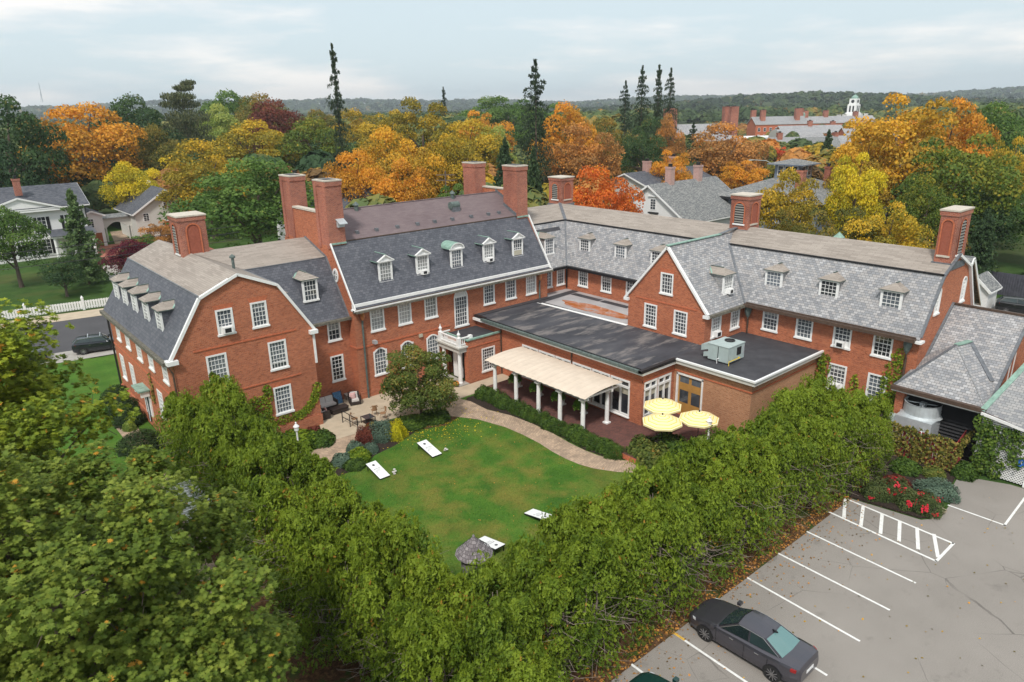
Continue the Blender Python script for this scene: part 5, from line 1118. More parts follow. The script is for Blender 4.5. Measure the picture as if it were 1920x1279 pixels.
sheet('flower_bed', [(17.0, 38.1), (19.6, 39.0), (20.5, 40.3), (23.5, 40.8), (25.4, 39.8), (26.6, 38.2), (25.6, 37.5), (23.6, 38.1), (21.3, 37.2), (19.6, 36.9), (18.2, 36.0), (16, 36)], .004, 'mulch')
sheet('leaf_litter_bed', [(23.4, 38.4), (25.5, 37.4), (27.0, 38.0), (25.6, 39.8), (23.6, 40.0)], .010, 'litter')
# parking lot
lot = [(-2, -30), (44.9, -30), (44.9, 5), (44.6, 9), (43.6, 11.3), (41.4, 11.0), (40.2, 10.5), (38.0, 10.3), (37.1, 10.9), (36.5, 14.4), (-2, 14.4)]
sheet('parking_lot', lot, .0, 'asphalt')
def line(name, a, b_, w_=.11, mat='paint', z=.006):
    a, b_ = Vector((*a, z)), Vector((*b_, z)); d = (b_ - a).normalized(); n = Vector((-d.y, d.x, 0)) * w_ / 2
    m = MB(); m.poly([a - n, b_ - n, b_ + n, a + n], mat); o = m.build(name); o['kind'] = 'structure'; return o
for x0, x1 in ((18.0, 17.9), (20.66, 20.5), (23.4, 23.15), (26.15, 25.9), (28.93, 28.72), (31.71, 31.46)):
    line('parking_line', (x0, 14.35), (x1, 8.98))
line('parking_line', (20.66, 14.36), (20.655, 13.75), .12, 'paint_yellow', .012); line('parking_line', (23.4, 14.36), (23.38, 13.75), .12, 'paint_yellow', .012)
line('parking_line', (34.32, 14.5), (33.88, 8.95), .13); line('parking_line', (36.3, 14.55), (36.04, 8.98), .13); line('parking_line', (33.85, 9.0), (36.1, 9.0), .13)
for y0, y1 in ((13.63, 14.5), (12.74, 13.5), (11.75, 12.5), (10.85, 11.6), (9.95, 10.75), (9.05, 9.95)): line('hatch_line', (34.25, y0), (36.2, y1), .17, z=.010)
line('parking_line', (39.68, 10.52), (39.71, 7.8), .11); line('parking_line', (39.66, 7.85), (43.6, 8.0), .11)
slab('curb', [(37.6, 10.5), (38.9, 10.3), (39.3, 11.2), (38.3, 12.9), (37.9, 12.8)], 0, .12, 'concrete')
slab('earth_bed', [(36.6, 14.4), (37.2, 11.0), (37.7, 10.6), (41.2, 11.05), (43.6, 11.4), (43.6, 16), (41.5, 17), (36.6, 17)], 0, .09, 'mulch')
sheet('side_court', [(43.6, 11.4), (50, 11.4), (50, 17), (43.6, 17)], .02, 'asphalt')
# street behind the left wing
def st(x, off): return (x, 86.8 - .17 * (x - 12) + off)
def strip(name, o0, o1, z, mat, x0=-90, x1=180): return sheet(name, [st(x0, o0), st(x1, o0), st(x1, o1), st(x0, o1)], z, mat)
strip('street', -12.4, 0, .0, 'asphalt_new'); strip('parking_strip', -15.8, -12.4, .012, 'concrete_grey'); strip('pavement', .0, 3.4, .02, 'concrete'); strip('verge', 3.4, 60, -.01, 'grass', -90, 60)
line('parking_line', st(6.9, -12.6), st(7.6, -15.6), .12, z=.02); line('parking_line', st(13.2, -12.6), st(13.9, -15.6), .12, z=.02)
slab('forecourt', [(22, 118), (22, 135), (37, 134), (37, 117)], -.02, .05, 'terrace_red'); sheet('garden_path', [(26.5, 135), (29.2, 134.6), (31, 150), (29, 150)], .03, 'path')
sheet('garden_lawn', [(26, 138), (31, 138), (31, 175), (26, 175)], .01, 'lawn')
sheet('front_walk', [(17.5, 90.2), (19.3, 89.9), (22.5, 116), (20.5, 116)], .02, 'concrete_grey')
sheet('rear_yard', [(80, -20), (90.6, -20), (90.6, 40), (80, 40)], .02, 'asphalt'); sheet('rear_grass', [(88, -20), (110, -20), (110, 60), (88, 60)], .03, 'grass')
# ---------------------------------------------------------------- houses
def gwin(t, pl, s, z, w_=.9, h_=1.6, nc=2, nr=4, shut=None, label=None):
    m = MB(); pl.lb(m, s - w_ / 2 - .1, s + w_ / 2 + .1, z - .1, z + h_ + .12, 0, .05, 'white'); pl.lb(m, s - w_ / 2, s + w_ / 2, z, z + h_, .05, .06, 'glass_dark')
    for i in range(1, nc): a = s - w_ / 2 + w_ * i / nc; pl.lb(m, a - .02, a + .02, z, z + h_, .06, .08, 'white')
    for i in range(1, nr): q = z + h_ * i / nr; pl.lb(m, s - w_ / 2, s + w_ / 2, q - .02, q + .02, .06, .08, 'white')
    o = m.build('window', t, label)
    if shut:
        for sg in (-1, 1): k = MB(); c = s + sg * (w_ / 2 + .34); pl.lb(k, c - .22, c + .22, z, z + h_, 0, .05, shut); k.build('shutter', o)
def house(name, label, x0, x1, y0, y1, eave, ridge, axis, wm, rm, oh=.4, cat='house', group=None, trim='white', base=0):
    t = thing(name, label, cat, ((x0 + x1) / 2, (y0 + y1) / 2, base), group); b = MB(); xc, yc = (x0 + x1) / 2, (y0 + y1) / 2
    wx, wX, wy, wY = Pl('y', x0), Pl('X', x1), Pl('x', y0), Pl('Y', y1)
    if axis == 'x':
        wall(b, wy, [(x0, base), (x1, base), (x1, eave), (x0, eave)], (), wm); wall(b, wY, [(x0, base), (x1, base), (x1, eave), (x0, eave)], (), wm)
        for p_ in (wx, wX): wall(b, p_, [(y0, base), (y1, base), (y1, eave), (yc, ridge), (y0, eave)], (), wm)
    else:
        wall(b, wx, [(y0, base), (y1, base), (y1, eave), (y0, eave)], (), wm); wall(b, wX, [(y0, base), (y1, base), (y1, eave), (y0, eave)], (), wm)
        for p_ in (wy, wY): wall(b, p_, [(x0, base), (x1, base), (x1, eave), (xc, ridge), (x0, eave)], (), wm)
    b.build('wall', t); r = MB()
    if axis == 'x':
        sl_ = (ridge - eave) / (yc - y0); a, c = x0 - oh, x1 + oh; e0, e1 = y0 - oh, y1 + oh; ze = eave - oh * sl_
        for ya in (e0, e1): r.prism([(a, ya, ze + .05), (c, ya, ze + .05), (c, yc, ridge + .05), (a, yc, ridge + .05)], (0, 0, .12), rm)
        for xx in (a, c):
            for ya in (e0, e1): r.beam((xx, ya, ze), (xx, yc, ridge), .08, .26, trim)
        for ya in (e0, e1): r.beam((a, ya, ze), (c, ya, ze), .1, .16, trim)
    else:
        sl_ = (ridge - eave) / (xc - x0); a, c = y0 - oh, y1 + oh; e0, e1 = x0 - oh, x1 + oh; ze = eave - oh * sl_
        for xa in (e0, e1): r.prism([(xa, a, ze + .05), (xa, c, ze + .05), (xc, c, ridge + .05), (xc, a, ridge + .05)], (0, 0, .12), rm)
        for yy in (a, c):
            for xa in (e0, e1): r.beam((xa, yy, ze), (xc, yy, ridge), .08, .26, trim)
        for xa in (e0, e1): r.beam((xa, a, ze), (xa, c, ze), .1, .16, trim)
    r.build('roof', t); return t
def chim(t, x, y, z0, z1, w_=.7, mat='brick_chimney', dx=None):
    m = MB(); dx = dx or w_; m.box(x - dx / 2, x + dx / 2, y - w_ / 2, y + w_ / 2, z0, z1, mat); m.box(x - dx / 2 - .07, x + dx / 2 + .07, y - w_ / 2 - .07, y + w_ / 2 + .07, z1 - .3, z1, mat); o = m.build('chimney', t)
    c = MB(); c.box(x - dx * .22, x + dx * .22, y - w_ * .22, y + w_ * .22, z1, z1 + .45, 'dark'); c.build('flue', o)
# white mansion, left
t = house('white_house', 'large white house with arched windows behind the green larch at left', -1, 22, 128.9, 141, 7.9, 10.4, 'x', 'clap_white', 'shingle_dark', .7)
p = Pl('x', 128.9)
pd = MB(); pd.poly([p(8.2, 7.6, .6), p(18.8, 7.6, .6), p(13.5, 9.2, .6)], 'white'); pd.beam(p(8.0, 7.55, .7), p(13.5, 9.35, .7), .3, .25, 'white'); pd.beam(p(19.0, 7.55, .7), p(13.5, 9.35, .7), .3, .25, 'white'); pd.prism([p(8, 7.7, .7), p(13.5, 9.45, .7), p(13.5, 9.45, -3.5), p(8, 7.7, -1)], (0, 0, .08), 'shingle_dark'); pd.prism([p(13.5, 9.45, .7), p(19, 7.7, .7), p(19, 7.7, -1), p(13.5, 9.45, -3.5)], (0, 0, .08), 'shingle_dark'); p.lb(pd, 8, 19, 7.2, 7.6, 0, .7, 'white'); pd.build('pediment', t)
for s in (1.5, 4.5, 10.6, 13.3, 16.0, 19.6): gwin(t, p, s, 4.1, 1.0, 2.2, 2, 4, 'black')
for s in (1.5, 4.5, 10.6, 13.3, 16.0): gwin(t, p, s, .7, 1.0, 2.2, 2, 4, 'black')
chim(t, 14.2, 131.5, 9.5, 12.0, .9); po = MB(); po.box(16.5, 22.3, 125.6, 128.9, 3.3, 3.6, 'white'); po.prism([(16.3, 125.4, 3.6), (22.5, 125.4, 3.6), (22.5, 128.9, 4.2), (16.3, 128.9, 4.2)], (0, 0, .06), 'shingle_dark')
for x in (16.8, 19.2, 21.9): po.lathe(x, 125.9, [(.2, 0), (.2, 3.3)], 'white', 8)
po.build('porch', t); pi = MB(); pi.tube([(22.05, 128.75, 7.6), (22.05, 128.75, 0)], .07, 'dark'); pi.build('downpipe', t)
ell = house('garage_ell', 'low white ell with a rust-red garage door right of the white house', 22.1, 25.2, 134.0, 142, 5.2, 5.9, 'y', 'clap_white', 'shingle_dark', .4); p = Pl('x', 134.0)
gwin(ell, p, 23.4, 3.3, .7, 1.3, 2, 4); dm = MB(); p.lb(dm, 23.0, 24.7, 0.05, 2.3, 0, .04, 'red_door'); dm.build('garage_door', ell)
t = house('cream_barn', 'pale grey clapboard barn with a steep dark roof and small square windows', 30.2, 40.8, 134.2, 146, 4.9, 8.4, 'y', 'clap_grey', 'shingle_dark', .5, 'barn'); p = Pl('x', 134.2)
for s, z in ((31.9, 3.4), (31.9, 1.0), (35.4, 5.6)): gwin(t, p, s, z, .8, 1.2, 2, 4)
dm = MB(); p.lb(dm, 34.4, 38.6, 0, 3.2, 0, .06, 'white'); p.lb(dm, 34.6, 38.4, 0, 3.0, .06, .09, 'red_door'); dm.build('barn_door', t); dm = MB(); dm.lathe(35.4, 143, [(.35, 8.3), (.35, 9.0), (.45, 9.0), (.05, 9.5)], 'white', 8); dm.build('cupola', t)
t = thing('garden_arcade', 'cream arched garden link between the white house and the barn', 'garden arch', (27.9, 138.5, 0)); p = Pl('x', 138.0)
m = MB(); wall(m, p, [(25.2, 2.2), (30.4, 2.2), (30.4, 4.0), (25.2, 4.0)], [], 'cream') if False else None
arc = [(26.3 + 3.2 * i / 12, 2.4 + .9 * math.sin(math.pi * i / 12)) for i in range(13)]
for i in range(12): (a, z), (c, zz) = arc[i], arc[i + 1]; m.poly([p(a, z), p(c, zz), p(c, 4.0), p(a, 4.0)], 'cream'); m.poly([p(a, z), p(c, zz), p(c, zz, -1.5), p(a, z, -1.5)], 'cream')
p.lb(m, 25.2, 26.3, 2.4, 4.0, -1.5, 0, 'cream'); p.lb(m, 29.5, 30.3, 2.4, 4.0, -1.5, 0, 'cream'); m.build('arch', t); m = MB(); m.prism([p(25.0, 4.0, .4), p(30.4, 4.0, .4), p(30.4, 4.5, -1.0), p(25.0, 4.5, -1.0)], (0, 0, .1), 'shingle_grey'); m.build('roof', t)
for x in (25.6, 26.15, 29.65, 30.1): m = MB(); m.lathe(x, 137.9, [(.14, 0), (.14, 2.4)], 'cream', 8); m.build('column', t)
# white picket fence along the street
t = thing('picket_fence', 'long white picket fence along the far side of the street', 'fence', (8, 90.9, 0)); b = MB()
xx = -30
while xx < 22:
    a, c = st(xx, 4.0), st(xx + .42, 4.0); b.beam((a[0], a[1], .55), (a[0], a[1], 1.02), .12, .03, 'white', up=(1, 0, 0)) if False else b.box(a[0] - .1, a[0] + .1, a[1] - .02, a[1] + .02, .1, 1.05, 'white'); xx += .26
b.build('picket', t); b = MB(); a, c = st(-30, 4.05), st(22, 4.05)
for z in (.3, .9): b.beam((*a, z), (*c, z), .06, .1, 'white')
b.build('rail', t)
for x in (-10, -4, 2, 8, 13.4, 17.2, 19.6): a = st(x, 4.0); b = MB(); b.box(a[0] - .12, a[0] + .12, a[1] - .12, a[1] + .12, 0, 1.35, 'white'); b.lathe(a[0], a[1], [(.16, 1.35), (.16, 1.42), (.1, 1.5), (.02, 1.65)], 'white', 8); b.build('post', t)
# rear houses, right of centre
t = house('clapboard_house', 'white clapboard house with a wide grey roof and two pale brick chimneys', 87.5, 104.3, 62.9, 77.3, 4.3, 9.1, 'x', 'clap_white', 'shingle_grey', .5); p = Pl('y', 87.5); gwin(t, p, 69.3, 5.6, .9, 1.5, 2, 4)
m = MB(); p.lb(m, 68.4, 70.2, 7.5, 7.7, 0, .25, 'white'); p.lb(m, 68.2, 69.9, 5.0, 5.2, 0, .5, 'dark'); m.build('window_hood', t); M['pink_brick'] = brickmat('pink_brick', (.5, .3, .26), (.42, .22, .2), (.55, .5, .46)); chim(t, 92.2, 70.0, 8.6, 11.6, 1.1, 'pink_brick', 1.0); chim(t, 99.5, 70.0, 8.6, 11.4, 1.1, 'pink_brick', 1.0)
t = thing('lantern_house', 'blue-grey house with a hipped roof and a glazed rooftop lantern', 'house', (108, 58, 0)); b = MB()
for p, s0, s1 in ((Pl('y', 101), 50, 67), (Pl('x', 50), 101, 116), (Pl('X', 116), 50, 67), (Pl('Y', 67), 101, 116)): wall(b, p, [(s0, 0), (s1, 0), (s1, 6.6), (s0, 6.6)], (), 'clap_blue')
b.build('wall', t); r = MB(); A = [(100.2, 49.2, 6.7), (116.8, 49.2, 6.7), (116.8, 67.8, 6.7), (100.2, 67.8, 6.7)]; T = [(106.5, 56, 9.3), (110.5, 56, 9.3), (110.5, 61, 9.3), (106.5, 61, 9.3)]
for i in range(4): r.poly([A[i], A[(i + 1) % 4], T[(i + 1) % 4], T[i]], 'shingle_grey')
r.poly(T, 'shingle_grey'); r.box(100.2, 116.8, 49.2, 67.8, 6.3, 6.7, 'dark'); r.build('roof', t); l = MB(); l.box(106.8, 110.2, 56.3, 60.7, 9.3, 11.6, 'clap_blue'); l.frustum(108.5, 58.5, 11.6, 12.3, 2.6, 3.1, .3, .3, 'shingle_grey'); l.box(105.9, 111.1, 55.4, 61.6, 11.45, 11.62, 'clap_blue'); lo_ = l.build('lantern', t)
for s in (57.3, 58.5, 59.7): gwin(lo_, Pl('y', 106.8), s, 9.9, .8, 1.3, 1, 2)
for s in (107.6, 109.3): gwin(lo_, Pl('x', 56.3), s, 9.9, .8, 1.3, 1, 2)
for s in (52.5, 56, 60, 64): gwin(t, Pl('y', 101), s, 3.4, 1.0, 2.0, 2, 2, 'dark')
chim(t, 104.5, 55.0, 7.5, 11.0, 1.1); chim(t, 113, 55, 7.5, 11.0, .9)
house('rear_outbuilding', 'low grey-roofed building right behind the right wing vent tower', 61, 68, 19, 33, 4.6, 8.7, 'y', 'brick', 'shingle_grey', .4, 'building')
t = house('small_shed', 'small white garden shed near the dark wooden fence', 82.6, 85.4, 22.0, 24.6, 2.2, 3.4, 'x', 'clap_white', 'shingle_grey', .25, 'shed')
t = house('metal_roof_house', 'dark metal-roofed house behind the fiery red-orange maple', 104, 124, 82, 96, 6.0, 8.6, 'x', 'clap_grey', 'shingle_dark', .5); chim(t, 110, 89, 8, 10.6, 1.2, 'pink_brick'); chim(t, 118, 89, 8, 11.0, 1.2, 'pink_brick')
t = house('barn_red', 'dark roofed brick building hidden among trees behind the left chimneys', 44, 58, 96, 108, 6.2, 9.4, 'x', 'clap_white', 'shingle_dark', .5, 'house'); t['label'] = 'white gabled house with a dark roof seen between the left pair of chimneys'; t.name = 'gabled_house'; chim(t, 45.2, 102, 8.5, 12.2, 1.0, 'brick_chimney')
gwin(t, Pl('y', 44), 102, 5.8, .8, 1.5, 2, 3, 'dark')
t = thing('plank_fence', 'tall dark stained plank fence at the right behind the inn', 'fence', (91, 15, 0))
for k_, (ya, yb) in enumerate(((-8, 8), (8, 20), (20, 34))):
    b = MB(); b.box(90.9, 91.0, ya, yb, .1, 2.5, 'fence_dark'); y = ya
    while y < yb: b.box(90.84, 90.9, y + .02, y + .2, .05, 2.55, 'fence_dark'); y += .24
    b.build('plank_panel', t)
for y in (-8, 8, 20, 34): b = MB(); b.box(90.75, 91.1, y - .1, y + .1, 0, 2.8, 'fence_dark'); b.build('post', t)
# far school campus
def hall(name, label, px, D_, w_, dpt, eave, ridge, mats, ch=(), rz=0.0, cat='building', win=0):
    t = house(name, label, -w_ / 2, w_ / 2, -dpt / 2, dpt / 2, eave, ridge, 'x', mats[0], mats[1], .3, cat, 'far campus buildings', 'cream')
    for x, y, cw_, z1 in ch: chim(t, x, y, eave, z1, cw_)
    if win:
        n = int(w_ / 3)
        for i in range(n):
            for z in win: gwin(t, Pl('x', -dpt / 2), -w_ / 2 + 1.8 + i * 3, z, 1.1, 1.7, 2, 2)
    t.location = (px, D_, 0); t.rotation_euler = (0, 0, rz); return t
B_ = -.70
hall('school_hall', 'brick hall with a pale metal roof and tall twin chimneys on the far campus', 269, 189, 26, 14, 5.5, 12.0, ('brick_plain', 'slate_light'), ((-14, 3, 3.2, 18.8), (-14, -3, 3.2, 18.8), (12.5, 3.5, 3.2, 19), (12.5, -3.5, 3.2, 19)), B_ + .1)
hall('school_hall', 'brick hall with rows of windows and paired chimneys right of the pale-roofed hall', 362, 207, 27, 14, 9.5, 13.0, ('brick_plain', 'slate_grey'), ((-12, 3, 2.4, 16.5), (-9, -3, 2.4, 16.5), (13, 3, 2.4, 17), (9, -3, 2.4, 17)), B_, win=(2.5, 6))
hall('flat_roof_hall', 'low red brick block with a flat white roof in front of the windowed hall', 304, 182, 20, 10, 5.4, 5.9, ('brick_plain', 'white'), (), B_)
hall('grey_roof_hall', 'long grey-roofed building beside the round-roofed hall', 345, 180, 30, 12, 6, 9.2, ('brick_plain', 'slate_light'), ((0, 0, 2, 11.5), (12, 2, 2, 11)), B_)
hall('grey_roof_hall', 'second long grey roof far behind, left of the steeple', 440, 212, 40, 14, 8, 11.5, ('brick_plain', 'slate_light'), ((-20, 0, 2.5, 15), (-8, 0, 2.5, 15), (10, 0, 2.5, 14)), B_)
hall('yellow_gabled_house', 'pale yellow house with steep grey roofs and small dormers', 222, 130, 22, 10, 4.5, 9.4, ('cream', 'slate_grey'), ((4, 0, 1.6, 11),), B_, 'house', win=(1.5,))
hall('cream_house', 'cream house with a dark dormer in front of the round-roofed hall', 240, 122, 13, 9, 6, 9.0, ('cream', 'shingle_grey'), (), B_, 'house', win=(1.2, 3.6))
hall('grey_roof_hall', 'pale grey roof just right of the yellow gabled house', 262, 132, 22, 10, 4.5, 8.2, ('cream', 'slate_light'), ((6, 0, 1.5, 9.6),), B_ + .2); hall('grey_roof_hall', 'long pale roof behind the round-roofed hall', 352, 152, 30, 11, 5, 8.6, ('brick_plain', 'slate_light'), ((-8, 0, 2, 10.5), (8, 0, 2, 10.5)), B_)
t = thing('round_roof_hall', 'hall with a pale barrel-vaulted roof on the far campus', 'building', (292, 158, 0), 'far campus buildings'); m = MB(); m.box(-9, 9, -7, 7, 0, 5, 'cream'); m.build('wall', t, off=(0, 0, 0)); m = MB()
for i in range(12): a, c = math.pi * i / 12, math.pi * (i + 1) / 12; m.poly([(-9, -7.4 * math.cos(a), 5 + 4.6 * math.sin(a)), (9, -7.4 * math.cos(a), 5 + 4.6 * math.sin(a)), (9, -7.4 * math.cos(c), 5 + 4.6 * math.sin(c)), (-9, -7.4 * math.cos(c), 5 + 4.6 * math.sin(c))], 'slate_light', smooth=True)
m.poly([(-9, -7.4 * math.cos(math.pi * i / 12), 5 + 4.6 * math.sin(math.pi * i / 12)) for i in range(13)], 'cream'); m.build('roof', t, off=(0, 0, 0)); t.rotation_euler = (0, 0, B_)
t = thing('clock_tower', 'tall white tiered clock tower with a green dome on the far campus', 'tower', (508, 235, 0)); x, y = 508, 235
m = MB(); m.box(x - 22, x + 22, y - 6, y + 6, 0, 8.5, 'cream'); m.box(x - 4, x + 4, y - 4, y + 4, 0, 12, 'white'); m.box(x - 3, x + 3, y - 3, y + 3, 12, 17.6, 'white'); m.box(x - 2.4, x + 2.4, y - 2.4, y + 2.4, 17.6, 21.4, 'white'); m.build('tower_stage', t)
for z0, z1, w_ in ((8.5, 8.9, 4.5), (12, 12.4, 3.6), (17.4, 17.8, 2.9)): m = MB(); m.box(x - w_, x + w_, y - w_, y + w_, z0, z1, 'white'); m.build('cornice', t)
for pl_ in (Pl('y', x - 3), Pl('x', y - 3)):
    c = y if pl_.ax == 'y' else x
    m = MB(); 
    for d_ in (-1.1, 1.1): m.poly([pl_(a, z, .05) for a, z in outline((c + d_ - .55, c + d_ + .55, 12.8, 16.8, 'arch'))], 'black')
    m.build('belfry_opening', t); m = MB(); m.poly([pl_(c + 1.1 * math.cos(i * .3927), 19.6 + 1.1 * math.sin(i * .3927), -.55) for i in range(16)], 'dark'); m.build('clock_face', t)
m = MB(); m.lathe(x, y, [(2.3, 21.4), (2.1, 22.4), (1.3, 23.3), (.4, 23.8), (.1, 24.0), (.06, 26.5)], 'copper', 12); m.build('dome', t)
for dx in (-20, -12, 12, 20): chim(t, x + dx, y, 8, 11.5, 2, 'cream')
t = thing('copper_cupola', 'green copper cupola among the far grey roofs', 'cupola', (385, 207, 0), 'far campus buildings'); m = MB(); m.lathe(385, 207, [(2.2, 0), (2.2, 12.5), (2.8, 12.6), (2.6, 14), (1.2, 15.5), (.2, 16.5)], 'copper', 10); m.build('cupola_body', t)
t = thing('radio_mast', 'thin lattice radio mast on the far left horizon', 'mast', (420, 2780, 60)); m = MB(); m.tube([(420, 2780, 60), (420, 2780, 118)], 1.2, 'steel', 4); m.tube([(414, 2774, 60), (420, 2780, 95)], .6, 'steel', 4); m.build('mast_body', t)
# ---------------------------------------------------------------- service annex at the right
AN = thing('service_annex', 'slate-roofed brick service annex at the right edge with a hipped porch', 'building', (50, 11, 0)); r = MB()
xr, zr, ya, yb = 51.0, 8.15, 15.42, 11.2
r.poly([(45.9, ya, 3.6), (xr, ya, zr), (xr, yb, zr), (45.9, yb, 3.6)], 'slate_light'); r.poly([(xr, ya, zr), (56, ya, 3.4), (56, yb, 3.4), (xr, yb, zr)], 'slate_light'); r.beam((xr, ya, zr + .05), (xr, yb - .1, zr + .05), .16, .14, 'gutter'); r.beam((45.9, ya, 3.7), (xr, ya, zr + .1), .14, .12, 'lead'); r.build('roof', AN, 'steep slate roof of the annex')
b = MB(); p = Pl('x', yb); wall(b, p, [(46.2, 0), (56, 0), (56, 3.5), (xr, zr + .1), (46.2, 3.75)]); wall(b, Pl('X', 56), [(yb, 0), (ya, 0), (ya, 3.5), (yb, 3.5)]); wall(b, Pl('y', 46.3), [(yb, 0), (ya, 0), (ya, 3.8), (yb, 3.8)]); b.build('wall', AN)
rk_ = MB(); rk_.beam(p(46.0, 3.7, .08), p(xr, zr + .12, .08), .16, .12, 'lead'); rk_.build('verge_board', AN); window(AN, p, (48.9, 49.7, 4.4, 6.4, 3, 6, 'arch'), 'glass_curtain', sash=None)
r = MB(); E0, E1, E2, AP, RG = (45.05, 16.1, 3.95), (45.05, 11.05, 3.95), (48.7, 11.0, 3.95), (48.7, 13.45, 6.62), (47.3, 13.75, 6.62)
r.poly([E0, E1, RG], 'slate_light'); r.poly([E1, (48.2, 11.4, 5.0), AP, RG], 'slate_light'); r.poly([E0, RG, AP, (48.0, 15.4, 5.5)], 'slate_grey')
r.beam(RG, AP, .32, .06, 'copper'); r.beam(E0, RG, .16, .06, 'lead'); r.beam(E1, RG, .07, .04, 'slate_grey'); r.beam(AP, (47.2, 11.5, 4.9), .26, .06, 'lead')
r.build('roof', AN, 'hipped slate porch roof with a green copper ridge'); g = MB(); g.box(44.75, 45.05, 10.9, 16.2, 3.72, 3.95, 'gutter'); g.box(45.0, 45.25, 10.9, 16.2, 3.55, 3.74, 'white'); g.build('gutter', AN)
b = MB(); b.box(45.3, 46.0, 15.5, 16.0, 0, 3.6, 'brick'); b.build('pier', AN); b = MB(); b.box(45.9, 46.0, 11.2, 15.5, 0, 3.6, 'black')
z = .3
while z < 3.5: b.poly([(45.72, 11.2, z), (45.72, 15.5, z), (45.9, 15.5, z + .16), (45.9, 11.2, z + .16)], 'dark'); z += .22
b.build('louvre_wall', AN)
r = MB(); q0, q1, q2, q3 = (44.75, 11.1, 3.85), (48.9, 9.85, 6.95), (48.9, -4, 6.95), (44.3, -4, 3.55)
r.poly([q0, q1, q2, (44.35, 8.9, 3.6), ], 'slate_grey'); r.poly([(44.35, 8.9, 3.6), q2, q3], 'slate_grey'); r.beam(q0, q1, .3, .07, 'copper'); r.poly([q0, (52, 11.1, 4.2), q1], 'slate_grey'); r.build('roof', AN, 'grey shingle roof with a green copper edge at the right')
g = MB(); g.beam((44.4, 8.9, 3.5), (44.7, 11.1, 3.7), .1, .16, 'white'); g.beam((44.4, 8.9, 3.5), (44.35, -4, 3.5), .1, .16, 'white'); g.build('gutter', AN)
# lattice wall of the porch
LT = thing('lattice_screen', 'white diagonal lattice screen under the roof at the right edge', 'lattice', (44.8, 8, 0)); b = MB(); n = 0
H0, H1, L0, L1 = .1, 2.75, -1.5, 11.0
for k_ in range(-22, 120):
    for sg in (1, -1):
        s0 = L0 + k_ * .16; pts = []
        a0, a1 = s0, s0 + (H1 - H0) * sg
        ta, tb_ = 0.0, 1.0
        for lim, side in ((L0, 0), (L1, 1)):
            pass
        lo_, hi_ = min(a0, a1), max(a0, a1)
        if hi_ <= L0 or lo_ >= L1: continue
        f0 = max(0, (L0 - a0) / (a1 - a0) if a1 > a0 else (L1 - a0) / (a1 - a0)); f1 = min(1, (L1 - a0) / (a1 - a0) if a1 > a0 else (L0 - a0) / (a1 - a0))
        if f1 - f0 < .03: continue
        pa, pb = (44.8 + .012 * sg, a0 + (a1 - a0) * f0, H0 + (H1 - H0) * f0), (44.8 + .012 * sg, a0 + (a1 - a0) * f1, H0 + (H1 - H0) * f1); b.beam(pa, pb, .012, .05, 'white', up=(1, 0, 0)) if False else b.beam(pa, pb, .05, .012, 'white', up=(1, 0, 0)) 
b.build('lattice_panel', LT); b = MB(); b.box(44.74, 44.86, L0, L1, 2.75, 2.9, 'white')
for z in (3.0, 3.12, 3.24, 3.36): b.box(44.78, 44.84, L0, L1, z, z + .06, 'white')
for y in (11.0, 8.4, 5.6, 2.8): b.box(44.74, 44.86, y - .06, y + .06, 0, 2.8, 'white')
b.build('rail', LT); b = MB(); b.box(45.4, 45.45, L0, L1, 0, 3.3, 'dark'); b.build('backing', LT)
# ---------------------------------------------------------------- hedges of arborvitae
random.seed(11)
ORD = ['first', 'second', 'third', 'fourth', 'fifth', 'sixth', 'seventh', 'eighth', 'ninth', 'tenth', 'eleventh', 'twelfth', 'thirteenth', 'fourteenth', 'fifteenth', 'sixteenth', 'seventeenth', 'eighteenth', 'nineteenth', 'twentieth']
def arb(x, y, s, label, grp, i, bare=False):
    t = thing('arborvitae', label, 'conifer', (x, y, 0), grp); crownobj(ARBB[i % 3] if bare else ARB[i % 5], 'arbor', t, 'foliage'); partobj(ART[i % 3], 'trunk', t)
    t.scale = (s * random.uniform(.95, 1.1), s * random.uniform(.95, 1.1), s * random.uniform(.94, 1.06)); t.rotation_euler = (0, 0, random.random() * 6.28)
n_ = 0; rw_ = 0
y = 13.6
while y < 42.8:
    for x in (9.9, 11.9):
        arb(x + random.uniform(-.25, .25), y + random.uniform(-.3, .3), 1.0 if y > 20 else .92, '%s arborvitae from the near corner in the %s row of the left hedge' % (ORD[rw_], 'side-path' if x < 11 else 'lawn-side'), 'arborvitae of the left hedge', n_); n_ += 1
    y += 1.9; rw_ += 1
x = 13.4; rw_ = 0
while x < 41.2:
    for k_, y in enumerate((15.7, 17.4)):
        sc = (.80 if x > 39.4 else 1.0) * (.95 if k_ == 0 else 1.0) * (.93 if x < 16.5 else 1)
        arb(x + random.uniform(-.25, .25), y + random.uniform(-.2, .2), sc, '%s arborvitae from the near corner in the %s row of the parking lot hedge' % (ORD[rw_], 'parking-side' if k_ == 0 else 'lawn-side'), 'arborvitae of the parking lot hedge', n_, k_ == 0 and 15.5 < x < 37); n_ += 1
    x += 1.75; rw_ += 1
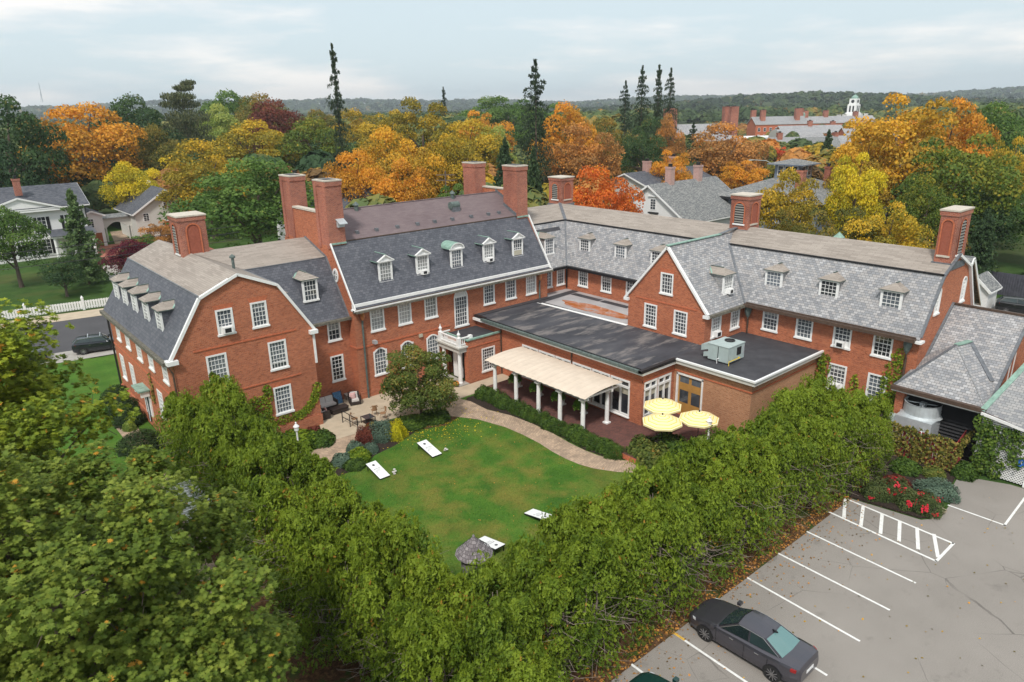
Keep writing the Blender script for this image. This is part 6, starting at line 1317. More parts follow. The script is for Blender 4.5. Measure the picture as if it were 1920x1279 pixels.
# ---------------------------------------------------------------- big foreground trees
def big_tree(name, label, loc, cen, rad, nb, br, ntw, shape, size, pal, seed, per=9, trunk_r=.35):
    rng = np.random.default_rng(seed); t = thing(name, label, 'tree', loc); C = []
    for q in range(int(nb * 1.35)):
        zz = 1 - 2 * (q + .5) / (nb * 1.35); aa = q * 2.39996; d = np.array([math.sqrt(1 - zz * zz) * math.cos(aa), math.sqrt(1 - zz * zz) * math.sin(aa), zz]) + rng.normal(size=3) * .14
        if d[2] < -.62: continue
        C.append(np.array(cen) + d * np.array(rad) * (.74 + .24 * rng.random()) * .92)
    nb = len(C)
    C = np.array(C); Rr = br * (.45 + 1.0 * rng.random(nb)); tb = rng.random(nb); idx = rng.integers(0, nb, ntw); o = unit(rng, ntw); o[:, 2] = np.where(rng.random(ntw) < .75, np.abs(o[:, 2]), o[:, 2])
    P0 = C[idx] + o * (Rr[idx] * (.35 + .95 * rng.random(ntw) ** 1.2))[:, None]; m = ntw * per; i = np.repeat(np.arange(ntw), per)
    out_ = (P0 - np.array(cen)); out_ /= np.linalg.norm(out_, axis=1, keepdims=True); o2 = o * .5 + out_ * .6
    dr = o2[i] * .7 + unit(rng, m) * .8 + np.array([0, 0, -.40]); dr /= np.linalg.norm(dr, axis=1, keepdims=True); P = P0[i] + dr * size * (.4 + .5 * rng.random((m, 1)))
    N = np.array([0, 0, .9]) + o2[i] * .35 + rng.normal(size=(m, 3)) * .38; tc_ = rng.random(ntw)
    tn = .08 + .28 * tb[idx][i] + .3 * tc_[i] + .26 * rng.random(m); tn = np.where(((tc_[i] > .994) & (rng.random(m) < .6)) | (rng.random(m) < .010), .97, np.minimum(tn, .92))
    me = cardmesh(name + '_crown', [cards(rng, P - np.array(loc), N, size, shape, tn, up=-dr, bend=.3)]); crownobj(me, pal, t)
    b = MB(); L_ = Vector(loc); c = Vector(cen); b.tube([L_ + Vector((0, 0, -.1)), L_ + Vector((.1, .1, 2)), L_.lerp(c, .5), c, c + Vector((0, 0, rad[2] * .5))], [trunk_r * 1.3, trunk_r, trunk_r * .8, trunk_r * .5, trunk_r * .15], 'bark', 10)
    for k_ in range(nb):
        q = Vector(C[k_]); s0 = L_.lerp(c, .45 + .5 * rng.random()); mid = s0.lerp(q, .5) + Vector((0, 0, .5)); b.tube([s0, mid, q], [trunk_r * .35, trunk_r * .2, trunk_r * .06], 'bark', 6, cap=False)
        for j in range(4): e_ = q + Vector(unit(rng, 1)[0]) * Rr[k_] * .9; b.tube([q, e_], [trunk_r * .06, .008], 'bark', 4, cap=False)
    b.build('trunk', t); return t
big_tree('oak_tree', 'big dark green oak filling the lower left corner, leaves lobed and tipped orange', (.2, 18.6, 0), (.2, 18.0, 7.5), (5.2, 6.4, 6.0), 170, .80, 40000, 'oak', .135, 'oak', 21, 8)
big_tree('maple_tree', 'yellow-green maple at the left edge overhanging the side lawn', (-.8, 30, 0), (-.9, 29.5, 9.4), (4.3, 6.0, 6.6), 80, .95, 12000, 'oak', .20, 'maple_yg', 22, 8)
# ---------------------------------------------------------------- crab apple and shrubs
t = thing('crabapple_tree', 'round crab apple tree with reddening and yellow leaves beside the patio', 'tree', (24.9, 39.5, 0))
rng = np.random.default_rng(31); me, C_, R_ = blob_crown('crabapple_crown', 31, nb=60, n=24000, leaf=.026, shape='leaf', zc=.50, rz=.48, rxy=.46, br=.13); c = crownobj(me, 'apple', t); tm = trunk_mesh('crabapple_trunk', C_, 3, th=.022, nl=16, spread=.1); partobj(tm, 'trunk', t); t.scale = (5.0, 5.0, 5.3)
bush('yellow_shrub', 'bright yellow rounded shrub at the edge of the lawn', 'shrub', 22.05, 38.25, 0, .78, 1.15, 'yshrub', BUF[0])
bush('green_shrub', 'blue-green rounded shrub left of the bright yellow one', 'shrub', 21.25, 38.75, 0, .95, 1.3, 'bluegrey', BUF[1])
bush('barberry_shrub', 'dark red barberry between the curb and the blue-green shrub', 'shrub', 20.45, 39.25, 0, .8, 1.0, 'barberry', BUF[0])
bush('orange_shrub', 'small orange-tinged shrub just below the patio curb', 'shrub', 21.2, 40.0, 0, .5, .7, 'gold', BU[0])
bush('leafy_perennial', 'low leafy ground cover in front of the crab apple tree', 'plant', 23.9, 39.2, 0, 1.25, .55, 'hedge', BU[1]); bush('leafy_perennial', 'low leafy ground cover right under the crab apple tree', 'plant', 25.6, 38.9, 0, 1.2, .6, 'hedge', BU[2])
for (x, y, r, h, p_, lb) in ((18.9, 38.2, .6, .7, 'bluegrey', 'grey-green perennial clump beside the lower brick path'), (18.6, 37.1, .8, .7, 'ivy', 'spiky yellow-green daylily clump at the lawn corner'), (17.6, 37.4, .7, .6, 'bluegrey', 'pale hosta clump near the left hedge'), (19.7, 37.5, .5, .6, 'bluegrey', 'small dark blue-green clump between daylilies and barberry'), (17.9, 36.4, .7, .5, 'hedge', 'low green clump in the bed nearest the left hedge'), (16.6, 41.6, 1.5, .9, 'ivy', 'broad bright green shrub at the foot of the gable'), (17.9, 41.0, 1.0, .8, 'hedge', 'rounded green shrub touching the patio corner'), (18.1, 42.4, .6, .6, 'barberry', 'small brown-red shrub at the gable corner'), (15.2, 42.2, 1.2, 1.0, 'hedge', 'green shrub behind the lamp post at the gable')):
    bush('perennial_clump' if r < 1 else 'low_shrub', lb, 'plant', x, y, 0, r, h, p_, BU[random.randrange(3)], rz=random.random() * 6)
# low box hedge along the pergola
y = 39.7; k_ = 0
while y > 26.3:
    t = bush('hedge_shrub', '%s low green shrub from the crab apple end of the row along the terrace' % ORD[k_], 'shrub', 30.75 + random.uniform(-.06, .1), y, 0, random.uniform(.62, .78), random.uniform(.65, .95), 'hedge', BUF[k_ % 2] if k_ % 3 else BU[k_ % 3], 'low shrubs along the terrace edge', random.random() * 6); y -= .82; k_ += 1
for x, y, r, h, p_, lb in ((32.0, 25.3, 1.1, 1.3, 'apple', 'loose green shrub where the brick path ends'), (33.2, 24.3, 1.3, 1.5, 'hedge', 'larger loose green shrub beside the yellow umbrellas'), (31.4, 23.8, 1.2, 1.5, 'apple', 'bushy green shrub by the end of the low hedge'), (34.6, 22.6, 1.0, 1.2, 'yew', 'dark green shrub under the nearest yellow umbrellas')):
    bush('loose_shrub', lb, 'shrub', x, y, 0, r, h, p_, BU[random.randrange(3)], rz=random.random() * 6)
for i, (x, y, r, lb) in enumerate(((9.6, 58.6, 1.2, 'clipped dark yew mound farthest along the left wing'), (9.4, 55.4, 1.35, 'clipped dark yew mound left of the side door'), (9.2, 53.2, 1.1, 'small clipped yew mound touching the side door step'), (8.7, 48.4, 1.5, 'clipped dark yew mound right of the side door'))): bush('yew_mound', lb, 'shrub', x, y, 0, r, 1.15, 'yew', BUT, 'clipped yew mounds by the side door')
bush('hydrangea', 'small pale-flowered bush beside the side door step', 'shrub', 8.9, 52.0, 0, .45, .7, 'lime', BU[1])
# rose bed
for i, (x, y, r, lb) in enumerate(((37.7, 13.5, .8, 'rose bush with red blooms nearest the tall hedge'), (38.4, 12.7, .85, 'rose bush with red blooms in the middle of the bed'), (38.0, 11.9, .8, 'rose bush with few red blooms at the front of the bed'), (38.1, 11.1, .85, 'rose bush with red blooms at the tip of the bed by the hatched bay'))):
    t = bush('rose_bush', lb, 'rose bush', x, y, .05, r, 1.0, 'rose', BUF[i % 2], 'rose bushes at the hatched bay', i * 1.3)
    rg = np.random.default_rng(60 + i); d = unit(rg, 60); d[:, 2] = np.abs(d[:, 2]); cc = unit(rg, 9); cc[:, 2] = np.abs(cc[:, 2]); q = cc[rg.integers(0, 9, 150)] + rg.normal(size=(150, 3)) * .09; q[:, 2] = np.maximum(q[:, 2], .25)
    o = bpy.data.objects.new('blooms', cardmesh('blooms', [cards(rg, q * 1.0, q + unit(rg, 150) * .5, .12, 'clump', rg.random(150))])); COL.objects.link(o); o.parent = t; o.material_slots[0].link = 'OBJECT'; M['bloom'] = M.get('bloom') or plain('rose_red', (.55, .015, .035), .6, .3, 20); o.material_slots[0].material = M['bloom']; o['kind'] = 'stuff'
bush('blue_green_groundcover', 'low blue-green spreading shrub between roses and vine-covered fence', 'shrub', 40.6, 11.4, .05, 1.15, .65, 'bluegrey', BUF[0])
bush('golden_topped_shrub', 'shrub with yellow-tipped top behind the hedge below the ivy', 'shrub', 40.6, 20.4, 0, 1.5, 3.2, 'maple_yg', BU[0])
# climbing plants
rwp = Pl('y', RX)
ivy_on(rwp, [(16.7, 3.4, .7, 2.2), (16.5, 5.2, .3, .9), (17.0, 1.6, 1.0, 1.2), (16.2, 2.2, .5, 2.0), (18.5, .7, 1.2, .8)], 1500, 'ivy', 'bright green ivy climbing around the lower right window and brown downpipe', seed=3)
ivy_on(rwp, [(19.05, 1.8, .35, 1.7), (19.0, .6, .7, .8)], 420, 'ivy', 'narrow tongue of ivy between the two lower windows of the right wing', seed=4)
ivy_on(rwp, [(21.45, 2.4, .35, 2.1), (21.2, 3.6, .45, .8), (20.9, .8, .5, .8)], 520, 'ivy', 'ivy in the corner between the low brick wall and the right wing', seed=5)
gp_ = Pl('x', GY); arcp = [(17.35 + 1.9 * math.sin(a), 1.15 + 2.3 * (1 - math.cos(a)) + 0, .34, .34) for a in [i * .12 for i in range(12)]]
ivy_on(gp_, arcp + [(16.6, 1.2, .5, .35)], 900, 'ivy', 'curving band of bright ivy right of the lowest gable window', seed=6, size=.12, depth=.08)
ivy_on(gp_, [(15.0, 2.2, .9, 1.2), (14.0, 1.6, 1.1, 1.4), (15.7, 3.2, .35, .8), (15.2, 1.0, 1.0, .9)], 1500, 'ivy', 'ivy patch left of the lowest gable window', 'ivy', seed=7)
ivy_on(Pl('y', XL_), [(49.9, 3.4, .25, 1.2), (50.2, 2.6, .3, .6)], 160, 'ivy', 'thin strand of ivy right of the copper door hood', 'vine', seed=8)

# fallen leaves
def leaves_on(name, n, fn, pal, size, seed):
    rng = np.random.default_rng(seed); P = fn(rng, n); N = np.array([0, 0, 1.]) + rng.normal(size=(n, 3)) * .3; o = bpy.data.objects.new(name, cardmesh(name, [cards(rng, P, N, size, 'leaf', rng.random(n))])); COL.objects.link(o); o.material_slots[0].link = 'OBJECT'; o.material_slots[0].material = leafmat(pal); o['kind'] = 'stuff'
leaves_on('fallen_leaves', 520, lambda r, n: np.stack([24.8 + 1.9 * r.normal(size=n), 37.6 + 1.2 * r.normal(size=n), .035 + .01 * r.random(n)], 1), 'yellow', .10, 1)
leaves_on('fallen_leaves', 700, lambda r, n: np.stack([9 + 34 * r.random(n), 14.35 - np.abs(r.normal(size=n)) * 1.1, .03 + .01 * r.random(n)], 1), 'rust', .09, 2)
leaves_on('fallen_leaves', 260, lambda r, n: np.stack([9 + 34 * r.random(n), 14 * r.random(n), .03 + .01 * r.random(n)], 1), 'goldorange', .09, 3)
leaves_on('fallen_leaves', 500, lambda r, n: np.stack([14 + 15 * r.random(n), 19 + 19 * r.random(n), .03 + .01 * r.random(n)], 1), 'rust', .06, 4)
leaves_on('fallen_leaves', 4200, lambda r, n: np.stack([6.8 + 34 * r.random(n) ** 1.0, np.where(r.random(n) < .5, 14.3 + 5 * r.random(n), 14.3 + .8 * r.random(n)), .03 + .03 * r.random(n)], 1), 'rust', .11, 5)
# grass blades over the lawn
def blades(rng, n):
    X = 13 + 17.5 * rng.random(n); Y = 17 + 23.5 * rng.random(n); return np.stack([X, Y, np.full(n, .02)], 1)
rng = np.random.default_rng(77); n = 60000; P = blades(rng, n); xi = np.interp(P[:, 1], [q[1] for q in inner[::-1]], [q[0] for q in inner[::-1]]); k_ = (P[:, 0] < xi - .08) & (P[:, 1] < 36 + (P[:, 0] - 15) * .16) & (P[:, 0] > 13); P = P[k_]; n = len(P); a = rng.random(n) * 6.283
N = np.stack([np.cos(a), np.sin(a), .35 * np.ones(n)], 1); o = bpy.data.objects.new('lawn_grass', cardmesh('lawn_grass', [cards(rng, P, N, .085, 'blade', .2 + .6 * rng.random(n), up=np.tile(np.array([0, 0, -1.]), (n, 1)), squash=2.2)])); COL.objects.link(o); o.material_slots[0].link = 'OBJECT'
bm_ = M['lawn']; o.material_slots[0].material = bm_; o['kind'] = 'stuff'

arb(39.7, 14.9, .66, 'short arborvitae at the end of the parking lot hedge behind the roses', 'arborvitae of the parking lot hedge', 1); arb(41.2, 15.4, .72, 'short arborvitae right beside the vine-covered red fence', 'arborvitae of the parking lot hedge', 2)
bush('low_shrub', 'low green shrub between the roses and the vine-covered fence', 'shrub', 41.9, 13.6, .05, .9, .7, 'hedge', BU[0]); bush('low_shrub', 'small green shrub at the foot of the vine-covered fence', 'shrub', 42.5, 12.3, .05, .7, .5, 'apple', BU[1]); bush('low_shrub', 'brownish low shrub behind the rose bushes', 'shrub', 39.6, 13.2, .05, .8, .6, 'barberry', BU[2])
# ---------------------------------------------------------------- pergola
PG = thing('pergola', 'white-columned pergola with a long tan ribbed canopy along the dining room', 'pergola', (32.4, 34.2, .35))
ys = (38.75, 36.35, 33.95, 31.8, 29.65)
for x in (31.1, 33.45):
    for y in ys:
        c = MB(); z = TZ; c.box(x - .2, x + .2, y - .2, y + .2, z, z + .1, 'white'); c.lathe(x, y, [(.19, z + .1), (.15, z + .18), (.15, z + 1.2), (.125, z + 2.2), (.17, z + 2.26), (.19, z + 2.34)], 'white', 14); c.box(x - .22, x + .22, y - .22, y + .22, z + 2.34, z + 2.42, 'white'); c.build('column', PG)
for x in (31.1, 33.45): c = MB(); c.box(x - .07, x + .07, 29.2, 39.3, 2.78, 2.95, 'white'); c.build('beam', PG)
y = 29.25
while y < 39.35: c = MB(); c.box(30.75, 34.1, y - .03, y + .03, 2.95, 3.06, 'white'); c.build('rafter', PG); y += .56
b = MB(); nx, ny = 10, 108; y0, y1, x0, x1 = 29.05, 39.45, 30.65, 34.35
def cz(i, j): u = i / nx; v = (j % 6) / 6; return 3.10 + .13 * math.sin(math.pi * min(1, u * 1.0)) + .18 * u - .022 * math.sin(math.pi * v) ** .8 - (.03 if i == 0 else 0) - (.06 * max(0, 1 - abs(j - ny) / 1.0))
def cx_(i, j): return x0 + (x1 - x0) * i / nx + (.02 * math.sin(j * 1.047) if i == 0 else 0)
for i in range(nx):
    for j in range(ny):
        q = [(cx_(a, c_), y0 + (y1 - y0) * c_ / ny, cz(a, c_)) for a, c_ in ((i, j), (i + 1, j), (i + 1, j + 1), (i, j + 1))]; b.poly(q, 'tan_fabric', smooth=True)
b.build('canopy', PG)
# hanging ferns
FN = bush_mesh('fern_mesh', 400, 900, .32, 'blade', rough=.1)
def fern_mesh():
    rng = np.random.default_rng(9); n = 1500; a = rng.random(n) * 6.283; el = rng.random(n) * 1.4 - .3; r = .15 + .85 * rng.random(n); d = np.stack([np.cos(a) * np.cos(el), np.sin(a) * np.cos(el), np.sin(el)], 1)
    P = d * r[:, None]; P[:, 2] -= r ** 2 * .7; up = -d + np.array([0, 0, 1.0]) * r[:, None]; N = np.array([0, 0, 1.]) + d * .5 + rng.normal(size=(n, 3)) * .4; return cardmesh('fern', [cards(rng, P, N, .34, 'leaf', .2 + .7 * rng.random(n), up=up, squash=.5)])
FM = fern_mesh()
for i, (y, lb) in enumerate(((37.5, 'hanging fern under the canopy, farthest along the pergola'), (35.15, 'hanging fern second from the far end of the pergola'), (32.9, 'hanging fern third from the far end of the pergola'), (30.75, 'hanging fern nearest the yellow umbrellas under the pergola'))):
    t = thing('hanging_fern', lb, 'hanging plant', (32.0, y, 2.0), 'hanging ferns under the pergola'); o = crownobj(FM, 'fern', t, 'fronds'); o.scale = (.52, .52, .5); m = MB(); m.lathe(32.0, y, [(.1, 1.75), (.2, 2.0), (.2, 2.03)], 'dark', 10); m.tube([(32.0, y, 2.0), (32.0, y, 2.9)], .012, 'dark', 4); m.build('basket', t)
# umbrellas
def umbmat():
    k = NM('yellow_striped_canvas'); v = k.n('ShaderNodeSeparateXYZ'); k.l(k.co('UV'), v.inputs[0]); f = k.math('FRACT', k.math('MULTIPLY', v.outputs[1], 4.2)); g = k.math('GREATER_THAN', f, .72); h_ = k.math('LESS_THAN', f, .08)
    k.col(k.mix(h_, k.mix(g, (.80, .70, .37), (.82, .56, .10)), (.80, .80, .74))).rough(.85); return k.m
M['umb'] = umbmat()
def umbrella(x, y, zt, r, rz, label):
    t = thing('patio_umbrella', label, 'umbrella', (x, y, TZ), 'yellow striped umbrellas on the terrace'); n = 8; b = MB(); T_ = Vector((x, y, zt))
    for i in range(n):
        a, c = rz + 2 * math.pi * i / n, rz + 2 * math.pi * (i + 1) / n; A, B_ = Vector((x + r * math.cos(a), y + r * math.sin(a), zt - .46)), Vector((x + r * math.cos(c), y + r * math.sin(c), zt - .46)); Mi = (A + B_) / 2 + Vector((0, 0, .03))
        MA, MB_ = T_.lerp(A, .5) + Vector((0, 0, .05)), T_.lerp(B_, .5) + Vector((0, 0, .05)); k_ = r / 2
        b.poly([T_, MA, MB_], 'umb', uv=[(0, 0), (-.3 * k_, k_), (.3 * k_, k_)]); b.poly([MA, A, B_, MB_], 'umb', uv=[(-.3 * k_, k_), (-.6 * k_, 2 * k_), (.6 * k_, 2 * k_), (.3 * k_, k_)]); b.poly([A, B_, B_ - Vector((0, 0, .1)), A - Vector((0, 0, .1))], 'umb', uv=[(0, .17), (1, .17), (1, .15), (0, .15)])
    b.build('canopy', t); m = MB(); m.tube([(x, y, TZ), (x, y, zt + .02)], .024, 'dark', 8); m.lathe(x, y, [(.04, zt), (.05, zt + .06), (.02, zt + .12)], 'dark', 8); m.build('pole', t); m = MB(); m.lathe(x, y, [(.26, TZ), (.24, TZ + .06), (.05, TZ + .1)], 'dark', 14); m.build('base', t)
    m = MB()
    for i in range(n): a = rz + 2 * math.pi * i / n; m.tube([T_ - Vector((0, 0, .04)), (x + r * .98 * math.cos(a), y + r * .98 * math.sin(a), zt - .5)], .008, 'dark', 4)
    m.build('rib', t)
    t2 = thing('bistro_table', label.replace('yellow striped umbrella', 'round dark table under the umbrella'), 'table', (x, y, TZ), 'tables under the umbrellas'); m = MB(); m.lathe(x, y, [(.42, TZ + .7), (.42, TZ + .73)], 'dark', 18); m.build('tabletop', t2)
    for i in range(4): a = i * 1.571 + .7; m = MB(); m.tube([(x + .1 * math.cos(a), y + .1 * math.sin(a), TZ + .7), (x + .33 * math.cos(a), y + .33 * math.sin(a), TZ)], .015, 'dark', 5); m.build('leg', t2)
umbrella(34.55, 25.9, 2.95, 1.26, .2, 'yellow striped umbrella nearest the dining room corner'); umbrella(32.6, 24.4, 2.95, 1.26, .35, 'yellow striped umbrella leftmost, nearest the lawn'); umbrella(34.6, 23.15, 2.95, 1.26, .1, 'yellow striped umbrella rightmost, over the tall hedge')
# ---------------------------------------------------------------- lamp posts
def lamp_post(x, y, h, label, z0=0.0, lamp=True):
    t = thing('lamp_post', label, 'lamp post', (x, y, z0), 'white lamp posts'); m = MB(); m.lathe(x, y, [(.09, z0), (.09, z0 + .5), (.06, z0 + .55), (.055, z0 + h - .45), (.1, z0 + h - .42)], 'white', 10); m.build('post', t)
    m = MB(); m.lathe(x, y, [(.1, z0 + h - .42), (.14, z0 + h - .36), (.14, z0 + h - .12), (.16, z0 + h - .1)], 'white', 8); m.build('lantern', t); m = MB(); m.lathe(x, y, [(.2, z0 + h - .1), (.08, z0 + h + .04), (.04, z0 + h + .1), (.06, z0 + h + .15), (.01, z0 + h + .22)], 'white', 8); m.build('finial', t)
lamp_post(15.8, 39.6, 2.4, 'white lamp post beside the patio path near the gable'); lamp_post(6.9, 39.8, 2.5, 'white lamp post on the side lawn at far left')
lamp_post(34.3, 22.2, 2.5, 'white lamp post under the rightmost yellow umbrella', TZ); lamp_post(41.5, 16.9, 3.2, 'tall white post between the hedge end and the vine fence')
t = thing('flower_basket', 'yellow-green hanging basket beside the rightmost umbrella', 'hanging plant', (34.3, 22.6, 1.5)); o = crownobj(FM, 'lime', t, 'foliage'); o.scale = (.42, .42, .45); m = MB(); m.lathe(34.3, 22.6, [(.1, 1.3), (.18, 1.5)], 'dark', 8); m.tube([(34.3, 22.2, 2.2), (34.3, 22.6, 2.1), (34.3, 22.6, 1.5)], .01, 'dark', 4); m.build('basket', t)
# shingled round kiosk behind the hedge corner
KX, KY = 16.1, 21.9; t = thing('shingled_kiosk', 'small round kiosk with a weathered conical shingle roof behind the hedge corner', 'kiosk', (KX, KY, 0)); m = MB(); n = 12
M['shake'] = slatemat('weathered_shingles', [(.17, .15, .16), (.25, .225, .235), (.33, .3, .31)], .16, .16, line=.5, rough=.95, mottled=.3)
for q in range(5):
    r0, r1, z0, z1 = .86 - .165 * q, .86 - .165 * (q + 1), 2.15 + .16 * q, 2.15 + .16 * (q + 1) + .02
    for i in range(n): a, c = 2 * math.pi * i / n, 2 * math.pi * (i + 1) / n; m.poly([(KX + r0 * math.cos(a), KY + r0 * math.sin(a), z0 - .02), (KX + r0 * math.cos(c), KY + r0 * math.sin(c), z0 - .02), (KX + r1 * math.cos(c), KY + r1 * math.sin(c), z1), (KX + r1 * math.cos(a), KY + r1 * math.sin(a), z1)], 'shake')
m.build('roof', t); m = MB(); m.lathe(KX, KY, [(.6, .8), (.6, 2.1)], 'grey_wood', 12); m.build('body', t); m = MB(); m.lathe(KX, KY, [(.09, 0), (.09, .8)], 'grey_wood', 8); m.build('post', t); m = MB(); m.lathe(KX, KY, [(.06, 2.92), (.07, 3.0), (.01, 3.08)], 'grey_wood', 8); m.build('finial', t)
# white arbor at far left
t = thing('garden_arbor', 'white lattice garden arbor between the oak and the left hedge', 'arbor', (7.4, 34.8, 0)); m = MB()
for x in (6.9, 8.0):
    for y in (33.4, 36.2): m.box(x - .06, x + .06, y - .06, y + .06, 0, 2.4, 'white')
m.build('post', t); m = MB(); y = 33.1
while y < 36.7: m.box(6.5, 8.45, y - .03, y + .03, 2.5, 2.62, 'white'); m.prism([(8.45, y - .03, 2.5), (8.6, y - .03, 2.58), (8.6, y + .03, 2.58), (8.45, y + .03, 2.5)], (0, 0, .1), 'white'); y += .34
m.build('rafter', t); m = MB()
for x in (6.9, 8.0):
    m.box(x - .05, x + .05, 33.0, 36.6, 2.38, 2.5, 'white')
m.build('beam', t)
for x in (6.9, 8.0):
    m = MB(); z = .3
    while z < 2.3: m.box(x - .015, x + .015, 33.4, 36.2, z, z + .04, 'white'); z += .24
    y = 33.6
    while y < 36.1: m.box(x + .015, x + .03, y, y + .04, .2, 2.35, 'white'); y += .24
    m.build('lattice_panel', t)
# ---------------------------------------------------------------- cornhole boards
def board(x0, x1, ylo, yhi, label, mark=1):
    """yhi end is raised"""
    up = .34; t = thing('cornhole_board', label, 'cornhole board', ((x0 + x1) / 2, (ylo + yhi) / 2, 0), 'cornhole boards on the lawn'); L_ = abs(yhi - ylo); sg = 1 if yhi > ylo else -1
    def P(u, v, d=0): return Vector((x0 + (x1 - x0) * u, ylo + (yhi - ylo) * v, .09 + up * v + d))
    m = MB(); m.poly([P(0, 0), P(1, 0), P(1, 1), P(0, 1)], 'white_metal')
    for a, c in (((0, 0), (1, 0)), ((1, 0), (1, 1)), ((1, 1), (0, 1)), ((0, 1), (0, 0))): m.poly([P(*a), P(*c), P(*c, -.08), P(*a, -.08)], 'black')
    m.build('deck', t)
    h_ = MB(); h_.poly([P(.5 + .12 * math.cos(i * .3927), .80 + .055 * math.sin(i * .3927), .004) for i in range(16)], 'black'); h_.build('hole', t)
    k_ = MB()
    def bar(u0, u1, v0, v1): k_.poly([P(u0, v0, .004), P(u1, v0, .004), P(u1, v1, .004), P(u0, v1, .004)], 'black')
    bar(.22, .78, .565, .58); bar(.22, .245, .50, .565); bar(.755, .78, .50, .565)
    for v in (.50, .45, .40):
        for u in [.3 + .07 * i for i in range(6)]: bar(u, u + .035, v, v + .016)
    bar(.22, .245, .36, .42); bar(.22, .3, .36, .372)
    k_.build('marking', t)
    for u in (.06, .94): l = MB(); a = P(u, .93, -.05); l.beam(a, (a.x, a.y, 0.0), .05, .03, 'black', up=(1, 0, 0)); l.build('leg', t)
board(18.2, 18.88, 33.85, 35.5, 'white cornhole board nearest the left hedge'); board(22.1, 22.82, 34.05, 35.8, 'white cornhole board nearest the crab apple tree'); board(18.5, 19.14, 25.05, 23.4, 'white cornhole board beside the shingled kiosk'); board(22.05, 22.72, 25.3, 23.65, 'white cornhole board partly hidden by the parking lot hedge')
for (x, y, lb) in ((19.25, 33.95, 'small pile of white bean bags beside the left cornhole board'), (23.15, 34.2, 'small pile of white bean bags beside the right cornhole board')):
    t = thing('bean_bags', lb, 'bean bags', (x, y, 0)); r_ = random.Random(int(x * 10))
    for i in range(5): m = MB(); cx0, cy0 = x + r_.uniform(-.14, .14), y + r_.uniform(-.14, .14); z = .02 + .045 * i; m.lathe(cx0, cy0, [(.05, z), (.085, z + .02), (.08, z + .045), (.03, z + .055)], 'cushion', 8); m.build('bean_bag', t)
# ---------------------------------------------------------------- patio furniture
Z0 = .03
def place(t, x, y, rz): t.location = (x, y, Z0); t.rotation_euler = (0, 0, rz); return t
def sofa(w_, label, group=None, name='wicker_armchair', cat='armchair', n=1):
    t = thing(name, label, cat, (0, 0, 0), group); d = .78; h = .62; m = MB(); m.box(-w_ / 2, w_ / 2, -d / 2, d / 2, .08, .30, 'wicker'); m.build('seat_frame', t)
    for sg in (-1, 1): m = MB(); m.box(min(sg * w_ / 2, sg * (w_ / 2 - .12)), max(sg * w_ / 2, sg * (w_ / 2 - .12)), -d / 2, d / 2, .30, h, 'wicker'); m.build('arm', t)
    m = MB(); m.prism([(-w_ / 2, d / 2 - .12, .3), (w_ / 2, d / 2 - .12, .3), (w_ / 2, d / 2 + .02, .3), (-w_ / 2, d / 2 + .02, .3)], (0, .07, .5), 'wicker'); m.build('backrest', t)
    iw = (w_ - .26) / n
    for i in range(n): x = -w_ / 2 + .13 + iw * i; m = MB(); m.box(x + .01, x + iw - .01, -d / 2 + .02, d / 2 - .14, .30, .44, 'cushion'); m.build('seat_cushion', t); m = MB(); m.prism([(x + .02, d / 2 - .27, .43), (x + iw - .02, d / 2 - .27, .43), (x + iw - .02, d / 2 - .12, .43), (x + .02, d / 2 - .12, .43)], (0, .07, .42), 'cushion'); m.build('back_cushion', t)
    for sx in (-1, 1):
        for sy in (-1, 1): m = MB(); x, y = sx * (w_ / 2 - .06), sy * (d / 2 - .06); m.box(x - .03, x + .03, y - .03, y + .03, 0, .08, 'dark'); m.build('leg', t)
    return t
place(sofa(1.5, 'dark wicker two-seat sofa with pale cushions against the brick wall', name='wicker_sofa', cat='sofa', n=2), 20.75, 45.75, 0)
place(sofa(.82, 'dark wicker armchair at the left end, facing right', 'wicker armchairs on the patio'), 19.75, 44.35, R(90)); place(sofa(.82, 'dark wicker armchair right of the sofa with a red striped pillow', 'wicker armchairs on the patio'), 22.75, 45.2, R(-18))
t = thing('wicker_ottoman', 'long dark wicker coffee table in front of the sofa', 'coffee table', (21.1, 44.55, Z0)); m = MB(); m.box(20.5, 21.75, 44.3, 44.85, Z0 + .06, Z0 + .36, 'wicker'); m.build('body', t); m = MB(); m.box(20.45, 21.8, 44.25, 44.9, Z0 + .36, Z0 + .41, 'wicker'); m.build('top', t)
def pillow(x, y, z, rz, mat, label, tilt=.5):
    t = thing('throw_pillow', label, 'pillow', (x, y, z)); m = MB(); n = 6
    for i in range(n):
        for j in range(n):
            q = []
            for a, c in ((i, j), (i + 1, j), (i + 1, j + 1), (i, j + 1)): u, v = a / n - .5, c / n - .5; q.append((u * .44, v * .44, .08 * (1 - (2 * u) ** 2) * (1 - (2 * v) ** 2)))
            m.poly(q, mat, uv=[(p_[0], p_[1]) for p_ in q], smooth=True); m.poly([(p_[0], p_[1], -p_[2]) for p_ in q][::-1], mat, uv=[(p_[0], p_[1]) for p_ in q][::-1], smooth=True)
    o = m.build('pillow_cover', t, off=(0, 0, 0)); t.rotation_euler = (R(90) - tilt * .5, 0, rz)
pillow(22.62, 45.25, Z0 + .66, R(-18), 'stripe_red', 'red and white striped pillow on the right wicker armchair'); pillow(19.95, 44.25, Z0 + .64, R(80), 'stripe_red', 'red striped pillow on the left wicker armchair'); pillow(19.55, 44.5, Z0 + .7, R(80), 'blue', 'blue pillow on the left wicker armchair')
t = thing('folded_chair', 'blue folded fabric chair leaning against the wall beside the sofa', 'chair', (21.85, 46.2, Z0)); m = MB(); m.prism([(21.55, 46.0, Z0), (22.2, 46.0, Z0), (22.2, 46.06, Z0), (21.55, 46.06, Z0)], (0, .3, .85), 'blue'); m.build('seat_fabric', t); m = MB()
